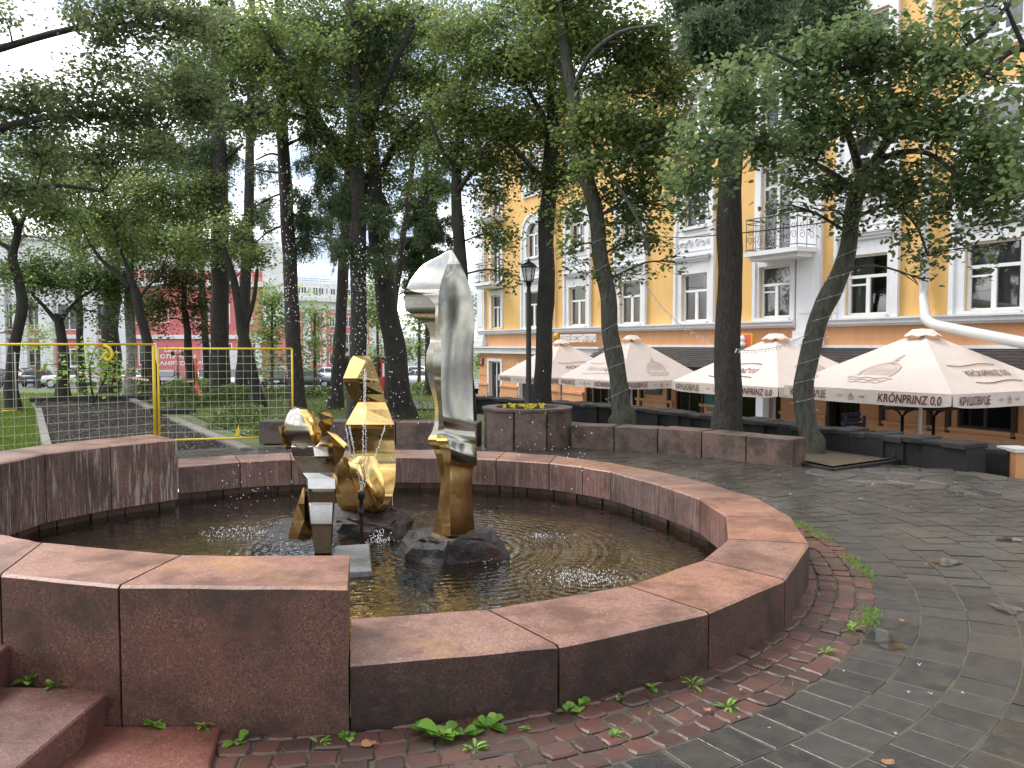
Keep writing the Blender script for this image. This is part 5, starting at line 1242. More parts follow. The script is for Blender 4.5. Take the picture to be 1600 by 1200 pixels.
g = MB(); fbox(g, um - wd / 2, um + wd / 2, zc - .03, zc + .03, .1, .2); g.build('rail', GREYF, r)
r, u, z, w_, h_ = board('wall_plate', 748, 754, 559, 570, .1, .04, MARS, 'small maroon wall plate near the corner of the yellow building', 'plate')
for k in range(3): g = MB(); fbox(g, u - .1, u + .1, z + .1 - k * .1, z + .13 - k * .1, .1, .106); g.build('line', SW, r)
# umbrellas
YW = R(-61)
UMB = [(1235, 17.2, .99, 2.05, 3.5, -1.15, 'nearest and largest cream umbrella, apex right of the curved tree, dark maroon lettering', ['crest', 'KRÓNPRINZ 0.0'], 1440, 15.6),
       (1047, 21.6, .87, 2.02, 3.5, -1.22, 'second nearest cream umbrella, partly hidden by the thick straight tree', ['KRÓNPRINZ 0.0', 'crest'], 1211, 20.0),
       (860, 26.0, .78, 2.03, 3.15, -1.3, 'third cream umbrella, standing right behind the leaning tree', ['Крушовице', 'crest'], 987, 24.5),
       (769, 31.0, .70, 1.92, 3.3, -1.4, 'farthest cream umbrella, behind the lamp post and under the white letter sign', ['', 'KRÓNPRINZ 0.0'], 877, 29.0)]
for (pa, Y, ze, zt, s_, z0, lab, pan, pap, yap) in UMB:
    umbrella(((pap - 800) / F * yap, yap), YW, s_, ze, zt, z0, lab, pan)
# bar tables and stacked benches on the terrace
def bartable(px, Y, label):
    c = D(px, 600, Y); z0 = tz(Y) + .0; r = thing('bar_table', (c.x, c.y, z0), label, 'table'); ztp = D(px, 638, Y).z
    g = MB(); g.box((c.x, c.y, ztp), (.66, .66, .035), (0, 0, R(29))); g.build('table_top', BROWN, r)
    g = MB(); g.tube([(c.x, c.y, z0 + .05), (c.x, c.y, ztp - .15)], .035, 8)
    for a in range(4): aa = R(29 + 90 * a); g.tube([(c.x, c.y, ztp - .18), (c.x + .12 * math.cos(aa), c.y + .12 * math.sin(aa), ztp - .06), (c.x + .24 * math.cos(aa), c.y + .24 * math.sin(aa), ztp - .02)], .018, 5)
    for a in range(4): aa = R(29 + 90 * a); g.tube([(c.x, c.y, z0 + .1), (c.x + .28 * math.cos(aa), c.y + .28 * math.sin(aa), z0 + .02)], .022, 5)
    g.build('pedestal', BLK, r)
bartable(1411, 17.0, 'left one of two tall brown bar tables under the nearest umbrella'); bartable(1460, 16.6, 'right one of two tall brown bar tables, beside the white umbrella pole')
BLU = mk('dark_blue_slats', (.012, .016, .035), .5)
def bench(px, Y, zoff, label):
    c = D(px, 600, Y); z0 = tz(Y) + zoff; r = thing('slatted_seat', (c.x, c.y, z0), label, 'chair'); a = R(29); dx = Vector((math.cos(a), math.sin(a), 0)); dy = Vector((-dx.y, dx.x, 0)); c = Vector((c.x, c.y, z0))
    Mx = Matrix((dx, dy, Vector((0, 0, 1)))).transposed()
    g = MB()
    for k in range(5): g.box(c + dy * (-.22 + .11 * k) + Vector((0, 0, .45)), (.62, .08, .03), Mx)
    g.build('seat', BLU, r); g = MB()
    for k in range(5): g.box(c + dy * (.27 + .02 * k) + Vector((0, 0, .55 + .12 * k)), (.62, .025, .085), Mx)
    g.build('backrest', BLU, r)
    for sx in (-1, 1):
        for sy in (-1, 1): g = MB(); g.box(c + dx * (.3 * sx) + dy * (.24 * sy) + Vector((0, 0, .21 if sy < 0 else .5)), (.05, .05, .43 if sy < 0 else 1.0), Mx); g.build('leg', BLU, r)
bench(1337, 18.4, 0, 'dark slatted chair at left under the nearest umbrella, by the cafe door'); bench(1352, 18.0, .35, 'dark slatted chair stacked up behind the others under the nearest umbrella'); bench(1376, 17.4, 0, 'dark slatted chair left of the tall bar tables')
# small slatted railing under the far umbrella
r = thing('railing', D(895, 640, 25), 'short dark slatted terrace railing under the farthest umbrella', 'railing'); g = MB()
a_, b_ = D(878, 630, 25.5), D(916, 631, 23.8)
g.tube([a_, b_], .035, 6); g.build('rail', BROWN, r)
for k in range(10): p = a_.lerp(b_, k / 9); g = MB(); g.box((p.x, p.y, p.z - .42), (.05, .05, .84)); g.build('slat', BROWN, r)
# cables and light strings
def cable(pxs, r_, name, label, cat, bulbs=0, seg=10):
    pts_ = [D(x, y, Y) for x, y, Y in pxs]; path = []
    for a, b in zip(pts_, pts_[1:]):
        L_ = (b - a).length
        for k in range(seg): t_ = k / seg; p = a.lerp(b, t_); p.z -= .012 * L_ * 4 * t_ * (1 - t_); path.append(p)
    path.append(pts_[-1]); g = MB(); g.tube(path, r_, 4)
    if bulbs:
        g.mi = 1
        tot = 0
        for a, b in zip(path, path[1:]):
            k = max(1, int((b - a).length / bulbs))
            for q in range(k): p = a.lerp(b, q / k); g.box(p - Vector((0, 0, .03)), (.012, .012, .05), (random.random(), random.random(), 0))
    return tag(g.build(name, [BLK if not bulbs else GREYF, SW]), label, cat)
cable([(795, 432, 38), (882, 421, 20), (1012, 367, 18), (1120, 367, 14), (1245, 353, 14), (1350, 337, 13.2)], .009, 'cable', 'thin dark cable slung from the yellow building past the trees to the curved tree', 'cable')
cable([(960, 420, 15.2), (1003, 437, 15), (1035, 480, 14.6), (1063, 507, 14.3), (1117, 538, 13.5)], .006, 'string_lights', 'light string sloping down from the leaning tree to the thick straight tree', 'string lights', .16, 6)
cable([(1150, 545, 12.0), (1184, 547, 13.2), (1219, 541, 13.2), (1262, 522, 13.2)], .006, 'string_lights', 'light string hanging from the thick straight tree to the curved tree', 'string lights', .16, 6)
# ================================================================== TREES
def poly_len(p): return sum((b - a).length for a, b in zip(p, p[1:]))
def smooth_path(pts, k=4):
    out = []; n = len(pts)
    for i in range(n - 1):
        p0 = pts[max(i - 1, 0)]; p1 = pts[i]; p2 = pts[i + 1]; p3 = pts[min(i + 2, n - 1)]
        for j in range(k):
            t = j / k; out.append(0.5 * ((2 * p1) + (-p0 + p2) * t + (2 * p0 - 5 * p1 + 4 * p2 - p3) * t * t + (-p0 + 3 * p1 - 3 * p2 + p3) * t ** 3))
    return out + [pts[-1]]
LAI = 3.5
def tree(label, Y, trunk, limbs=(), clumps=(), bark=BARK, leaf=LEAF, lsize=.085, lai=1.7, cat='tree', group=None, near=False, zb=None, kind='leaf', flare=1.25, seed=1, twig=True, name='tree', wob=.35):
    """trunk: [(px,py,width_px)], limbs: list of the same with optional 4th depth shift, clumps: (px,py,rx,ry[,dY,density])"""
    rs = random.Random(seed); nr = np.random.default_rng(seed)
    s = Y / F
    def path(rows, y0=Y):
        pts = [D(r[0], r[1], y0 + (r[3] if len(r) > 3 else 0)) for r in rows]; rad = [r[2] * s / 2 for r in rows]
        return pts, rad
    tp, tr_ = path(trunk)
    base = tp[0].copy(); z_g = zb if zb is not None else gz(Y); base.z = z_g
    # ground the trunk with a flare
    p0 = tp[0].copy(); p0.z = z_g - .08; tp = [p0, tp[0].lerp(tp[1], .0) + Vector((0, 0, max(.0, z_g + .12 - tp[0].z)))] + tp[1:]; tr_ = [tr_[0] * flare, tr_[0] * 1.05] + tr_[1:]
    root = thing(name, base, label, cat, group)
    def resample(pts, rad, k=4):
        sp = smooth_path(pts, k); rr = []
        for i in range(len(pts) - 1):
            for j in range(k): rr.append(rad[i] + (rad[i + 1] - rad[i]) * j / k)
        return sp, rr + [rad[-1]]
    tp2, tr2 = resample(tp, tr_); g = MB(); 
    for p in tp2[2:-1]:
        p += Vector((noise.noise(p * .9 + Vector((seed, 0, 0))), noise.noise(p * .9 + Vector((0, seed, 0))), 0)) * tr_[1] * (.35 if kind == 'leaf' else .12)
    g.tube(tp2, tr2, 14 if near else 10, wob=wob * .5); 
    skel = list(zip(tp2, tr2))
    lb = g
    for L_ in limbs:
        lp_, lr_ = path(L_); lp2, lr2 = resample(lp_, lr_, 4); lb.tube(lp2, lr2, 8, wob=.2); skel += list(zip(lp2, lr2))
    pos = []; drs = []; bias = []
    for c in clumps:
        px, py, rx, ry = c[:4]; dY = c[4] if len(c) > 4 else rs.uniform(-1, 1) * rx * s * .6; den = c[5] if len(c) > 5 else 1.0
        C0 = D(px, py, Y + dY); sc = (Y + dY) / F; RX, RZ = rx * sc, ry * sc; RY = max(.5, min(RX, 2.2) * .8)
        if kind == 'leaf':
            area = math.pi * RX * RZ; n_leaf = int(LAI * lai * den * area / (lsize * lsize * .55))
            per = 16 if near else 14; nsp = max(4, n_leaf // per)
            # branch to the clump
            best = min(skel, key=lambda q: (q[0] - C0).length + (0 if q[0].z < C0.z + .3 else 2.5)); 
            b0 = best[0]; r0 = min(best[1] * .6, .012 + .012 * (C0 - b0).length); m_ = b0.lerp(C0, .5) + Vector((rs.uniform(-.1, .1), rs.uniform(-.1, .1), .12)) * (C0 - b0).length
            br = smooth_path([b0, m_, C0], 5); lb.tube(br, [r0 * (1 - .7 * i / (len(br) - 1)) for i in range(len(br))], 6)
            sub = []
            for q in range(int(5 + nsp * .05)):
                th = rs.uniform(0, 6.283); ph = rs.uniform(-.5, .6); ln = rs.uniform(.5, 1.0)
                e = C0 + Vector((math.cos(th) * math.cos(ph) * RX * ln, math.sin(th) * math.cos(ph) * RY * ln, math.sin(ph) * RZ * ln)); st = br[rs.randrange(len(br) // 2, len(br))]
                mid = st.lerp(e, .5) + Vector((rs.uniform(-.1, .1), rs.uniform(-.1, .1), rs.uniform(.02, .15))) * (e - st).length
                sb = smooth_path([st, mid, e], 4); sub.append(sb); lb.tube(sb, [r0 * .38 * (1 - .8 * i / (len(sb) - 1)) + .003 for i in range(len(sb))], 4, cap=False)
            allp = [p for sb in sub for p in sb[2:]]
            A = np.array([tuple(p) for p in allp])
            for q in range(nsp):
                if rs.random() < .62:
                    k = rs.randrange(len(allp)); sp = A[k] + nr.normal(size=3) * [RX * .16, RY * .16, RZ * .14]
                else:
                    v = nr.normal(size=3); v /= np.linalg.norm(v); v *= rs.random() ** .5; sp = np.array([C0.x + v[0] * RX, C0.y + v[1] * RY, C0.z + v[2] * RZ])
                if noise.noise(Vector(sp) * (1.1 / max(.5, RX) + .5) + Vector((seed, 0, 0))) < -.22: continue
                k = per; sr = lsize * (2.6 if near else 3.0)
                tdir = nr.normal(size=3); tdir[2] = tdir[2] * .3 - .45; tdir /= np.linalg.norm(tdir)
                tt_ = nr.uniform(-1, 1, k)[:, None]
                P_ = sp + tdir * tt_ * sr * 1.5 + nr.normal(size=(k, 3)) * sr * .42
                pos.append(P_); bias.append(np.full(k, nr.uniform(0, 1)))
        else:   # larch: drooping branch with feathery needle tufts
            best = min(skel, key=lambda q: (q[0] - C0).length + abs(q[0].z - C0.z) * .6); b0 = best[0]
            for q in range(int(5 * den + rx * .08)):
                e = C0 + Vector((rs.uniform(-1, 1) * RX, rs.uniform(-1, 1) * RY, rs.uniform(-1, 1) * RZ)); m_ = b0.lerp(e, .5) + Vector((0, 0, .10 * (e - b0).length)); sb = smooth_path([b0, m_, e], 8)
                lb.tube(sb, [.022 * (1 - .8 * i / (len(sb) - 1)) for i in range(len(sb))], 5, cap=False)
                for p in sb[4:]:
                    for w_ in range(int(5 * den)):
                        st = p + Vector((rs.uniform(-.12, .12), rs.uniform(-.12, .12), 0)); ln = rs.uniform(.15, .55); dv = Vector((rs.uniform(-.5, .5), rs.uniform(-.5, .5), -1)).normalized()
                        m = int(ln / .02); tt_ = np.linspace(0, 1, m)[:, None]; st_ = np.array(st)
                        P_ = st_ + np.array(dv) * tt_ * ln + nr.normal(size=(m, 3)) * .012
                        pos.append(P_); bias.append(np.full(m, nr.uniform(0, 1))); 
                        dd = nr.normal(size=(m, 3)); dd[:, 2] -= .5; drs.append(dd)
    lb.build('trunk', bark, root)
    if pos:
        A = np.concatenate(pos); Bz = np.concatenate(bias)
        if kind == 'leaf': leaf_mesh('crown', A, lsize, leaf, root, near=near, bias=Bz)
        else: leaf_mesh('crown', A, .075 * lsize / .085, leaf, root, near=False, narrow=.30, up=0, dirs=np.concatenate(drs), bias=Bz)
    return root, len(np.concatenate(pos)) if pos else 0
cnt = 0; TL_ = []
def T(*a, **k):
    global cnt
    r, n = tree(*a, **k); cnt += n; print('tree', round(a[1], 1), n); return r
# central big linden
T('big dark linden with forked trunk leaning left, behind the golden figure', 19.6, [(628, 655, 40), (622, 600, 37), (612, 530, 34), (600, 440, 32), (590, 370, 33), (582, 310, 36)],
  [[(580, 318, 30), (562, 280, 28), (530, 238, 24, -.5), (495, 190, 20, -1), (460, 120, 15, -1.6), (420, 60, 10, -2)], [(584, 312, 28), (582, 250, 25), (570, 180, 22), (556, 90, 18, .4), (545, 10, 14, .8), (540, -60, 9, 1)], [(586, 285, 16), (605, 250, 12), (625, 215, 10, -.6), (640, 195, 8, -1), (690, 150, 6, -1.3)], [(572, 200, 12), (600, 140, 10, -.5), (630, 70, 8, -1), (660, 10, 5, -1)], [(500, 196, 12, -1), (440, 175, 9, -1.4), (380, 180, 6, -2)]],
  [(430, 110, 95, 50), (350, 60, 100, 50), (330, 150, 80, 45), (470, 50, 90, 50), (560, 90, 70, 70), (650, 130, 80, 60), (610, 25, 95, 45), (690, 60, 70, 50), (655, 215, 60, 45), (500, 130, 60, 50), (590, 190, 55, 50), (540, 240, 45, 40, -.8), (700, 160, 60, 50), (620, 280, 40, 30), (400, 190, 70, 35), (480, -20, 120, 50), (520, 170, 50, 40, -1.6), (455, 130, 50, 40, -2), (500, 80, 60, 40, -1.6), (420, 50, 60, 40, -2), (560, 230, 34, 26, -1.2, .7), (440, 185, 50, 24, -1.8, .8), (610, 330, 26, 28, .3, .6), (560, 20, 60, 60)], seed=3, lai=1.55, lsize=.085)
T('slender dark tree rising behind the tall silver statue', 17.2, [(735, 660, 22), (728, 560, 21), (722, 450, 19), (716, 380, 18), (713, 320, 17), (716, 250, 15), (722, 170, 12), (730, 90, 8)],
  [[(714, 300, 9), (735, 270, 7, -.4), (760, 225, 5, -.8)], [(716, 270, 8), (690, 230, 6, -.4), (670, 180, 5, -.6)]],
  [(760, 300, 38, 45), (775, 370, 36, 34), (735, 250, 50, 45), (690, 240, 40, 40), (750, 190, 60, 50), (700, 170, 50, 40), (760, 110, 60, 50), (720, 60, 70, 50), (790, 430, 26, 30, .2, .6), (765, 250, 40, 30), (690, 300, 22, 24, 0, .6), (800, 200, 50, 50)], seed=5, lsize=.078, leaf=LEAF, bark=BARK)
T('straight dark tree directly behind the planter and lamp', 17.4, [(850, 660, 31), (849, 600, 28), (850, 500, 26), (853, 400, 25), (856, 330, 25), (858, 260, 22), (862, 180, 18), (862, 90, 14), (858, 10, 10)],
  [[(857, 290, 10), (820, 250, 8, -.5), (790, 220, 5, -.8)], [(860, 240, 9), (890, 200, 7, .4), (910, 160, 5, .8)], [(860, 200, 9), (830, 150, 7), (800, 110, 5)]],
  [(820, 270, 52, 34), (880, 290, 38, 32), (850, 210, 60, 50), (800, 190, 60, 50), (830, 120, 70, 60), (880, 60, 70, 60), (820, 20, 80, 50), (790, 90, 60, 50), (860, 340, 30, 24, 0, .6), (905, 220, 40, 40), (880, 150, 50, 40), (900, 270, 40, 34), (850, 280, 50, 30), (770, 30, 60, 40)], seed=7, lsize=.078, lai=1.6)
T('grey-barked tree leaning left, growing behind the granite block row', 15.4, [(972, 672, 34), (968, 630, 29), (962, 570, 28), (955, 520, 26), (945, 440, 25), (935, 360, 24), (918, 280, 24), (903, 220, 22), (893, 150, 20), (880, 60, 17), (870, -40, 13)],
  [[(905, 235, 10), (930, 250, 8, -.5), (965, 290, 6, -1), (1000, 350, 5, -1.3), (1015, 400, 4, -1.4)], [(893, 150, 10), (920, 90, 8, -.6), (970, 50, 6, -1.2), (1030, 40, 4, -1.6)], [(889, 120, 10), (860, 90, 8, .3), (830, 60, 6, .6), (800, 40, 5, 1)], [(910, 250, 8), (960, 240, 7, -.7), (1010, 225, 5, -1.2), (1060, 210, 4, -1.5)]],
  [(900, 40, 75, 50), (960, 70, 75, 50), (1020, 60, 60, 45), (850, 80, 60, 50), (930, 140, 60, 45), (990, 150, 70, 45), (1050, 150, 50, 40), (960, 215, 60, 38), (1020, 225, 55, 38), (1000, 290, 42, 30), (1040, 270, 40, 30), (955, 300, 30, 28, 0, .7), (1000, 345, 34, 26, 0, .7), (1030, 380, 34, 22, 0, .7), (975, 390, 26, 22, 0, .6), (1055, 410, 20, 18, 0, .5), (1005, 430, 28, 14, 0, .4), (905, 200, 46, 36), (870, 10, 60, 40), (950, 180, 60, 44, -.8), (1000, 200, 60, 40, -1), (1040, 190, 50, 40, -1), (1000, 250, 60, 34, -.8), (930, 260, 40, 34, -.8), (1050, 110, 50, 40), (890, 330, 30, 34, 0, .7), (885, 395, 24, 32, 0, .6), (980, 350, 40, 34, 0, .7), (960, 430, 26, 26, 0, .5), (1020, 320, 44, 30, 0, .8), (915, 430, 18, 20, 0, .4), (1010, 100, 60, 40), (1070, 330, 26, 30, 0, .5), (920, -10, 90, 40)], seed=9, lsize=.08, bark=BARK_G, near=True, lai=1.35, zb=.38)
T('thick straight dark larch trunk right of centre, behind the granite blocks', 13.8, [(1135, 682, 48), (1136, 640, 42), (1137, 560, 40), (1138, 450, 39), (1140, 330, 37), (1142, 200, 35), (1148, 80, 31), (1155, -60, 27), (1160, -250, 20)],
  [[(1148, 60, 10), (1200, 20, 7, -.5), (1260, 0, 4, -1)], [(1148, 90, 9), (1100, 50, 6, -.5), (1060, 30, 4, -1)]],
  [(1200, 15, 70, 28, -.5, 1.6), (1280, 20, 60, 26, -.8, 1.4), (1110, 40, 50, 30, -.4, 1.2), (1230, -30, 90, 30, 0, 1.6), (1120, -20, 70, 30, 0, 1.4), (1170, 70, 50, 24, -.4, 1.0)], kind='needle', leaf=NEEDLE, bark=BARK_R, seed=11, zb=.3, near=True, lsize=.12)
T('curved tree with light strings round its trunk, growing in the gravel bed', 13.3, [(1266, 706, 37), (1262, 670, 31), (1258, 610, 30), (1262, 560, 30), (1276, 510, 30), (1297, 460, 29), (1318, 410, 27), (1332, 350, 24), (1345, 290, 25), (1358, 255, 22)],
  [[(1350, 280, 16), (1380, 230, 13, -.6), (1420, 170, 10, -1.2), (1460, 110, 7, -1.6), (1490, 60, 5, -2)], [(1348, 285, 15), (1330, 220, 12, -.4), (1300, 160, 10, -.9), (1260, 110, 7, -1.5), (1200, 80, 4, -2.2)], [(1340, 300, 9), (1300, 270, 7, -.8), (1240, 240, 6, -1.6), (1180, 220, 4, -2.4), (1120, 215, 3, -3)], [(1356, 262, 12), (1400, 240, 9, -.7), (1450, 240, 7, -1.4), (1500, 280, 5, -2), (1540, 330, 3, -2.4)], [(1338, 340, 7), (1390, 320, 5, -.5), (1430, 350, 4, -1), (1450, 400, 3, -1.2)]],
  [(1320, 190, 90, 50, -1), (1240, 150, 90, 50, -1.5), (1160, 170, 70, 45, -2.3), (1100, 215, 55, 32, -2.8), (1180, 235, 60, 32, -2), (1250, 230, 60, 32, -1.3), (1400, 180, 80, 50, -1), (1470, 190, 80, 50, -1.8), (1540, 230, 70, 50, -2.2), (1440, 260, 70, 35, -1.2), (1370, 285, 55, 28, -.5), (1300, 290, 50, 24, -.6), (1240, 285, 40, 22, -1), (1350, 110, 80, 45, -1), (1430, 90, 80, 45, -1.2), (1500, 110, 70, 50, -2), (1260, 80, 70, 40, -1.4), (1490, 305, 60, 28, -1.6, .6), (1550, 320, 50, 30, -2, .55), (1440, 340, 45, 26, -1, .45), (1395, 330, 30, 26, -.6, .5), (1500, 365, 34, 20, -1.6, .3), (1440, 400, 26, 22, -1, .5), (1330, 340, 26, 24, -.4, .6), (1285, 330, 26, 22, -.5, .6), (1080, 260, 36, 26, -3, .7), (1100, 300, 24, 30, -3, .5), (1450, 440, 14, 18, -1, .5), (1215, 330, 18, 22, -.8, .5), (1350, 60, 90, 30, -1.3), (1540, 290, 60, 30, -2.2), (1150, 120, 50, 30, -2.2), (1580, 335, 44, 30, -2.2, .55), (1545, 360, 34, 20, -2, .3), (1480, 330, 40, 26, -1.6, .45), (1070, 290, 34, 30, -3, .9), (1085, 340, 24, 24, -3, .6), (1110, 240, 40, 30, -2.6), (1400, 290, 50, 30, -1), (1590, 280, 40, 40, -2.2), (1410, 370, 24, 20, -1, .6), (1465, 400, 24, 24, -1.2, .5), (1550, 400, 16, 18, -1.6, .4), (1100, 270, 34, 22, -2.6, .6)], seed=13, lsize=.078, leaf=LEAF_NEAR, near=True, zb=.08, bark=BARK_G, lai=1.6)
T('tree outside the right picture edge whose bare dark boughs and leaves hang into view', 9.2, [(1850, 760, 60), (1840, 500, 55), (1800, 260, 48), (1760, 120, 40), (1740, -100, 30)],
  [[(1770, 150, 22), (1690, 100, 17), (1600, 75, 13), (1560, 95, 9), (1535, 120, 5)], [(1600, 75, 8), (1580, 30, 6), (1560, -20, 4)], [(1760, 100, 18), (1680, 10, 14), (1600, -10, 9), (1540, 50, 6), (1510, 70, 4)], [(1700, 105, 9), (1640, 110, 7), (1570, 100, 4)]],
  [(1560, 130, 40, 34, 0, .6), (1600, 160, 50, 40, 0, .7), (1500, 45, 40, 36, 0, .5), (1600, 240, 40, 60, 0, .6), (1540, 10, 50, 26, 0, .5), (1680, 60, 80, 80), (1450, 20, 50, 30, .2, .6)], seed=15, lsize=.08, leaf=LEAF_NEAR, near=True, zb=0, lai=1.2)
# larches in the middle
T('tall straight larch trunk, thickest of the trunks seen through the yellow fence', 26.3, [(346, 618, 31), (345, 560, 29), (344, 450, 27), (343, 330, 26), (341, 200, 23), (338, 60, 18), (336, -80, 12)],
  [[(342, 260, 8), (310, 250, 6), (270, 230, 4)], [(344, 255, 8), (380, 225, 5)]],
  [(290, 230, 60, 30, 0, .6), (385, 250, 40, 34, 0, .4), (300, 290, 50, 30, 0, .6), (400, 180, 50, 40, 0, .5), (280, 130, 60, 40), (390, 100, 60, 40), (340, 30, 80, 40), (345, 330, 40, 30, 0, .8)], kind='needle', leaf=NEEDLE, bark=BARK_R, seed=21, lsize=.14)
T('slimmer larch just right of the thickest trunk, seen through the fence', 25.5, [(376, 622, 20), (380, 540, 18), (384, 440, 17), (388, 330, 15), (391, 200, 13), (393, 60, 10), (393, -60, 7)],
  [], [(425, 270, 30, 30, 0, .35), (415, 335, 30, 30, 0, .4), (360, 370, 36, 34, 0, .8), (425, 180, 40, 40, 0, .7), (395, 60, 60, 40)], kind='needle', leaf=NEEDLE, bark=BARK_R, seed=22, lsize=.14)
T('bent bare dark trunk crossing behind the slimmer larch, foot by the hedge', 22.6, [(404, 640, 20), (398, 600, 18), (388, 560, 18), (380, 520, 17), (374, 480, 13), (362, 430, 11), (350, 390, 8)], [[(380, 520, 9), (396, 470, 7), (402, 420, 5)]],
  [(330, 395, 40, 30), (300, 370, 40, 26), (360, 350, 36, 26), (400, 400, 30, 30)], seed=23, lsize=.09)
T('straight dark larch whose foot the right fence post stands before', 21.0, [(466, 640, 27), (463, 600, 25), (457, 500, 23), (452, 400, 21), (446, 300, 20), (441, 200, 18), (437, 60, 14), (434, -60, 10)],
  [[(450, 330, 5), (480, 345, 3)], [(447, 300, 4), (420, 310, 3), (395, 325, 2)], [(445, 270, 4), (415, 268, 3), (392, 262, 2)], [(449, 250, 4), (425, 240, 3), (400, 250, 2)], [(448, 350, 4), (420, 362, 3), (398, 380, 2)], [(452, 375, 4), (485, 370, 3), (520, 376, 2)], [(442, 230, 6), (480, 215, 4), (510, 240, 3)]],
  [(500, 270, 34, 38, 0, .8), (485, 330, 30, 38, 0, .8), (505, 200, 34, 34, 0, .6), (420, 330, 24, 30, 0, .3), (475, 385, 22, 20, 0, .5), (450, 110, 60, 40), (500, 120, 50, 40)], kind='needle', leaf=NEEDLE, bark=BARK_R, seed=24, lsize=.12)
T('larch trunk tilting right, standing between hedge and golden figure', 23.0, [(525, 633, 25), (528, 590, 20), (533, 500, 18), (538, 400, 17), (543, 300, 15), (548, 180, 12), (552, 40, 9)],
  [], [(520, 330, 24, 26, 0, .5), (505, 385, 20, 14, 0, .4), (500, 250, 30, 30, 0, .5), (600, 120, 50, 50)], kind='needle', leaf=NEEDLE, bark=BARK_R, seed=25, lsize=.12)
T('dark larch trunk rising directly behind the golden figure', 19.0, [(556, 665, 31), (557, 600, 28), (560, 500, 26), (560, 400, 25), (559, 300, 23), (556, 200, 20), (552, 60, 15), (550, -60, 10)],
  [], [(600, 330, 30, 26, 0, .8), (530, 300, 30, 30, 0, .8), (590, 390, 22, 26, 0, .6), (520, 380, 18, 16, 0, .5), (590, 60, 60, 40)], kind='needle', leaf=NEEDLE, bark=BARK_R, seed=26, lsize=.12)
T('feathery larch behind and right of the big forked linden', 30.0, [(672, 606, 14), (670, 500, 13), (668, 380, 11), (666, 280, 9), (664, 160, 6)],
  [], [(650, 320, 34, 26, 0, 1.2), (640, 370, 40, 22, 0, 1.2), (690, 350, 30, 26, 0, 1.2), (625, 410, 26, 20, 0, .9), (700, 400, 28, 16, 0, .9), (670, 270, 40, 24, 0, 1), (640, 440, 20, 14, 0, .7)], kind='needle', leaf=NEEDLE, bark=BARK_R, seed=27, lsize=.16)
# left group
T('crooked dark tree at the left picture edge beyond the fence', 21.8, [(22, 640, 24), (20, 600, 20), (24, 540, 17), (33, 480, 16), (30, 440, 15), (22, 400, 13), (28, 360, 11), (15, 330, 8), (-10, 300, 6)],
  [[(24, 395, 9), (0, 380, 7), (-30, 370, 5)], [(28, 365, 7), (38, 340, 5)]],
  [(30, 300, 60, 45), (-30, 330, 50, 50), (80, 330, 50, 40), (10, 430, 30, 30, 0, .6), (0, 520, 16, 22, 0, .3), (60, 250, 60, 40)], seed=31, leaf=LEAF, lsize=.095)
T('short dark tree with low leafy crown, second from left beyond the lawn', 27.6, [(99, 617, 22), (100, 580, 17), (98, 540, 15), (95, 510, 14), (90, 490, 10)], [[(95, 510, 8), (70, 480, 6), (50, 460, 4)], [(94, 500, 8), (120, 470, 5), (150, 450, 4)]],
  [(60, 440, 46, 32), (110, 450, 42, 30), (150, 430, 42, 34), (90, 410, 60, 34), (40, 480, 30, 22, 0, .7), (180, 460, 34, 30), (120, 490, 30, 16, 0, .6), (170, 500, 24, 16, 0, .6), (30, 420, 34, 30), (200, 430, 30, 30)], seed=32, leaf=leafmat('bright_linden_leaves', [(0, (.03, .06, .018)), (.5, (.07, .125, .03)), (1, (.16, .23, .05))]), lsize=.10)
T('thick brown trunk far back at the end of the lawn', 32.5, [(172, 604, 30), (172, 560, 26), (174, 500, 25), (176, 440, 22), (178, 360, 18)], [], [(180, 370, 70, 50), (120, 350, 60, 40), (240, 370, 60, 40)], seed=33, bark=BARK_R, lsize=.12)
T('pale mottled birch trunk between the brown trunk and the leaning one', 28.4, [(200, 614, 22), (203, 580, 16), (204, 520, 15), (204, 460, 13), (203, 400, 11), (200, 320, 8)], [], [(215, 400, 40, 40), (190, 350, 50, 40), (230, 330, 50, 40)], bark=BARK_W, seed=34, lsize=.10)
T('dark leaning tree with wide fork whose foot is behind the middle fence post', 25.6, [(244, 622, 20), (240, 590, 16), (234, 550, 15), (222, 500, 15), (212, 460, 14), (200, 440, 12)], [[(205, 450, 10), (180, 425, 8), (158, 405, 6), (140, 380, 4)], [(212, 455, 9), (200, 420, 7), (190, 395, 5), (180, 360, 4)], [(214, 470, 5), (230, 450, 4), (250, 430, 3)]],
  [(150, 340, 60, 34), (230, 300, 70, 38), (200, 380, 60, 28), (290, 330, 60, 38), (110, 290, 60, 34), (170, 280, 60, 34), (260, 380, 46, 26), (310, 390, 50, 26), (130, 390, 40, 20, 0, .7), (240, 240, 60, 36), (330, 290, 40, 30)], seed=35, leaf=LEAF, lsize=.09)
T('slim dark tree with hanging rusty green crown in front of the red wall', 29.0, [(299, 612, 17), (298, 580, 14), (292, 530, 11), (288, 470, 9), (284, 430, 7)], [], [(285, 440, 45, 30), (250, 480, 34, 36), (315, 480, 26, 34), (265, 430, 40, 30), (300, 400, 40, 26), (240, 510, 20, 18, 0, .7), (320, 515, 18, 20, 0, .6), (345, 440, 26, 30)], seed=36, leaf=leafmat('olive_leaves', [(0, (.05, .055, .02)), (.5, (.09, .10, .03)), (1, (.18, .17, .06))]), lsize=.11)
T('thin short dark trunk standing close behind the fence post', 31.0, [(228, 607, 13), (228, 580, 10), (229, 550, 9), (230, 500, 6)], [], [(232, 470, 26, 24)], seed=37, lsize=.1)
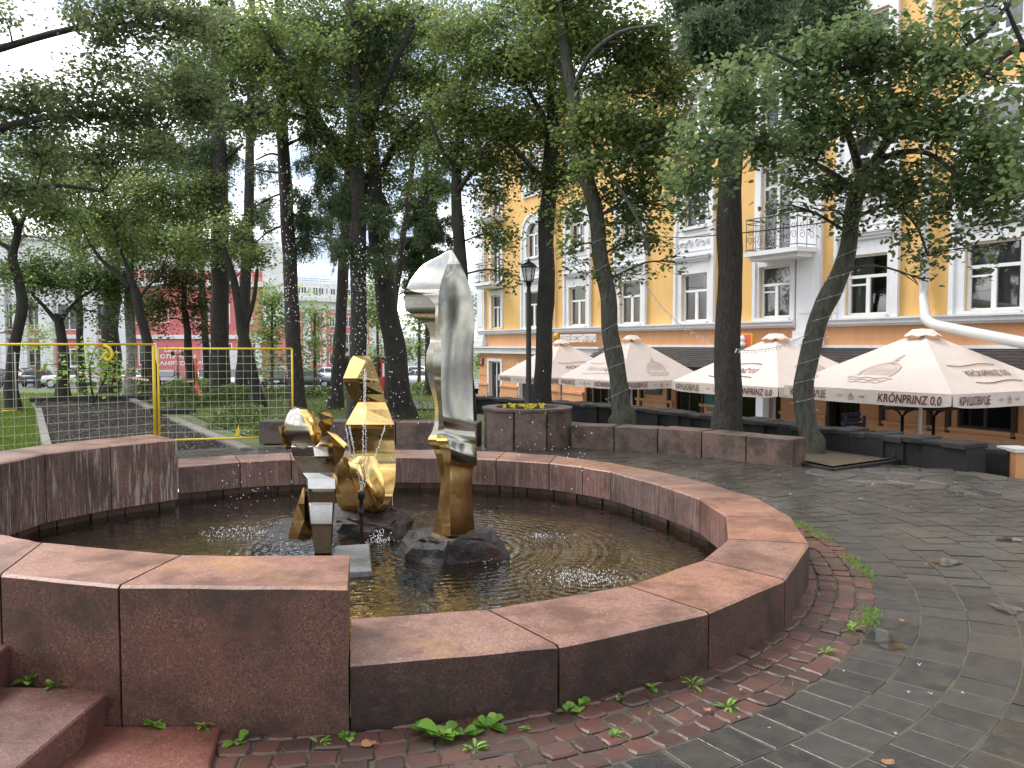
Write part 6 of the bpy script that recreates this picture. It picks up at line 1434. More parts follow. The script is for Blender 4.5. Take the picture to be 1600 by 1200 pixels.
T('large linden left of the picture whose long boughs roof over the left half', 15.5, [(-260, 700, 50), (-250, 500, 46), (-240, 330, 42), (-220, 200, 36), (-200, 60, 28), (-190, -80, 18)],
  [[(-235, 300, 22), (-120, 230, 17), (0, 200, 13), (100, 180, 9), (180, 185, 6), (260, 200, 4)], [(-215, 190, 20), (-100, 110, 15), (20, 70, 11), (140, 40, 8), (240, 40, 5), (320, 60, 3)], [(-240, 340, 16), (-120, 330, 12), (-20, 310, 9), (80, 290, 6), (160, 300, 4)]],
  [(30, 170, 70, 36), (120, 150, 70, 36), (200, 190, 70, 36), (60, 240, 70, 34), (150, 240, 70, 32), (0, 20, 60, 26, -.5, .5), (150, 20, 60, 30), (200, 60, 80, 40), (190, 10, 90, 34), (290, 30, 80, 40), (270, 120, 70, 40), (-30, 280, 60, 40), (40, 300, 60, 30), (240, 230, 50, 28), (-40, 130, 40, 50), (160, 110, 60, 26), (40, 150, 80, 26), (130, 195, 70, 26), (225, 165, 70, 28), (320, 150, 60, 30), (60, 205, 60, 22), (300, 180, 50, 28), (-20, 220, 60, 30)], seed=38, leaf=LEAF_COOL, lsize=.075, near=True, lai=1.1)
# farther broadleaf crowns filling the park
T('broad dark linden far back between the crooked left tree and the birch', 34.0, [(128, 604, 13), (126, 560, 11), (124, 480, 10), (122, 400, 9)], [], [(60, 210, 70, 40, 0, .6), (120, 250, 70, 40, 0, .7), (60, 300, 60, 40, 0, .7), (150, 310, 70, 40, 0, .7), (30, 370, 50, 30, 0, .6), (100, 370, 60, 30, 0, .6), (190, 220, 60, 40, 0, .7)], seed=61, lsize=.13, leaf=LEAF_COOL, lai=1.0)
T('tall dark linden behind the thickest larch and the hedge', 33.0, [(322, 606, 12), (322, 560, 11), (318, 480, 10), (312, 380, 9)], [], [(250, 200, 70, 50), (310, 260, 60, 50), (230, 280, 60, 50), (330, 190, 60, 60), (290, 340, 60, 34), (250, 120, 80, 50), (330, 90, 80, 60), (170, 120, 50, 40, 0, .6)], seed=62, lsize=.13, leaf=LEAF_COOL, lai=1.0)
T('tall linden behind the forked linden, its crown filling the top middle', 27.0, [(606, 618, 12), (610, 540, 11), (622, 430, 10), (640, 300, 9), (650, 200, 8)], [], [(620, 120, 60, 60), (680, 200, 50, 50), (640, 240, 40, 40), (730, 130, 50, 60), (560, 150, 50, 60), (500, 80, 60, 60), (650, 40, 80, 50), (760, 40, 60, 50), (590, 260, 36, 40, 0, .8), (480, 170, 44, 34, 0, .7)], seed=63, lsize=.11, leaf=LEAF_COOL, lai=1.0)
# lindens behind the viewer, seen only in the polished metal and the water
def back_tree(x, y, h, r_, seed):
    nr = np.random.default_rng(seed); rt = thing('tree', (x, y, 0), 'large linden outside the photo, mirrored darkly in the polished sculptures', 'tree', 'lindens behind the viewer')
    g = MB(); g.tube(smooth_path([Vector((x, y, -.1)), Vector((x + .1, y, 2)), Vector((x - .2, y + .2, h * .6)), Vector((x, y, h * .9))], 4), list(np.linspace(.28, .06, 13)), 10); 
    for k in range(7): a = k * .9; e = Vector((x + math.cos(a) * r_ * .8, y + math.sin(a) * r_ * .8, h * (.55 + .06 * k))); g.tube([Vector((x, y, h * .4 + .3 * k)), Vector((x, y, h * .4 + .3 * k)).lerp(e, .5) + Vector((0, 0, .5)), e], [.09, .06, .02], 6)
    g.build('trunk', BARK, rt); n = 9000
    c_ = nr.normal(size=(40, 3)); c_ /= np.linalg.norm(c_, axis=1)[:, None]; c_ *= nr.uniform(.3, 1, 40)[:, None] * [r_, r_, h * .36]; c_ += [x, y, h * .66]
    pts_ = c_[nr.integers(0, 40, n)] + nr.normal(size=(n, 3)) * [r_ * .22, r_ * .22, .7]; leaf_mesh('crown', pts_, .2, LEAF, rt, near=False)
for i, (x, y, h, r_) in enumerate([(-7, -7, 11, 3.6), (1.5, -11, 12, 4), (8.5, -6, 10, 3.4), (-13, -1, 11, 3.6), (13.5, 0.5, 9, 3)]): back_tree(x, y, h, r_, 90 + i)
# light trees along the street
for i, (px, Y, tw, cl, lab) in enumerate([
    (425, 46, 5, [(425, 470, 34, 44), (415, 530, 34, 34), (440, 560, 26, 24), (440, 500, 30, 30), (400, 580, 16, 18)], 'pale green young street tree left of the red and white building'),
    (492, 47, 5, [(492, 490, 20, 40), (490, 540, 22, 30), (480, 570, 14, 16, 0, .6)], 'pale green young street tree in front of the white columns, between two larch trunks'),
    (590, 44, 5, [(590, 440, 22, 44), (586, 500, 26, 40), (592, 550, 22, 22), (575, 470, 22, 30)], 'pale green young street tree behind the golden figure and forked linden'),
    (655, 48, 6, [(655, 500, 22, 34), (650, 545, 24, 24), (660, 470, 14, 22), (668, 530, 16, 20)], 'pale green young street tree in the gap left of the tall statue'),
    (755, 60, 6, [(752, 480, 14, 40), (748, 560, 10, 30)], 'light green tree just left of the yellow building corner'),
    (60, 60, 8, [(50, 540, 24, 16, 0, .5), (66, 520, 30, 20, 0, .5)], 'small bushy street tree by the red building at far left')]):
    zb = gz(Y); py = HZ + (EYE - zb) * F / Y
    T(lab, Y, [(px, py, tw), (px, py - 25, tw), (px, cl[0][1], tw * .6)], [], cl, seed=40 + i, leaf=LEAF_LIGHT, lsize=.19, lai=1.5, bark=BARK_G)
# bright sapling, hedges and bushes
T('bright green sapling with thin bent stems in front of the white off-roader', 24.5, [(146, 632, 4), (142, 600, 3), (140, 570, 3)], [[(146, 630, 3), (160, 600, 2), (170, 575, 2)], [(146, 630, 3), (125, 605, 2), (118, 580, 2)]], [(150, 560, 26, 18, 0, .8), (170, 585, 20, 16, 0, .8), (125, 580, 24, 12, 0, .7), (145, 590, 26, 12, 0, .6), (75, 570, 18, 8, -.2, .5), (150, 545, 14, 12, 0, .8)], seed=50, leaf=LEAF_SAP, lsize=.13, lai=1.1, name='sapling', cat='sapling')
def bush(label, px0, px1, pyt, pyb, Y, dep, lsize=.06, leaf=LEAF_HEDGE, n=None, cat='bush', boxy=False, seed=1, rag=.15):
    nr = np.random.default_rng(seed); zb = gz(Y); a, b = D(px0, pyb, Y), D(px1, pyb, Y); zt = D(px0, pyt, Y).z; cx = (a.x + b.x) / 2; rx = (b.x - a.x) / 2; h = zt - zb
    r = thing('bush' if not boxy else 'hedge', (cx, Y + dep / 2, zb), label, cat); n = n or int(2 * rx * (dep + 2 * h) * 1.5 / (lsize * lsize * .6))
    u = nr.uniform(-1, 1, n); v = nr.uniform(-1, 1, n); w_ = nr.uniform(0, 1, n) ** .7
    if not boxy:
        k = np.sqrt(np.clip(1 - w_ ** 2.2, .02, 1)); ang = nr.uniform(0, 6.283, n); rr = nr.uniform(.75, 1.0, n) ** .5
        u = np.cos(ang) * k * rr; v = np.sin(ang) * k * rr
    else:
        sidef = nr.random(n); v = np.where(sidef < .45, -1 + nr.uniform(0, .2, n), v); w_ = np.where((sidef > .45) & (sidef < .9), 1 - nr.uniform(0, .15, n), w_)
    pts_ = np.stack([cx + u * rx, Y + dep / 2 + v * dep / 2, zb + w_ * h], 1)
    nz_ = np.array([noise.noise(Vector(p) * 1.6) for p in pts_]); pts_[:, 2] += nz_ * h * rag; pts_[:, 1] += nz_ * .15; pts_[:, 2] = np.maximum(pts_[:, 2], zb + .01)
    pts_ += nr.normal(size=pts_.shape) * .03
    g = MB()
    for k in range(10): x = cx + nr.uniform(-.6, .6) * rx; g.tube([(x, Y + dep / 2, zb - .05), (x + nr.uniform(-.2, .2), Y + dep / 2 + nr.uniform(-.2, .2), zb + h * .8)], .012, 4)
    g.build('stems', BARK, r); leaf_mesh('foliage', pts_, lsize, leaf, r, near=False, up=.3, bias=np.clip((pts_[:, 2] - zb) / h, 0, 1) ** 2 * 0 + nr.uniform(0, 1, n)); return r
bush('large dark green clipped bush beside the slanting kerb behind the fence', 305, 402, 640, 676, 17.4, 2.0, seed=1)
bush('dark green bush between the clipped bush and the brown granite blocks', 380, 470, 655, 690, 16.0, 1.2, seed=2)
bush('dark low bush around the foot of the thickest larch', 300, 400, 606, 632, 23.5, 1.6, seed=3)
bush('dark bush right behind the middle fence post', 222, 292, 600, 640, 22.5, 1.6, seed=4)
bush('light green flowering bush at the foot of the slim tree', 240, 330, 592, 612, 29, 1.5, seed=5, leaf=LEAF_LIGHT, lsize=.09)
bush('long low clipped hedge in front of the black cars', 405, 552, 607, 627, 27.0, 1.0, boxy=True, cat='hedge', seed=6, leaf=LEAF_HEDGE)
bush('low clipped hedge right of the forked linden by the wet walkway', 636, 700, 600, 616, 30.0, 1.0, boxy=True, cat='hedge', seed=7, leaf=LEAF_LIGHT, lsize=.09)
bush('scruffy low bushes on the rubble at the far lawn edge', 175, 240, 593, 612, 29, 1.2, seed=8, leaf=LEAF_HEDGE, lsize=.08)
open('/tmp/leaves.txt','w').write(str(cnt)+'\n'+'\n'.join(map(str,TL_)))
# ================================================================== FENCE
YP = mk('yellow_fence_paint', (.72, .50, .03), .45); WIRE = mk('galvanised_wire', (.50, .48, .34), .55, .1)
def fpanel(a, b, z0, z1, label, foot=True, post=True):
    a, b = Vector(a), Vector(b); r = thing('mesh_fence', (a + b) / 2, label, 'fence panel', 'yellow mesh fence panels'); up = Vector((0, 0, 1))
    z0 += .05; A0, A1, B0, B1 = a + up * z0, a + up * z1, b + up * z0, b + up * z1
    g = MB(); rr = .019
    g.tube([A0, A1], rr, 8); g.tube([B0, B1], rr, 8); g.tube([A1, B1], rr, 8); g.tube([A0, B0], rr, 8); g.build('frame', YP, r)
    g = MB(); n = 16
    for k in range(1, n): g.tube([A0.lerp(B0, k / n), A1.lerp(B1, k / n)], .0034, 4, cap=False)
    m = 12
    for k in range(1, m): g.tube([A0.lerp(A1, k / m), B0.lerp(B1, k / m)], .0034, 4, cap=False)
    g.build('mesh', WIRE, r); return r
f1 = P(-60, 745); f1 = Vector((-7.95, 12.45, 0)); f2 = Vector((-6.35, 14.6, 0)); f3 = D(458, 690, 15.25); f3.z = 0; f0 = Vector((-9.2, 10.6, 0))
fpanel(f1, f2 - Vector((.03, .03, 0)), .05, 1.80, 'left yellow mesh fence panel before the lawn and dark path'); fpanel(f2 + Vector((.04, 0, 0)), f3, .03, 1.72, 'right yellow mesh fence panel ending by the small statue'); fpanel(f0, f1 - Vector((.03, .03, 0)), .05, 1.84, 'yellow mesh fence panel at the left picture edge')
g = MB(); g.tube([f2 + Vector((-.03, 0, .0)), f2 + Vector((-.03, 0, 1.78))], .024, 8); g.box(f2 + Vector((0, 0, .05)), (.5, .2, .1)); tag(g.build('fence_post', YP), 'yellow joining post in the middle of the fence', 'post')
# distant yellow barrier behind left lawn
r = thing('barrier', P(30, 645), 'small grey and yellow mesh barrier leaning on the crooked tree at far left', 'barrier'); a, b = P(0, 648), P(26, 646); g = MB()
zt = 1.0
g.tube([a, a + Vector((0, 0, zt))], .02, 6); g.tube([b, b + Vector((0, 0, zt + .6))], .02, 6); g.build('upright', GREYF, r)
g = MB(); g.tube([a + Vector((0, 0, .08)), b + Vector((0, 0, .08))], .03, 6); g.build('rail', YP, r)
# yellow plastic hanging on the fence, yellow pennant
g = MB(); c = f1.lerp(f2, .68) + Vector((0, -.05, 1.63)); g.tube(smooth_path([c + Vector(v) for v in ((-.05, 0, .16), (.06, 0, .10), (.10, .0, -.02), (.02, 0, -.1), (-.04, 0, -.02), (.03, 0, .04))], 4), .028, 6)
tag(g.build('plastic_strip', YP), 'orange-yellow plastic strip looped over the top of the left fence panel', 'plastic strip')
g = MB(); c = f2.lerp(f3, .58) + Vector((0, -.03, .12)); g.add([c + Vector((-.05, 0, 0)), c + Vector((.05, 0, .02)), c + Vector((.04, .0, .22)), c + Vector((.0, .03, .08))], [(0, 1, 2), (0, 2, 3), (1, 3, 2), (0, 3, 1)]); tag(g.build('pennant', YP), 'small yellow pennant low on the right fence panel', 'pennant')
# barrier tape
TAPE = mk('red_white_tape'); t = NT(TAPE); v = t.coord(); w_ = t.n('TexWave'); t.set(w_, 'Scale', 1.6); t.t.links.new(v, w_.inputs['Vector']); t.base(t.ramp(w_.outputs['Fac'], [(.48, (.75, .75, .75)), (.52, (.6, .03, .03))])); t.rough(.5)
g = MB(); pts_ = [D(x, y, Y) for x, y, Y in ((120, 583, 27), (150, 586, 27), (205, 592, 28), (244, 597, 26), (280, 598, 27), (303, 597, 28.6))]
for a, b in zip(pts_, pts_[1:]):
    for k in range(6): p, q = a.lerp(b, k / 6), a.lerp(b, (k + 1) / 6); g.quad(p, q, q + Vector((0, .01, .06)), p + Vector((0, .01, .06)))
tag(g.build('barrier_tape', TAPE), 'red and white barrier tape stretched between trunks beyond the path', 'tape')
g = MB(); c = D(307, 600, 28.4); ORC = mk('orange_plastic', (.75, .14, .04), .5); g.lathe([(.22, gz(28)), (.22, gz(28) + .04), (.13, gz(28) + .05), (.03, .55), (.03, .57)], (c.x, c.y, 0), 12); g.lathe([(.05, .57), (.05, 1.3)], (c.x, c.y, 0), 8); tag(g.build('traffic_cone', ORC), 'orange safety cone with pole on the far lawn by the slim tree', 'cone')

# ================================================================== CARS
GLS = mk('car_glass', (.02, .025, .03), .08, 0, .6); TYRE = mk('tyre_rubber', (.015, .015, .015), .8); RIM = mk('alloy_rim', (.42, .43, .44), .3, .8)
HEAD = mk('headlamp', (.7, .72, .72), .1); TAIL = mk('tail_lamp', (.4, .02, .02), .2); PLATE = mk('number_plate', (.65, .65, .65), .5)
def car(px, Y, yaw, kind, col, label, metal_=.3):
    z0 = gz(Y) + .02; c = D(px, 600, Y); r = thing('parked_car', (c.x, c.y, z0), label, 'car', 'cars parked along the street')
    pm = mk('car_paint', col, .28, metal_, coat=.8)
    ca, sa = math.cos(yaw), math.sin(yaw)
    def W(x, y, z): return Vector((c.x + x * ca - y * sa, c.y + x * sa + y * ca, z0 + z))
    spec = {'sedan': (4.5, 1.76, 1.46, [(-2.25, .45, .80), (-2.15, .32, .93), (-1.5, .28, .98), (-.9, .24, 1.0), (.6, .24, .97), (1.2, .26, .90), (1.95, .3, .78), (2.2, .36, .66), (2.25, .42, .55)], [(-1.65, .98), (-1.0, 1.40), (-.6, 1.46), (.1, 1.45), (.55, 1.30), (1.15, .93)]),
            'suv': (4.6, 1.86, 1.72, [(-2.3, .5, .9), (-2.22, .38, 1.08), (-1.4, .3, 1.1), (.5, .3, 1.1), (1.2, .32, 1.06), (2.0, .36, .98), (2.25, .4, .8), (2.3, .5, .6)], [(-2.2, 1.08), (-1.95, 1.60), (-1.3, 1.71), (.0, 1.70), (.5, 1.60), (1.15, 1.08)]),
            'offroad': (3.7, 1.68, 1.64, [(-1.85, .5, .95), (-1.82, .45, 1.02), (-.9, .4, 1.02), (.4, .4, 1.02), (.9, .42, 1.0), (1.75, .45, .95), (1.85, .5, .7)], [(-1.80, 1.02), (-1.70, 1.58), (-1.2, 1.63), (.1, 1.62), (.35, 1.58), (.75, 1.0)]),
            'hatch': (4.0, 1.7, 1.5, [(-2.0, .45, .85), (-1.95, .34, .98), (-1.2, .28, 1.0), (.4, .26, .98), (1.0, .28, .92), (1.75, .32, .80), (2.0, .42, .6)], [(-1.92, .98), (-1.6, 1.40), (-1.0, 1.50), (.0, 1.48), (.45, 1.34), (1.05, .93)])}[kind]
    L_, Wd, H_, body, top = spec; hw = Wd / 2
    g = MB(); g.smooth = False; rings = []
    for (x, zb, zt) in body:
        e = 1 - .10 * (abs(x) / (L_ / 2)) ** 6; h2 = hw * e
        rings.append([W(x, -h2 * .86, zb), W(x, -h2 * .97, zb + .1), W(x, -h2, (zb + zt) / 2), W(x, -h2 * .95, zt - .06), W(x, -h2 * .82, zt), W(x, h2 * .82, zt), W(x, h2 * .95, zt - .06), W(x, h2, (zb + zt) / 2), W(x, h2 * .97, zb + .1), W(x, h2 * .86, zb)])
    b = len(g.v); n = 10; g.smooth = True
    for rg in rings: g.v += [tuple(p) for p in rg]
    for i in range(len(rings) - 1):
        for k in range(n): g.face((b + i * n + k, b + i * n + (k + 1) % n, b + (i + 1) * n + (k + 1) % n, b + (i + 1) * n + k))
    g.smooth = False; g.face([b + k for k in range(n)]); g.face([b + (len(rings) - 1) * n + k for k in range(n)][::-1])
    # roof and pillars
    zr = [p for p in top]; roof = [p for p in top if p[1] > H_ - .14]
    for (xa, za), (xb, zb_) in zip(roof, roof[1:]): g.quad(W(xa, -hw * .70, za + .01), W(xb, -hw * .70, zb_ + .01), W(xb, hw * .70, zb_ + .01), W(xa, hw * .70, za + .01))
    for sgn in (-1, 1):
        for (xa, za), (xb, zb_) in zip(roof, roof[1:]): g.quad(W(xa, sgn * hw * .70, za + .01), W(xb, sgn * hw * .70, zb_ + .01), W(xb, sgn * hw * .74, zb_ - .07), W(xa, sgn * hw * .74, za - .07))
        for (xa, za, xb, zb_) in ((top[0][0], top[0][1], roof[0][0], roof[0][1]), (top[-1][0], top[-1][1], roof[-1][0], roof[-1][1]), (-.1, .98, -.12, H_ - .03)):
            g.tube([W(xa, sgn * hw * .84, za - .02), W(xb, sgn * hw * .71, zb_ - .01)], .035, 5)
    bo = g.build('body', pm, r, recalc=True)
    g = MB(); m = len(top); b = 0
    for (x, z) in top: w2 = hw * (.84 - .14 * (z - top[0][1]) / (H_ - top[0][1])); g.v += [tuple(W(x, -w2, z)), tuple(W(x, w2, z))]
    base = [tuple(W(top[0][0], -hw * .84, top[0][1] - .03)), tuple(W(top[-1][0], -hw * .84, top[-1][1] - .03)), tuple(W(top[0][0], hw * .84, top[0][1] - .03)), tuple(W(top[-1][0], hw * .84, top[-1][1] - .03))]
    for i in range(m - 1): g.face((2 * i, 2 * i + 2, 2 * i + 3, 2 * i + 1))
    g.face([2 * i for i in range(m)][::-1]); g.face([2 * i + 1 for i in range(m)])
    g.build('windows', GLS, r)
    for sx in (-1, 1):
        for sy in (-1, 1):
            x = sx * L_ * .295; rw = .33 if kind in ('sedan', 'hatch') else .37; wr = MB(); yy = sy * (hw - .10)
            prof = [(rw * .65, -.10), (rw * .96, -.10), (rw, -.06), (rw, .06), (rw * .96, .10), (rw * .65, .10)]; nn = 16
            for (rr, h) in prof:
                for k in range(nn): a = 2 * math.pi * k / nn; wr.v.append(tuple(W(x + rr * math.cos(a), yy + h, rw + rr * math.sin(a))))
            for i in range(len(prof) - 1):
                for k in range(nn): wr.face((i * nn + k, i * nn + (k + 1) % nn, (i + 1) * nn + (k + 1) % nn, (i + 1) * nn + k))
            wo_ = wr.build('wheel', TYRE, r); wr = MB(); yo = yy + sy * .085
            wr.v = [tuple(W(x, yo, rw))] + [tuple(W(x + rw * .66 * math.cos(2 * math.pi * k / 20), yo + (0 if k % 4 < 2 else -sy * .02), rw + rw * .66 * math.sin(2 * math.pi * k / 20))) for k in range(20)]
            for k in range(20): wr.face((0, 1 + k, 1 + (k + 1) % 20))
            wr.build('rim', RIM, wo_)
    zl = body[-2][2] - .06 if kind != 'offroad' else .82; xf = L_ / 2 + .005
    for sy in (-1, 1):
        g = MB(); p = [W(xf - .02, sy * hw * .80, zl - .09), W(xf, sy * hw * .52, zl - .09), W(xf - .03, sy * hw * .52, zl + .05), W(xf - .12, sy * hw * .84, zl + .06)]; g.add(p, [(0, 1, 2, 3)]); g.build('headlight', HEAD, r)
        g = MB(); zt_ = body[1][2] - .1; g.add([W(-xf, sy * hw * .84, zt_ - .14), W(-xf, sy * hw * .52, zt_ - .12), W(-xf + .01, sy * hw * .52, zt_ + .02), W(-xf + .03, sy * hw * .84, zt_ + .04)], [(0, 1, 2, 3)]); g.build('tail_light', TAIL, r)
    g = MB(); g.box(W(xf + .0, 0, .48), (.02, .5, .12), (0, 0, yaw)); g.box(W(-xf - .0, 0, .6), (.02, .5, .12), (0, 0, yaw)); g.build('number_plate', PLATE, r)
    return r
car(-20, 62, R(180), 'sedan', (.03, .035, .04), 'black car half cut by the left picture edge')
car(62, 70, R(100), 'hatch', (.06, .07, .08), 'dark grey hatchback seen from behind, left of the white off-roader')
car(112, 60, R(180), 'offroad', (.62, .62, .60), 'white boxy off-roader seen from the side behind the sapling', 0)
car(205, 70, R(165), 'sedan', (.45, .46, .46), 'silver saloon behind the birch trunk')
car(260, 66, R(-80), 'sedan', (.10, .11, .12), 'dark grey saloon facing the park, just right of the fence post')
car(322, 67, R(-60), 'hatch', (.60, .61, .62), 'white hatchback left of the thickest larch trunk')
car(368, 66, R(-65), 'sedan', (.55, .56, .57), 'pale silver saloon between the two larches behind the fence')
car(398, 72, R(-70), 'hatch', (.65, .65, .64), 'white hatchback whose front corner shows beside the black SUV')
car(432, 63, R(105), 'suv', (.035, .035, .037), 'black SUV seen from behind next to the right fence post')
car(482, 64, R(5), 'sedan', (.04, .045, .04), 'black saloon parked side on, right of the fence corner')
car(510, 76, R(170), 'sedan', (.62, .63, .64), 'white saloon parked far behind the black saloon')
car(536, 77, R(170), 'hatch', (.6, .61, .62), 'white hatchback half hidden behind the tilting larch')
car(655, 66, R(150), 'sedan', (.50, .53, .55), 'silver-blue saloon left of the tall statue')
car(25, 76, R(170), 'sedan', (.60, .61, .62), 'white saloon behind the crooked left tree')
car(640, 78, R(170), 'hatch', (.6, .6, .6), 'white hatchback at the back of the row left of the tall statue')

# ================================================================== FAR BUILDINGS
REDP = plaster('red_plaster', (.60, .17, .165), (.54, .15, .145)); WH2 = plaster('white_plaster', (.70, .70, .69), (.62, .62, .61)); DKW = mk('far_window_dark', (.05, .055, .06), .12)
class FB:
    def __init__(s, a, b, label, zbase=-1.85, depth=14):
        s.a, s.b = Vector(a), Vector(b); s.d = (s.b - s.a).normalized(); s.n = Vector((s.d.y, -s.d.x, 0)); s.L = (s.b - s.a).length; s.z = zbase
        s.r = thing('building', ((s.a + s.b) / 2)[:2] + (zbase,), label, 'building'); s.dep = depth
    def p(s, u, z, o=0): q = s.a + s.d * u + s.n * o; return Vector((q.x, q.y, z))
    def box(s, g, u0, u1, z0, z1, o0, o1):
        p = [s.p(u, z, o) for z in (z0, z1) for o in (o0, o1) for u in (u0, u1)]; g.add(p, [(0, 2, 3, 1), (4, 5, 7, 6), (0, 1, 5, 4), (2, 6, 7, 3), (0, 4, 6, 2), (1, 3, 7, 5)])
    def part(s, name, mat, boxes):
        g = MB(); [s.box(g, *b) for b in boxes]; return g.build(name, mat, s.r)
    def win(s, u, z0, w_, h, o=0):
        g = MB(); f = .09
        for bb in ((u - w_ / 2, u + w_ / 2, z0, z0 + f), (u - w_ / 2, u + w_ / 2, z0 + h - f, z0 + h), (u - w_ / 2, u - w_ / 2 + f, z0 + f, z0 + h - f), (u + w_ / 2 - f, u + w_ / 2, z0 + f, z0 + h - f), (u - .04, u + .04, z0 + f, z0 + h - f)): s.box(g, *bb, o, o + .1)
        fo = g.build('window', FRM, s.r); g = MB(); s.box(g, u - w_ / 2 + f, u + w_ / 2 - f, z0 + f, z0 + h - f, o + .002, o + .03); g.build('pane', DKW, fo)
def gx(px, Y): return (px - 800) / F * Y
# long red and white building, left
A = FB((gx(-260, 78), 78, 0), (gx(430, 84), 84, 0), 'long red and white colonnaded building behind the parked cars at left')
zt = 12.0
A.part('wall', REDP, [(0, A.L, -1.9, 3.6, -A.dep, 0)]); A.part('upper_wall', WH2, [(0, A.L, 3.6, zt, -A.dep, -.01)])
uk = lambda px: (gx(px, 78 + 6 * (px + 260) / 690) - A.a.x) / A.d.x
cols = [20, 38, 76, 142, 196, -40, -90, 372, 400, 420]
for px in (-180, -130, -90, -40, 5, 38, 78, 146, 196):
    u = uk(px); wd = 1.25; A.part('column', WH2, [(u - wd / 2, u + wd / 2, -1.9, 7.6, 0, .7)])
A.part('red_wall', REDP, [(uk(212), uk(412), 3.6, 9.2, -.01, .04)]); A.part('cornice', WH2, [(0, A.L, 7.6, 8.1, 0, .9), (0, A.L, 2.35, 2.75, 0, .25), (0, A.L, zt, zt + .4, -A.dep, .5), (0, A.L, 9.8, 10.0, 0, .3)])
for px in (-150, -110, -60, -18, 18, 57, 112, 172): A.win(uk(px), -.35, 2.0, 1.7, .0); A.win(uk(px), 3.2, 2.3, 2.6, .0); A.win(uk(px), 8.3, 1.5, 1.3, 0)
for px in (232, 330, 350, 395): A.win(uk(px), -.3, 1.7, 2.2, 0)
for px in (220, 255, 318, 350, 385): A.win(uk(px), 3.9, 1.4, 2.0, -.01); A.win(uk(px), 7.5, 1.4, 1.8, -.01)
A.part('doorway', WH2, [(uk(361) - .9, uk(361) + .9, -1.9, 1.2, .0, .5), (uk(385) - .3, uk(385) + .3, -1.9, 2.4, 0, .3), (uk(405) - .3, uk(405) + .3, -1.9, 2.4, 0, .3)])
g = MB()
put_text('lettering', 'ЦЕНТР', A.p(uk(279), 1.25, .03), A.d, (0, 0, 1), .55, SW, A.r, width=2.6, offset=.02, lift=.02); put_text('lettering', 'СЛУЖБЫ', A.p(uk(279), .55, .03), A.d, (0, 0, 1), .55, SW, A.r, width=3.4, offset=.02, lift=.02); put_text('lettering', 'ЗАНЯТОСТИ', A.p(uk(279), -.15, .03), A.d, (0, 0, 1), .55, SW, A.r, width=4.4, offset=.02, lift=.02)
# red/white building in the middle distance
B = FB((gx(396, 105), 105, 0), (gx(600, 120), 120, 0), 'distant white building with red bays and a low attic, between the larch trunks')
B.part('wall', WH2, [(0, B.L, -1.9, 7.6, -14, 0)]); ub = lambda px: (gx(px, 105 + 15 * (px - 396) / 204) - B.a.x) / B.d.x
B.part('attic', WH2, [(0, B.L, 8.1, 10.2, -13, -.6)]); B.part('cornice', WH2, [(0, B.L, 7.6, 8.1, -14, .9), (0, B.L, 6.6, 6.9, 0, .4)])
for px in (412, 430, 449, 467, 497, 520, 545, 570): 
    u = ub(px); B.part('red_bay', REDP, [(u - .85, u + .85, -1.9, 6.2, .0, .06)])
    for z in (-.9, 1.8, 4.2): B.win(u, z, 1.0, 1.5, .06)
for px in range(400, 600, 9): u = ub(px); B.win(u, 8.6, .9 if (px // 9) % 3 else .5, 1.0, -.6)
g = MB()
for k in range(60): u = B.L * k / 59; g.tube([B.p(u, 10.2, -.7), B.p(u, 10.75, -.7)], .025, 4)
for z in (10.45, 10.75): g.tube([B.p(0, z, -.7), B.p(B.L, z, -.7)], .03, 4)
g.build('roof_railing', IRON, B.r)
C_ = FB((gx(575, 130), 130, 0), (gx(700, 130), 130, 0), 'low pale building hazy behind the street trees, left of the tall statue'); C_.part('wall', WH2, [(0, C_.L, -1.9, 2.8, -12, 0)])
for k in range(7): C_.win(1.0 + k * 1.8, -.2, 1.0, 1.5)
# kiosk / cafe van
r = thing('kiosk', D(560, 600, 50)[:2] + (gz(50),), 'small dark kiosk with a pale sign board, behind the golden figure', 'kiosk')
Yk = 50; zb = gz(Yk); xa, xb = gx(531, Yk), gx(612, Yk); zt = D(560, 552, Yk).z; g = MB(); g.box(((xa + xb) / 2, Yk + 1.2, (zb + zt) / 2), (xb - xa, 2.4, zt - zb)); g.build('cabin', mk('kiosk_wall', (.16, .155, .15), .6), r)
g = MB(); g.box(((xa + xb) / 2, Yk - .06, zt + .16), (xb - xa, .12, .62)); g.build('sign_board', WH2, r)
put_text('lettering', 'КОФЕ', ((gx(538, Yk)), Yk - .13, zt + .16), (1, 0, 0), (0, 0, 1), .45, BLK, r, width=1.1)
for px in (540, 592, 604): g = MB(); x = gx(px, Yk); g.box((x, Yk - .02, zt - .85), (.5, .05, 1.1)); g.build('window', GLS, r)
REDB = mk('red_panel', (.55, .03, .03), .4); g = MB(); x = gx(606, 44); g.box((x, 44, gz(44) + .8), (.7, .5, 1.75)); g2 = g.build('vending_stand', REDB, org=(x, 44, gz(44))); tag(g2, 'upright red stand left of the forked linden trunk', 'stand')
g = MB(); g.box((x, 43.74, gz(44) + 1.15), (.5, .02, .7)); g.build('panel', SW, g2)
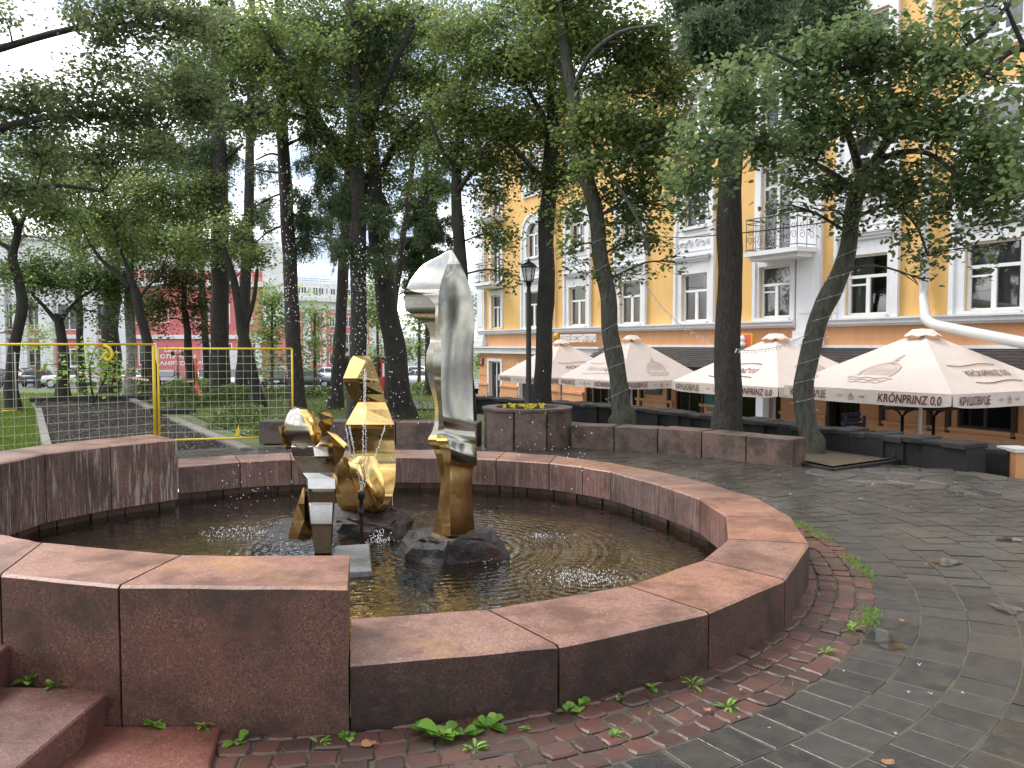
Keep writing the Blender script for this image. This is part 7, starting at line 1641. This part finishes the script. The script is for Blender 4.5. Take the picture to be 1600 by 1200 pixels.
# distant lamp and red flag
r = thing('street_lamp', P(277, 612), 'small two-headed dark street lamp before the red wall with white letters', 'street lamp'); x, y = gx(278, 54), 54; zt = D(278, 553, 54).z; g = MB(); g.tube([(x, y, gz(y)), (x, y, zt)], .05, 6); g.tube([(x - .35, y, zt - .1), (x, y, zt), (x + .35, y, zt - .1)], .03, 5)
g.build('post', BLK, r); r['label'] = 'small two-headed dark street lamp before the red wall with white letters'
for s_ in (-1, 1): g = MB(); g.lathe([(.10, zt - .1), (.14, zt + .12), (.03, zt + .22)], (x + .35 * s_, y, 0), 6); g.build('lantern', BLK, r)
# ================================================================== WEEDS AND FALLEN LEAVES
def weed(px, py, z, s_, n, label, seed, broad=True, group=None):
    rs = random.Random(seed); c = P(px, py, z); g = MB(); lv = []; g.smooth = True
    for k in range(n):
        a = rs.uniform(0, 6.283); ln = s_ * rs.uniform(.55, 1.1); wd = ln * (.30 if broad else .10); el_ = rs.uniform(.25, 1.1); f0 = len(g.f)
        d = Vector((math.cos(a) * math.cos(el_), math.sin(a) * math.cos(el_), math.sin(el_))); sd = Vector((-math.sin(a), math.cos(a), 0)); up = Vector((0, 0, 1))
        st = Vector((c.x + rs.uniform(-.3, .3) * s_ * .4, c.y + rs.uniform(-.3, .3) * s_ * .4, z)); m_ = 6; pr = None
        for j in range(m_ + 1):
            t_ = j / m_; q = st + d * (ln * t_) - up * (ln * .38 * t_ * t_); w_ = wd * (math.sin(math.pi * min(1, max(0, (t_ - .18) / .82))) ** .7 + .04)
            row = [q - sd * w_ + up * w_ * .3, q, q + sd * w_ + up * w_ * .3]; b = len(g.v); g.v += [tuple(p) for p in row]
            if pr is not None: g.face((pr, pr + 1, b + 1, b)); g.face((pr + 1, pr + 2, b + 2, b + 1))
            pr = b
        v_ = rs.random(); lv += [v_] * (len(g.f) - f0)
    o = g.build('weed', WEED); face_lv(o, lv); return tag(o, label, 'weed', group)
weed(385 - 12, 1160, .02, .085, 8, 'small round-leaved weed at the corner of the lowest slab and cobbles', 1)
weed(237, 1134, .055, .08, 7, 'small green weed on the lowest slab against the tall wall', 2)
weed(318, 1136, .055, .06, 12, 'ragged weed with an orange dead leaf on the lowest slab', 3, False)
weed(45, 1066, .195, .10, 9, 'leafy weed in the inner corner of the middle step', 4); weed(85, 1072, .195, .08, 6, 'flat pale-leaved weed along the middle step beside the wall', 5); weed(10, 990, .37, .08, 14, 'grass-like weed on the topmost step at the left edge', 6, False)
weed(545, 1152, .02, .07, 8, 'weed squeezed at the joint between tall wall and low rim', 7); weed(500, 1162, .02, .07, 10, 'pale spidery weed in the cobbles left of the rim joint', 8, False)
weed(690, 1150, .02, .16, 10, 'largest broad-leaved weed at the foot of the low rim', 9); weed(722, 1148, .02, .10, 8, 'medium weed touching the largest one on its right side', 10); weed(762, 1138, .02, .11, 12, 'bushy weed against the rim, right of the largest weed', 11)
weed(742, 1172, .02, .08, 14, 'pale spidery weed in the cobbles below the largest weed', 12, False); weed(885, 1112, .02, .07, 6, 'weed just right of the rim joint under the second block', 13); weed(905, 1104, .02, .09, 6, 'upright weed beside the second rim block', 14)
weed(968, 1092, .02, .05, 6, 'tiny weed under the second rim block', 15); weed(1018, 1075, .02, .06, 5, 'two-leaved weed near the middle of the second rim block', 16); weed(1082, 1070, .02, .08, 12, 'feathery weed at the foot of the third rim block', 17, False)
weed(1138, 1106, .02, .09, 16, 'bright star-shaped weed on the border of red cobbles and black pavers', 18, False); weed(1332, 985, .02, .10, 20, 'bright green weed at the cobble edge, right of the basin', 19, False); weed(1290, 1020, .02, .09, 12, 'pale weed on the cobble edge below the bright green one', 20, False)
weed(1253, 920, .02, .05, 7, 'sprout at the foot of the rim at its right corner', 21); weed(960, 1150, .02, .06, 14, 'bright little weed in the cobbles toward the lower right', 22, False); weed(820, 1140, .02, .05, 12, 'pale tuft in the cobbles below the first rim joint', 23, False)
# strip of grass on the cobble edge
pts2 = []
for k in range(2600):
    a = R(random.uniform(-38, 24)); rr = 4.50 + random.gauss(0, .035) - .06 * abs(noise.noise(Vector((a * 4, 0, 0)))); x, y = CX + rr * math.cos(a), CY + rr * math.sin(a)
    if noise.noise(Vector((a * 7, 3, 0))) > -.05 + (0.25 if a < R(-22) else 0): pts2.append((x, y, .012))
for k in range(900):
    a = R(random.uniform(-75, 20)); rr = random.uniform(3.9, 4.5); x, y = CX + rr * math.cos(a), CY + rr * math.sin(a)
    if noise.noise(Vector((x * 4, y * 4, 5))) > .28: pts2.append((x, y, .01))
dd = np.tile([0, 0, .7], (len(pts2), 1)) + rng.normal(size=(len(pts2), 3)) * .55
mg = leaf_mesh('grass_tufts', pts2, .032, WEED, org=(0, 5, 0), up=0, near=False, narrow=.4, dirs=dd); tag(mg, kind='stuff')
DEADL = mk('dead_leaf', (.27, .13, .055), .7); PALEL = mk('pale_petal', (.42, .39, .29), .7)
def fleaf(px, py, z, s_, mat, label, group, seed):
    rs = random.Random(seed); c = P(px, py, z); g = MB(); a0 = rs.uniform(0, 6.28); n = 9; vs = [(c.x, c.y, z + .008)]
    for k in range(n): a = a0 + 2 * math.pi * k / n; rr = s_ * (.55 + .45 * abs(math.cos((a - a0) / 2)) ** 2) * rs.uniform(.8, 1.1); vs.append((c.x + rr * math.cos(a), c.y + rr * .7 * math.sin(a), z + rs.uniform(.002, .016)))
    g.add(vs, [(0, 1 + k, 1 + (k + 1) % n) for k in range(n)]); tag(g.build('fallen_leaf', mat), label, 'leaf', group)
for i, (px, py, s_) in enumerate([(1408, 971, .035), (1390, 1193, .04), (1104, 1110, .03), (578, 1164, .045), (322, 1133, .04), (1160, 1080, .02)]): fleaf(px, py, .03 if px != 322 else .06, s_, DEADL, 'orange-brown dead leaf on wet ground near the basin', 'dead leaves on the ground', 60 + i)
rs = random.Random(77); k = 0
while k < 120:
    px, py = rs.uniform(880, 1560), rs.uniform(712, 800) if rs.random() < .9 else rs.uniform(800, 1180)
    p = P(px, py, .02)
    if math.hypot(p.x - CX, p.y - CY) < 4.4 or p.x > bx(p.y) - .5: continue
    if 38 < math.degrees(math.atan2(p.y - CY, p.x - CX)) < 150 and math.hypot(p.x - CX, p.y - CY) > 7.0: continue
    fleaf(px, py, .026, rs.uniform(.008, .017), PALEL, 'tiny pale fallen petal on the wet black paving', 'pale petals on the paving', 100 + k); k += 1
# light strings wound on two trunks
def wound(rows, Y, turns, label, z=0):
    pts_ = smooth_path([D(x, y, Y) for x, y, w_ in rows], 20); ws = [r_[2] * Y / F / 2 for r_ in rows]; g = MB(); path = []
    for i, p in enumerate(pts_):
        t_ = i / (len(pts_) - 1); a = t_ * turns * 6.283; w_ = np.interp(t_, np.linspace(0, 1, len(ws)), ws) * 1.12 + .006; path.append(p + Vector((math.cos(a) * w_, math.sin(a) * w_, 0)))
    g.tube(path, .004, 4); g.mi = 1
    for i in range(0, len(path), 2): p = path[i] ; c_ = pts_[i]; o = (p - c_).normalized(); g.tube([p, p + (o + Vector((0, 0, random.uniform(-.6, .6)))) * .035], .004, 4)
    tag(g.build('string_lights', [GREYF, SW]), label, 'string lights')
wound([(1258, 640, 30), (1258, 600, 30), (1264, 555, 30), (1280, 505, 30), (1300, 455, 29), (1320, 405, 27), (1333, 350, 24)], 13.3, 9, 'light string wound round the curved tree')
wound([(965, 640, 29), (962, 570, 28), (955, 520, 26), (945, 440, 25), (935, 370, 24)], 15.4, 7, 'light string wound round the grey leaning tree')
bpy.context.view_layer.update()
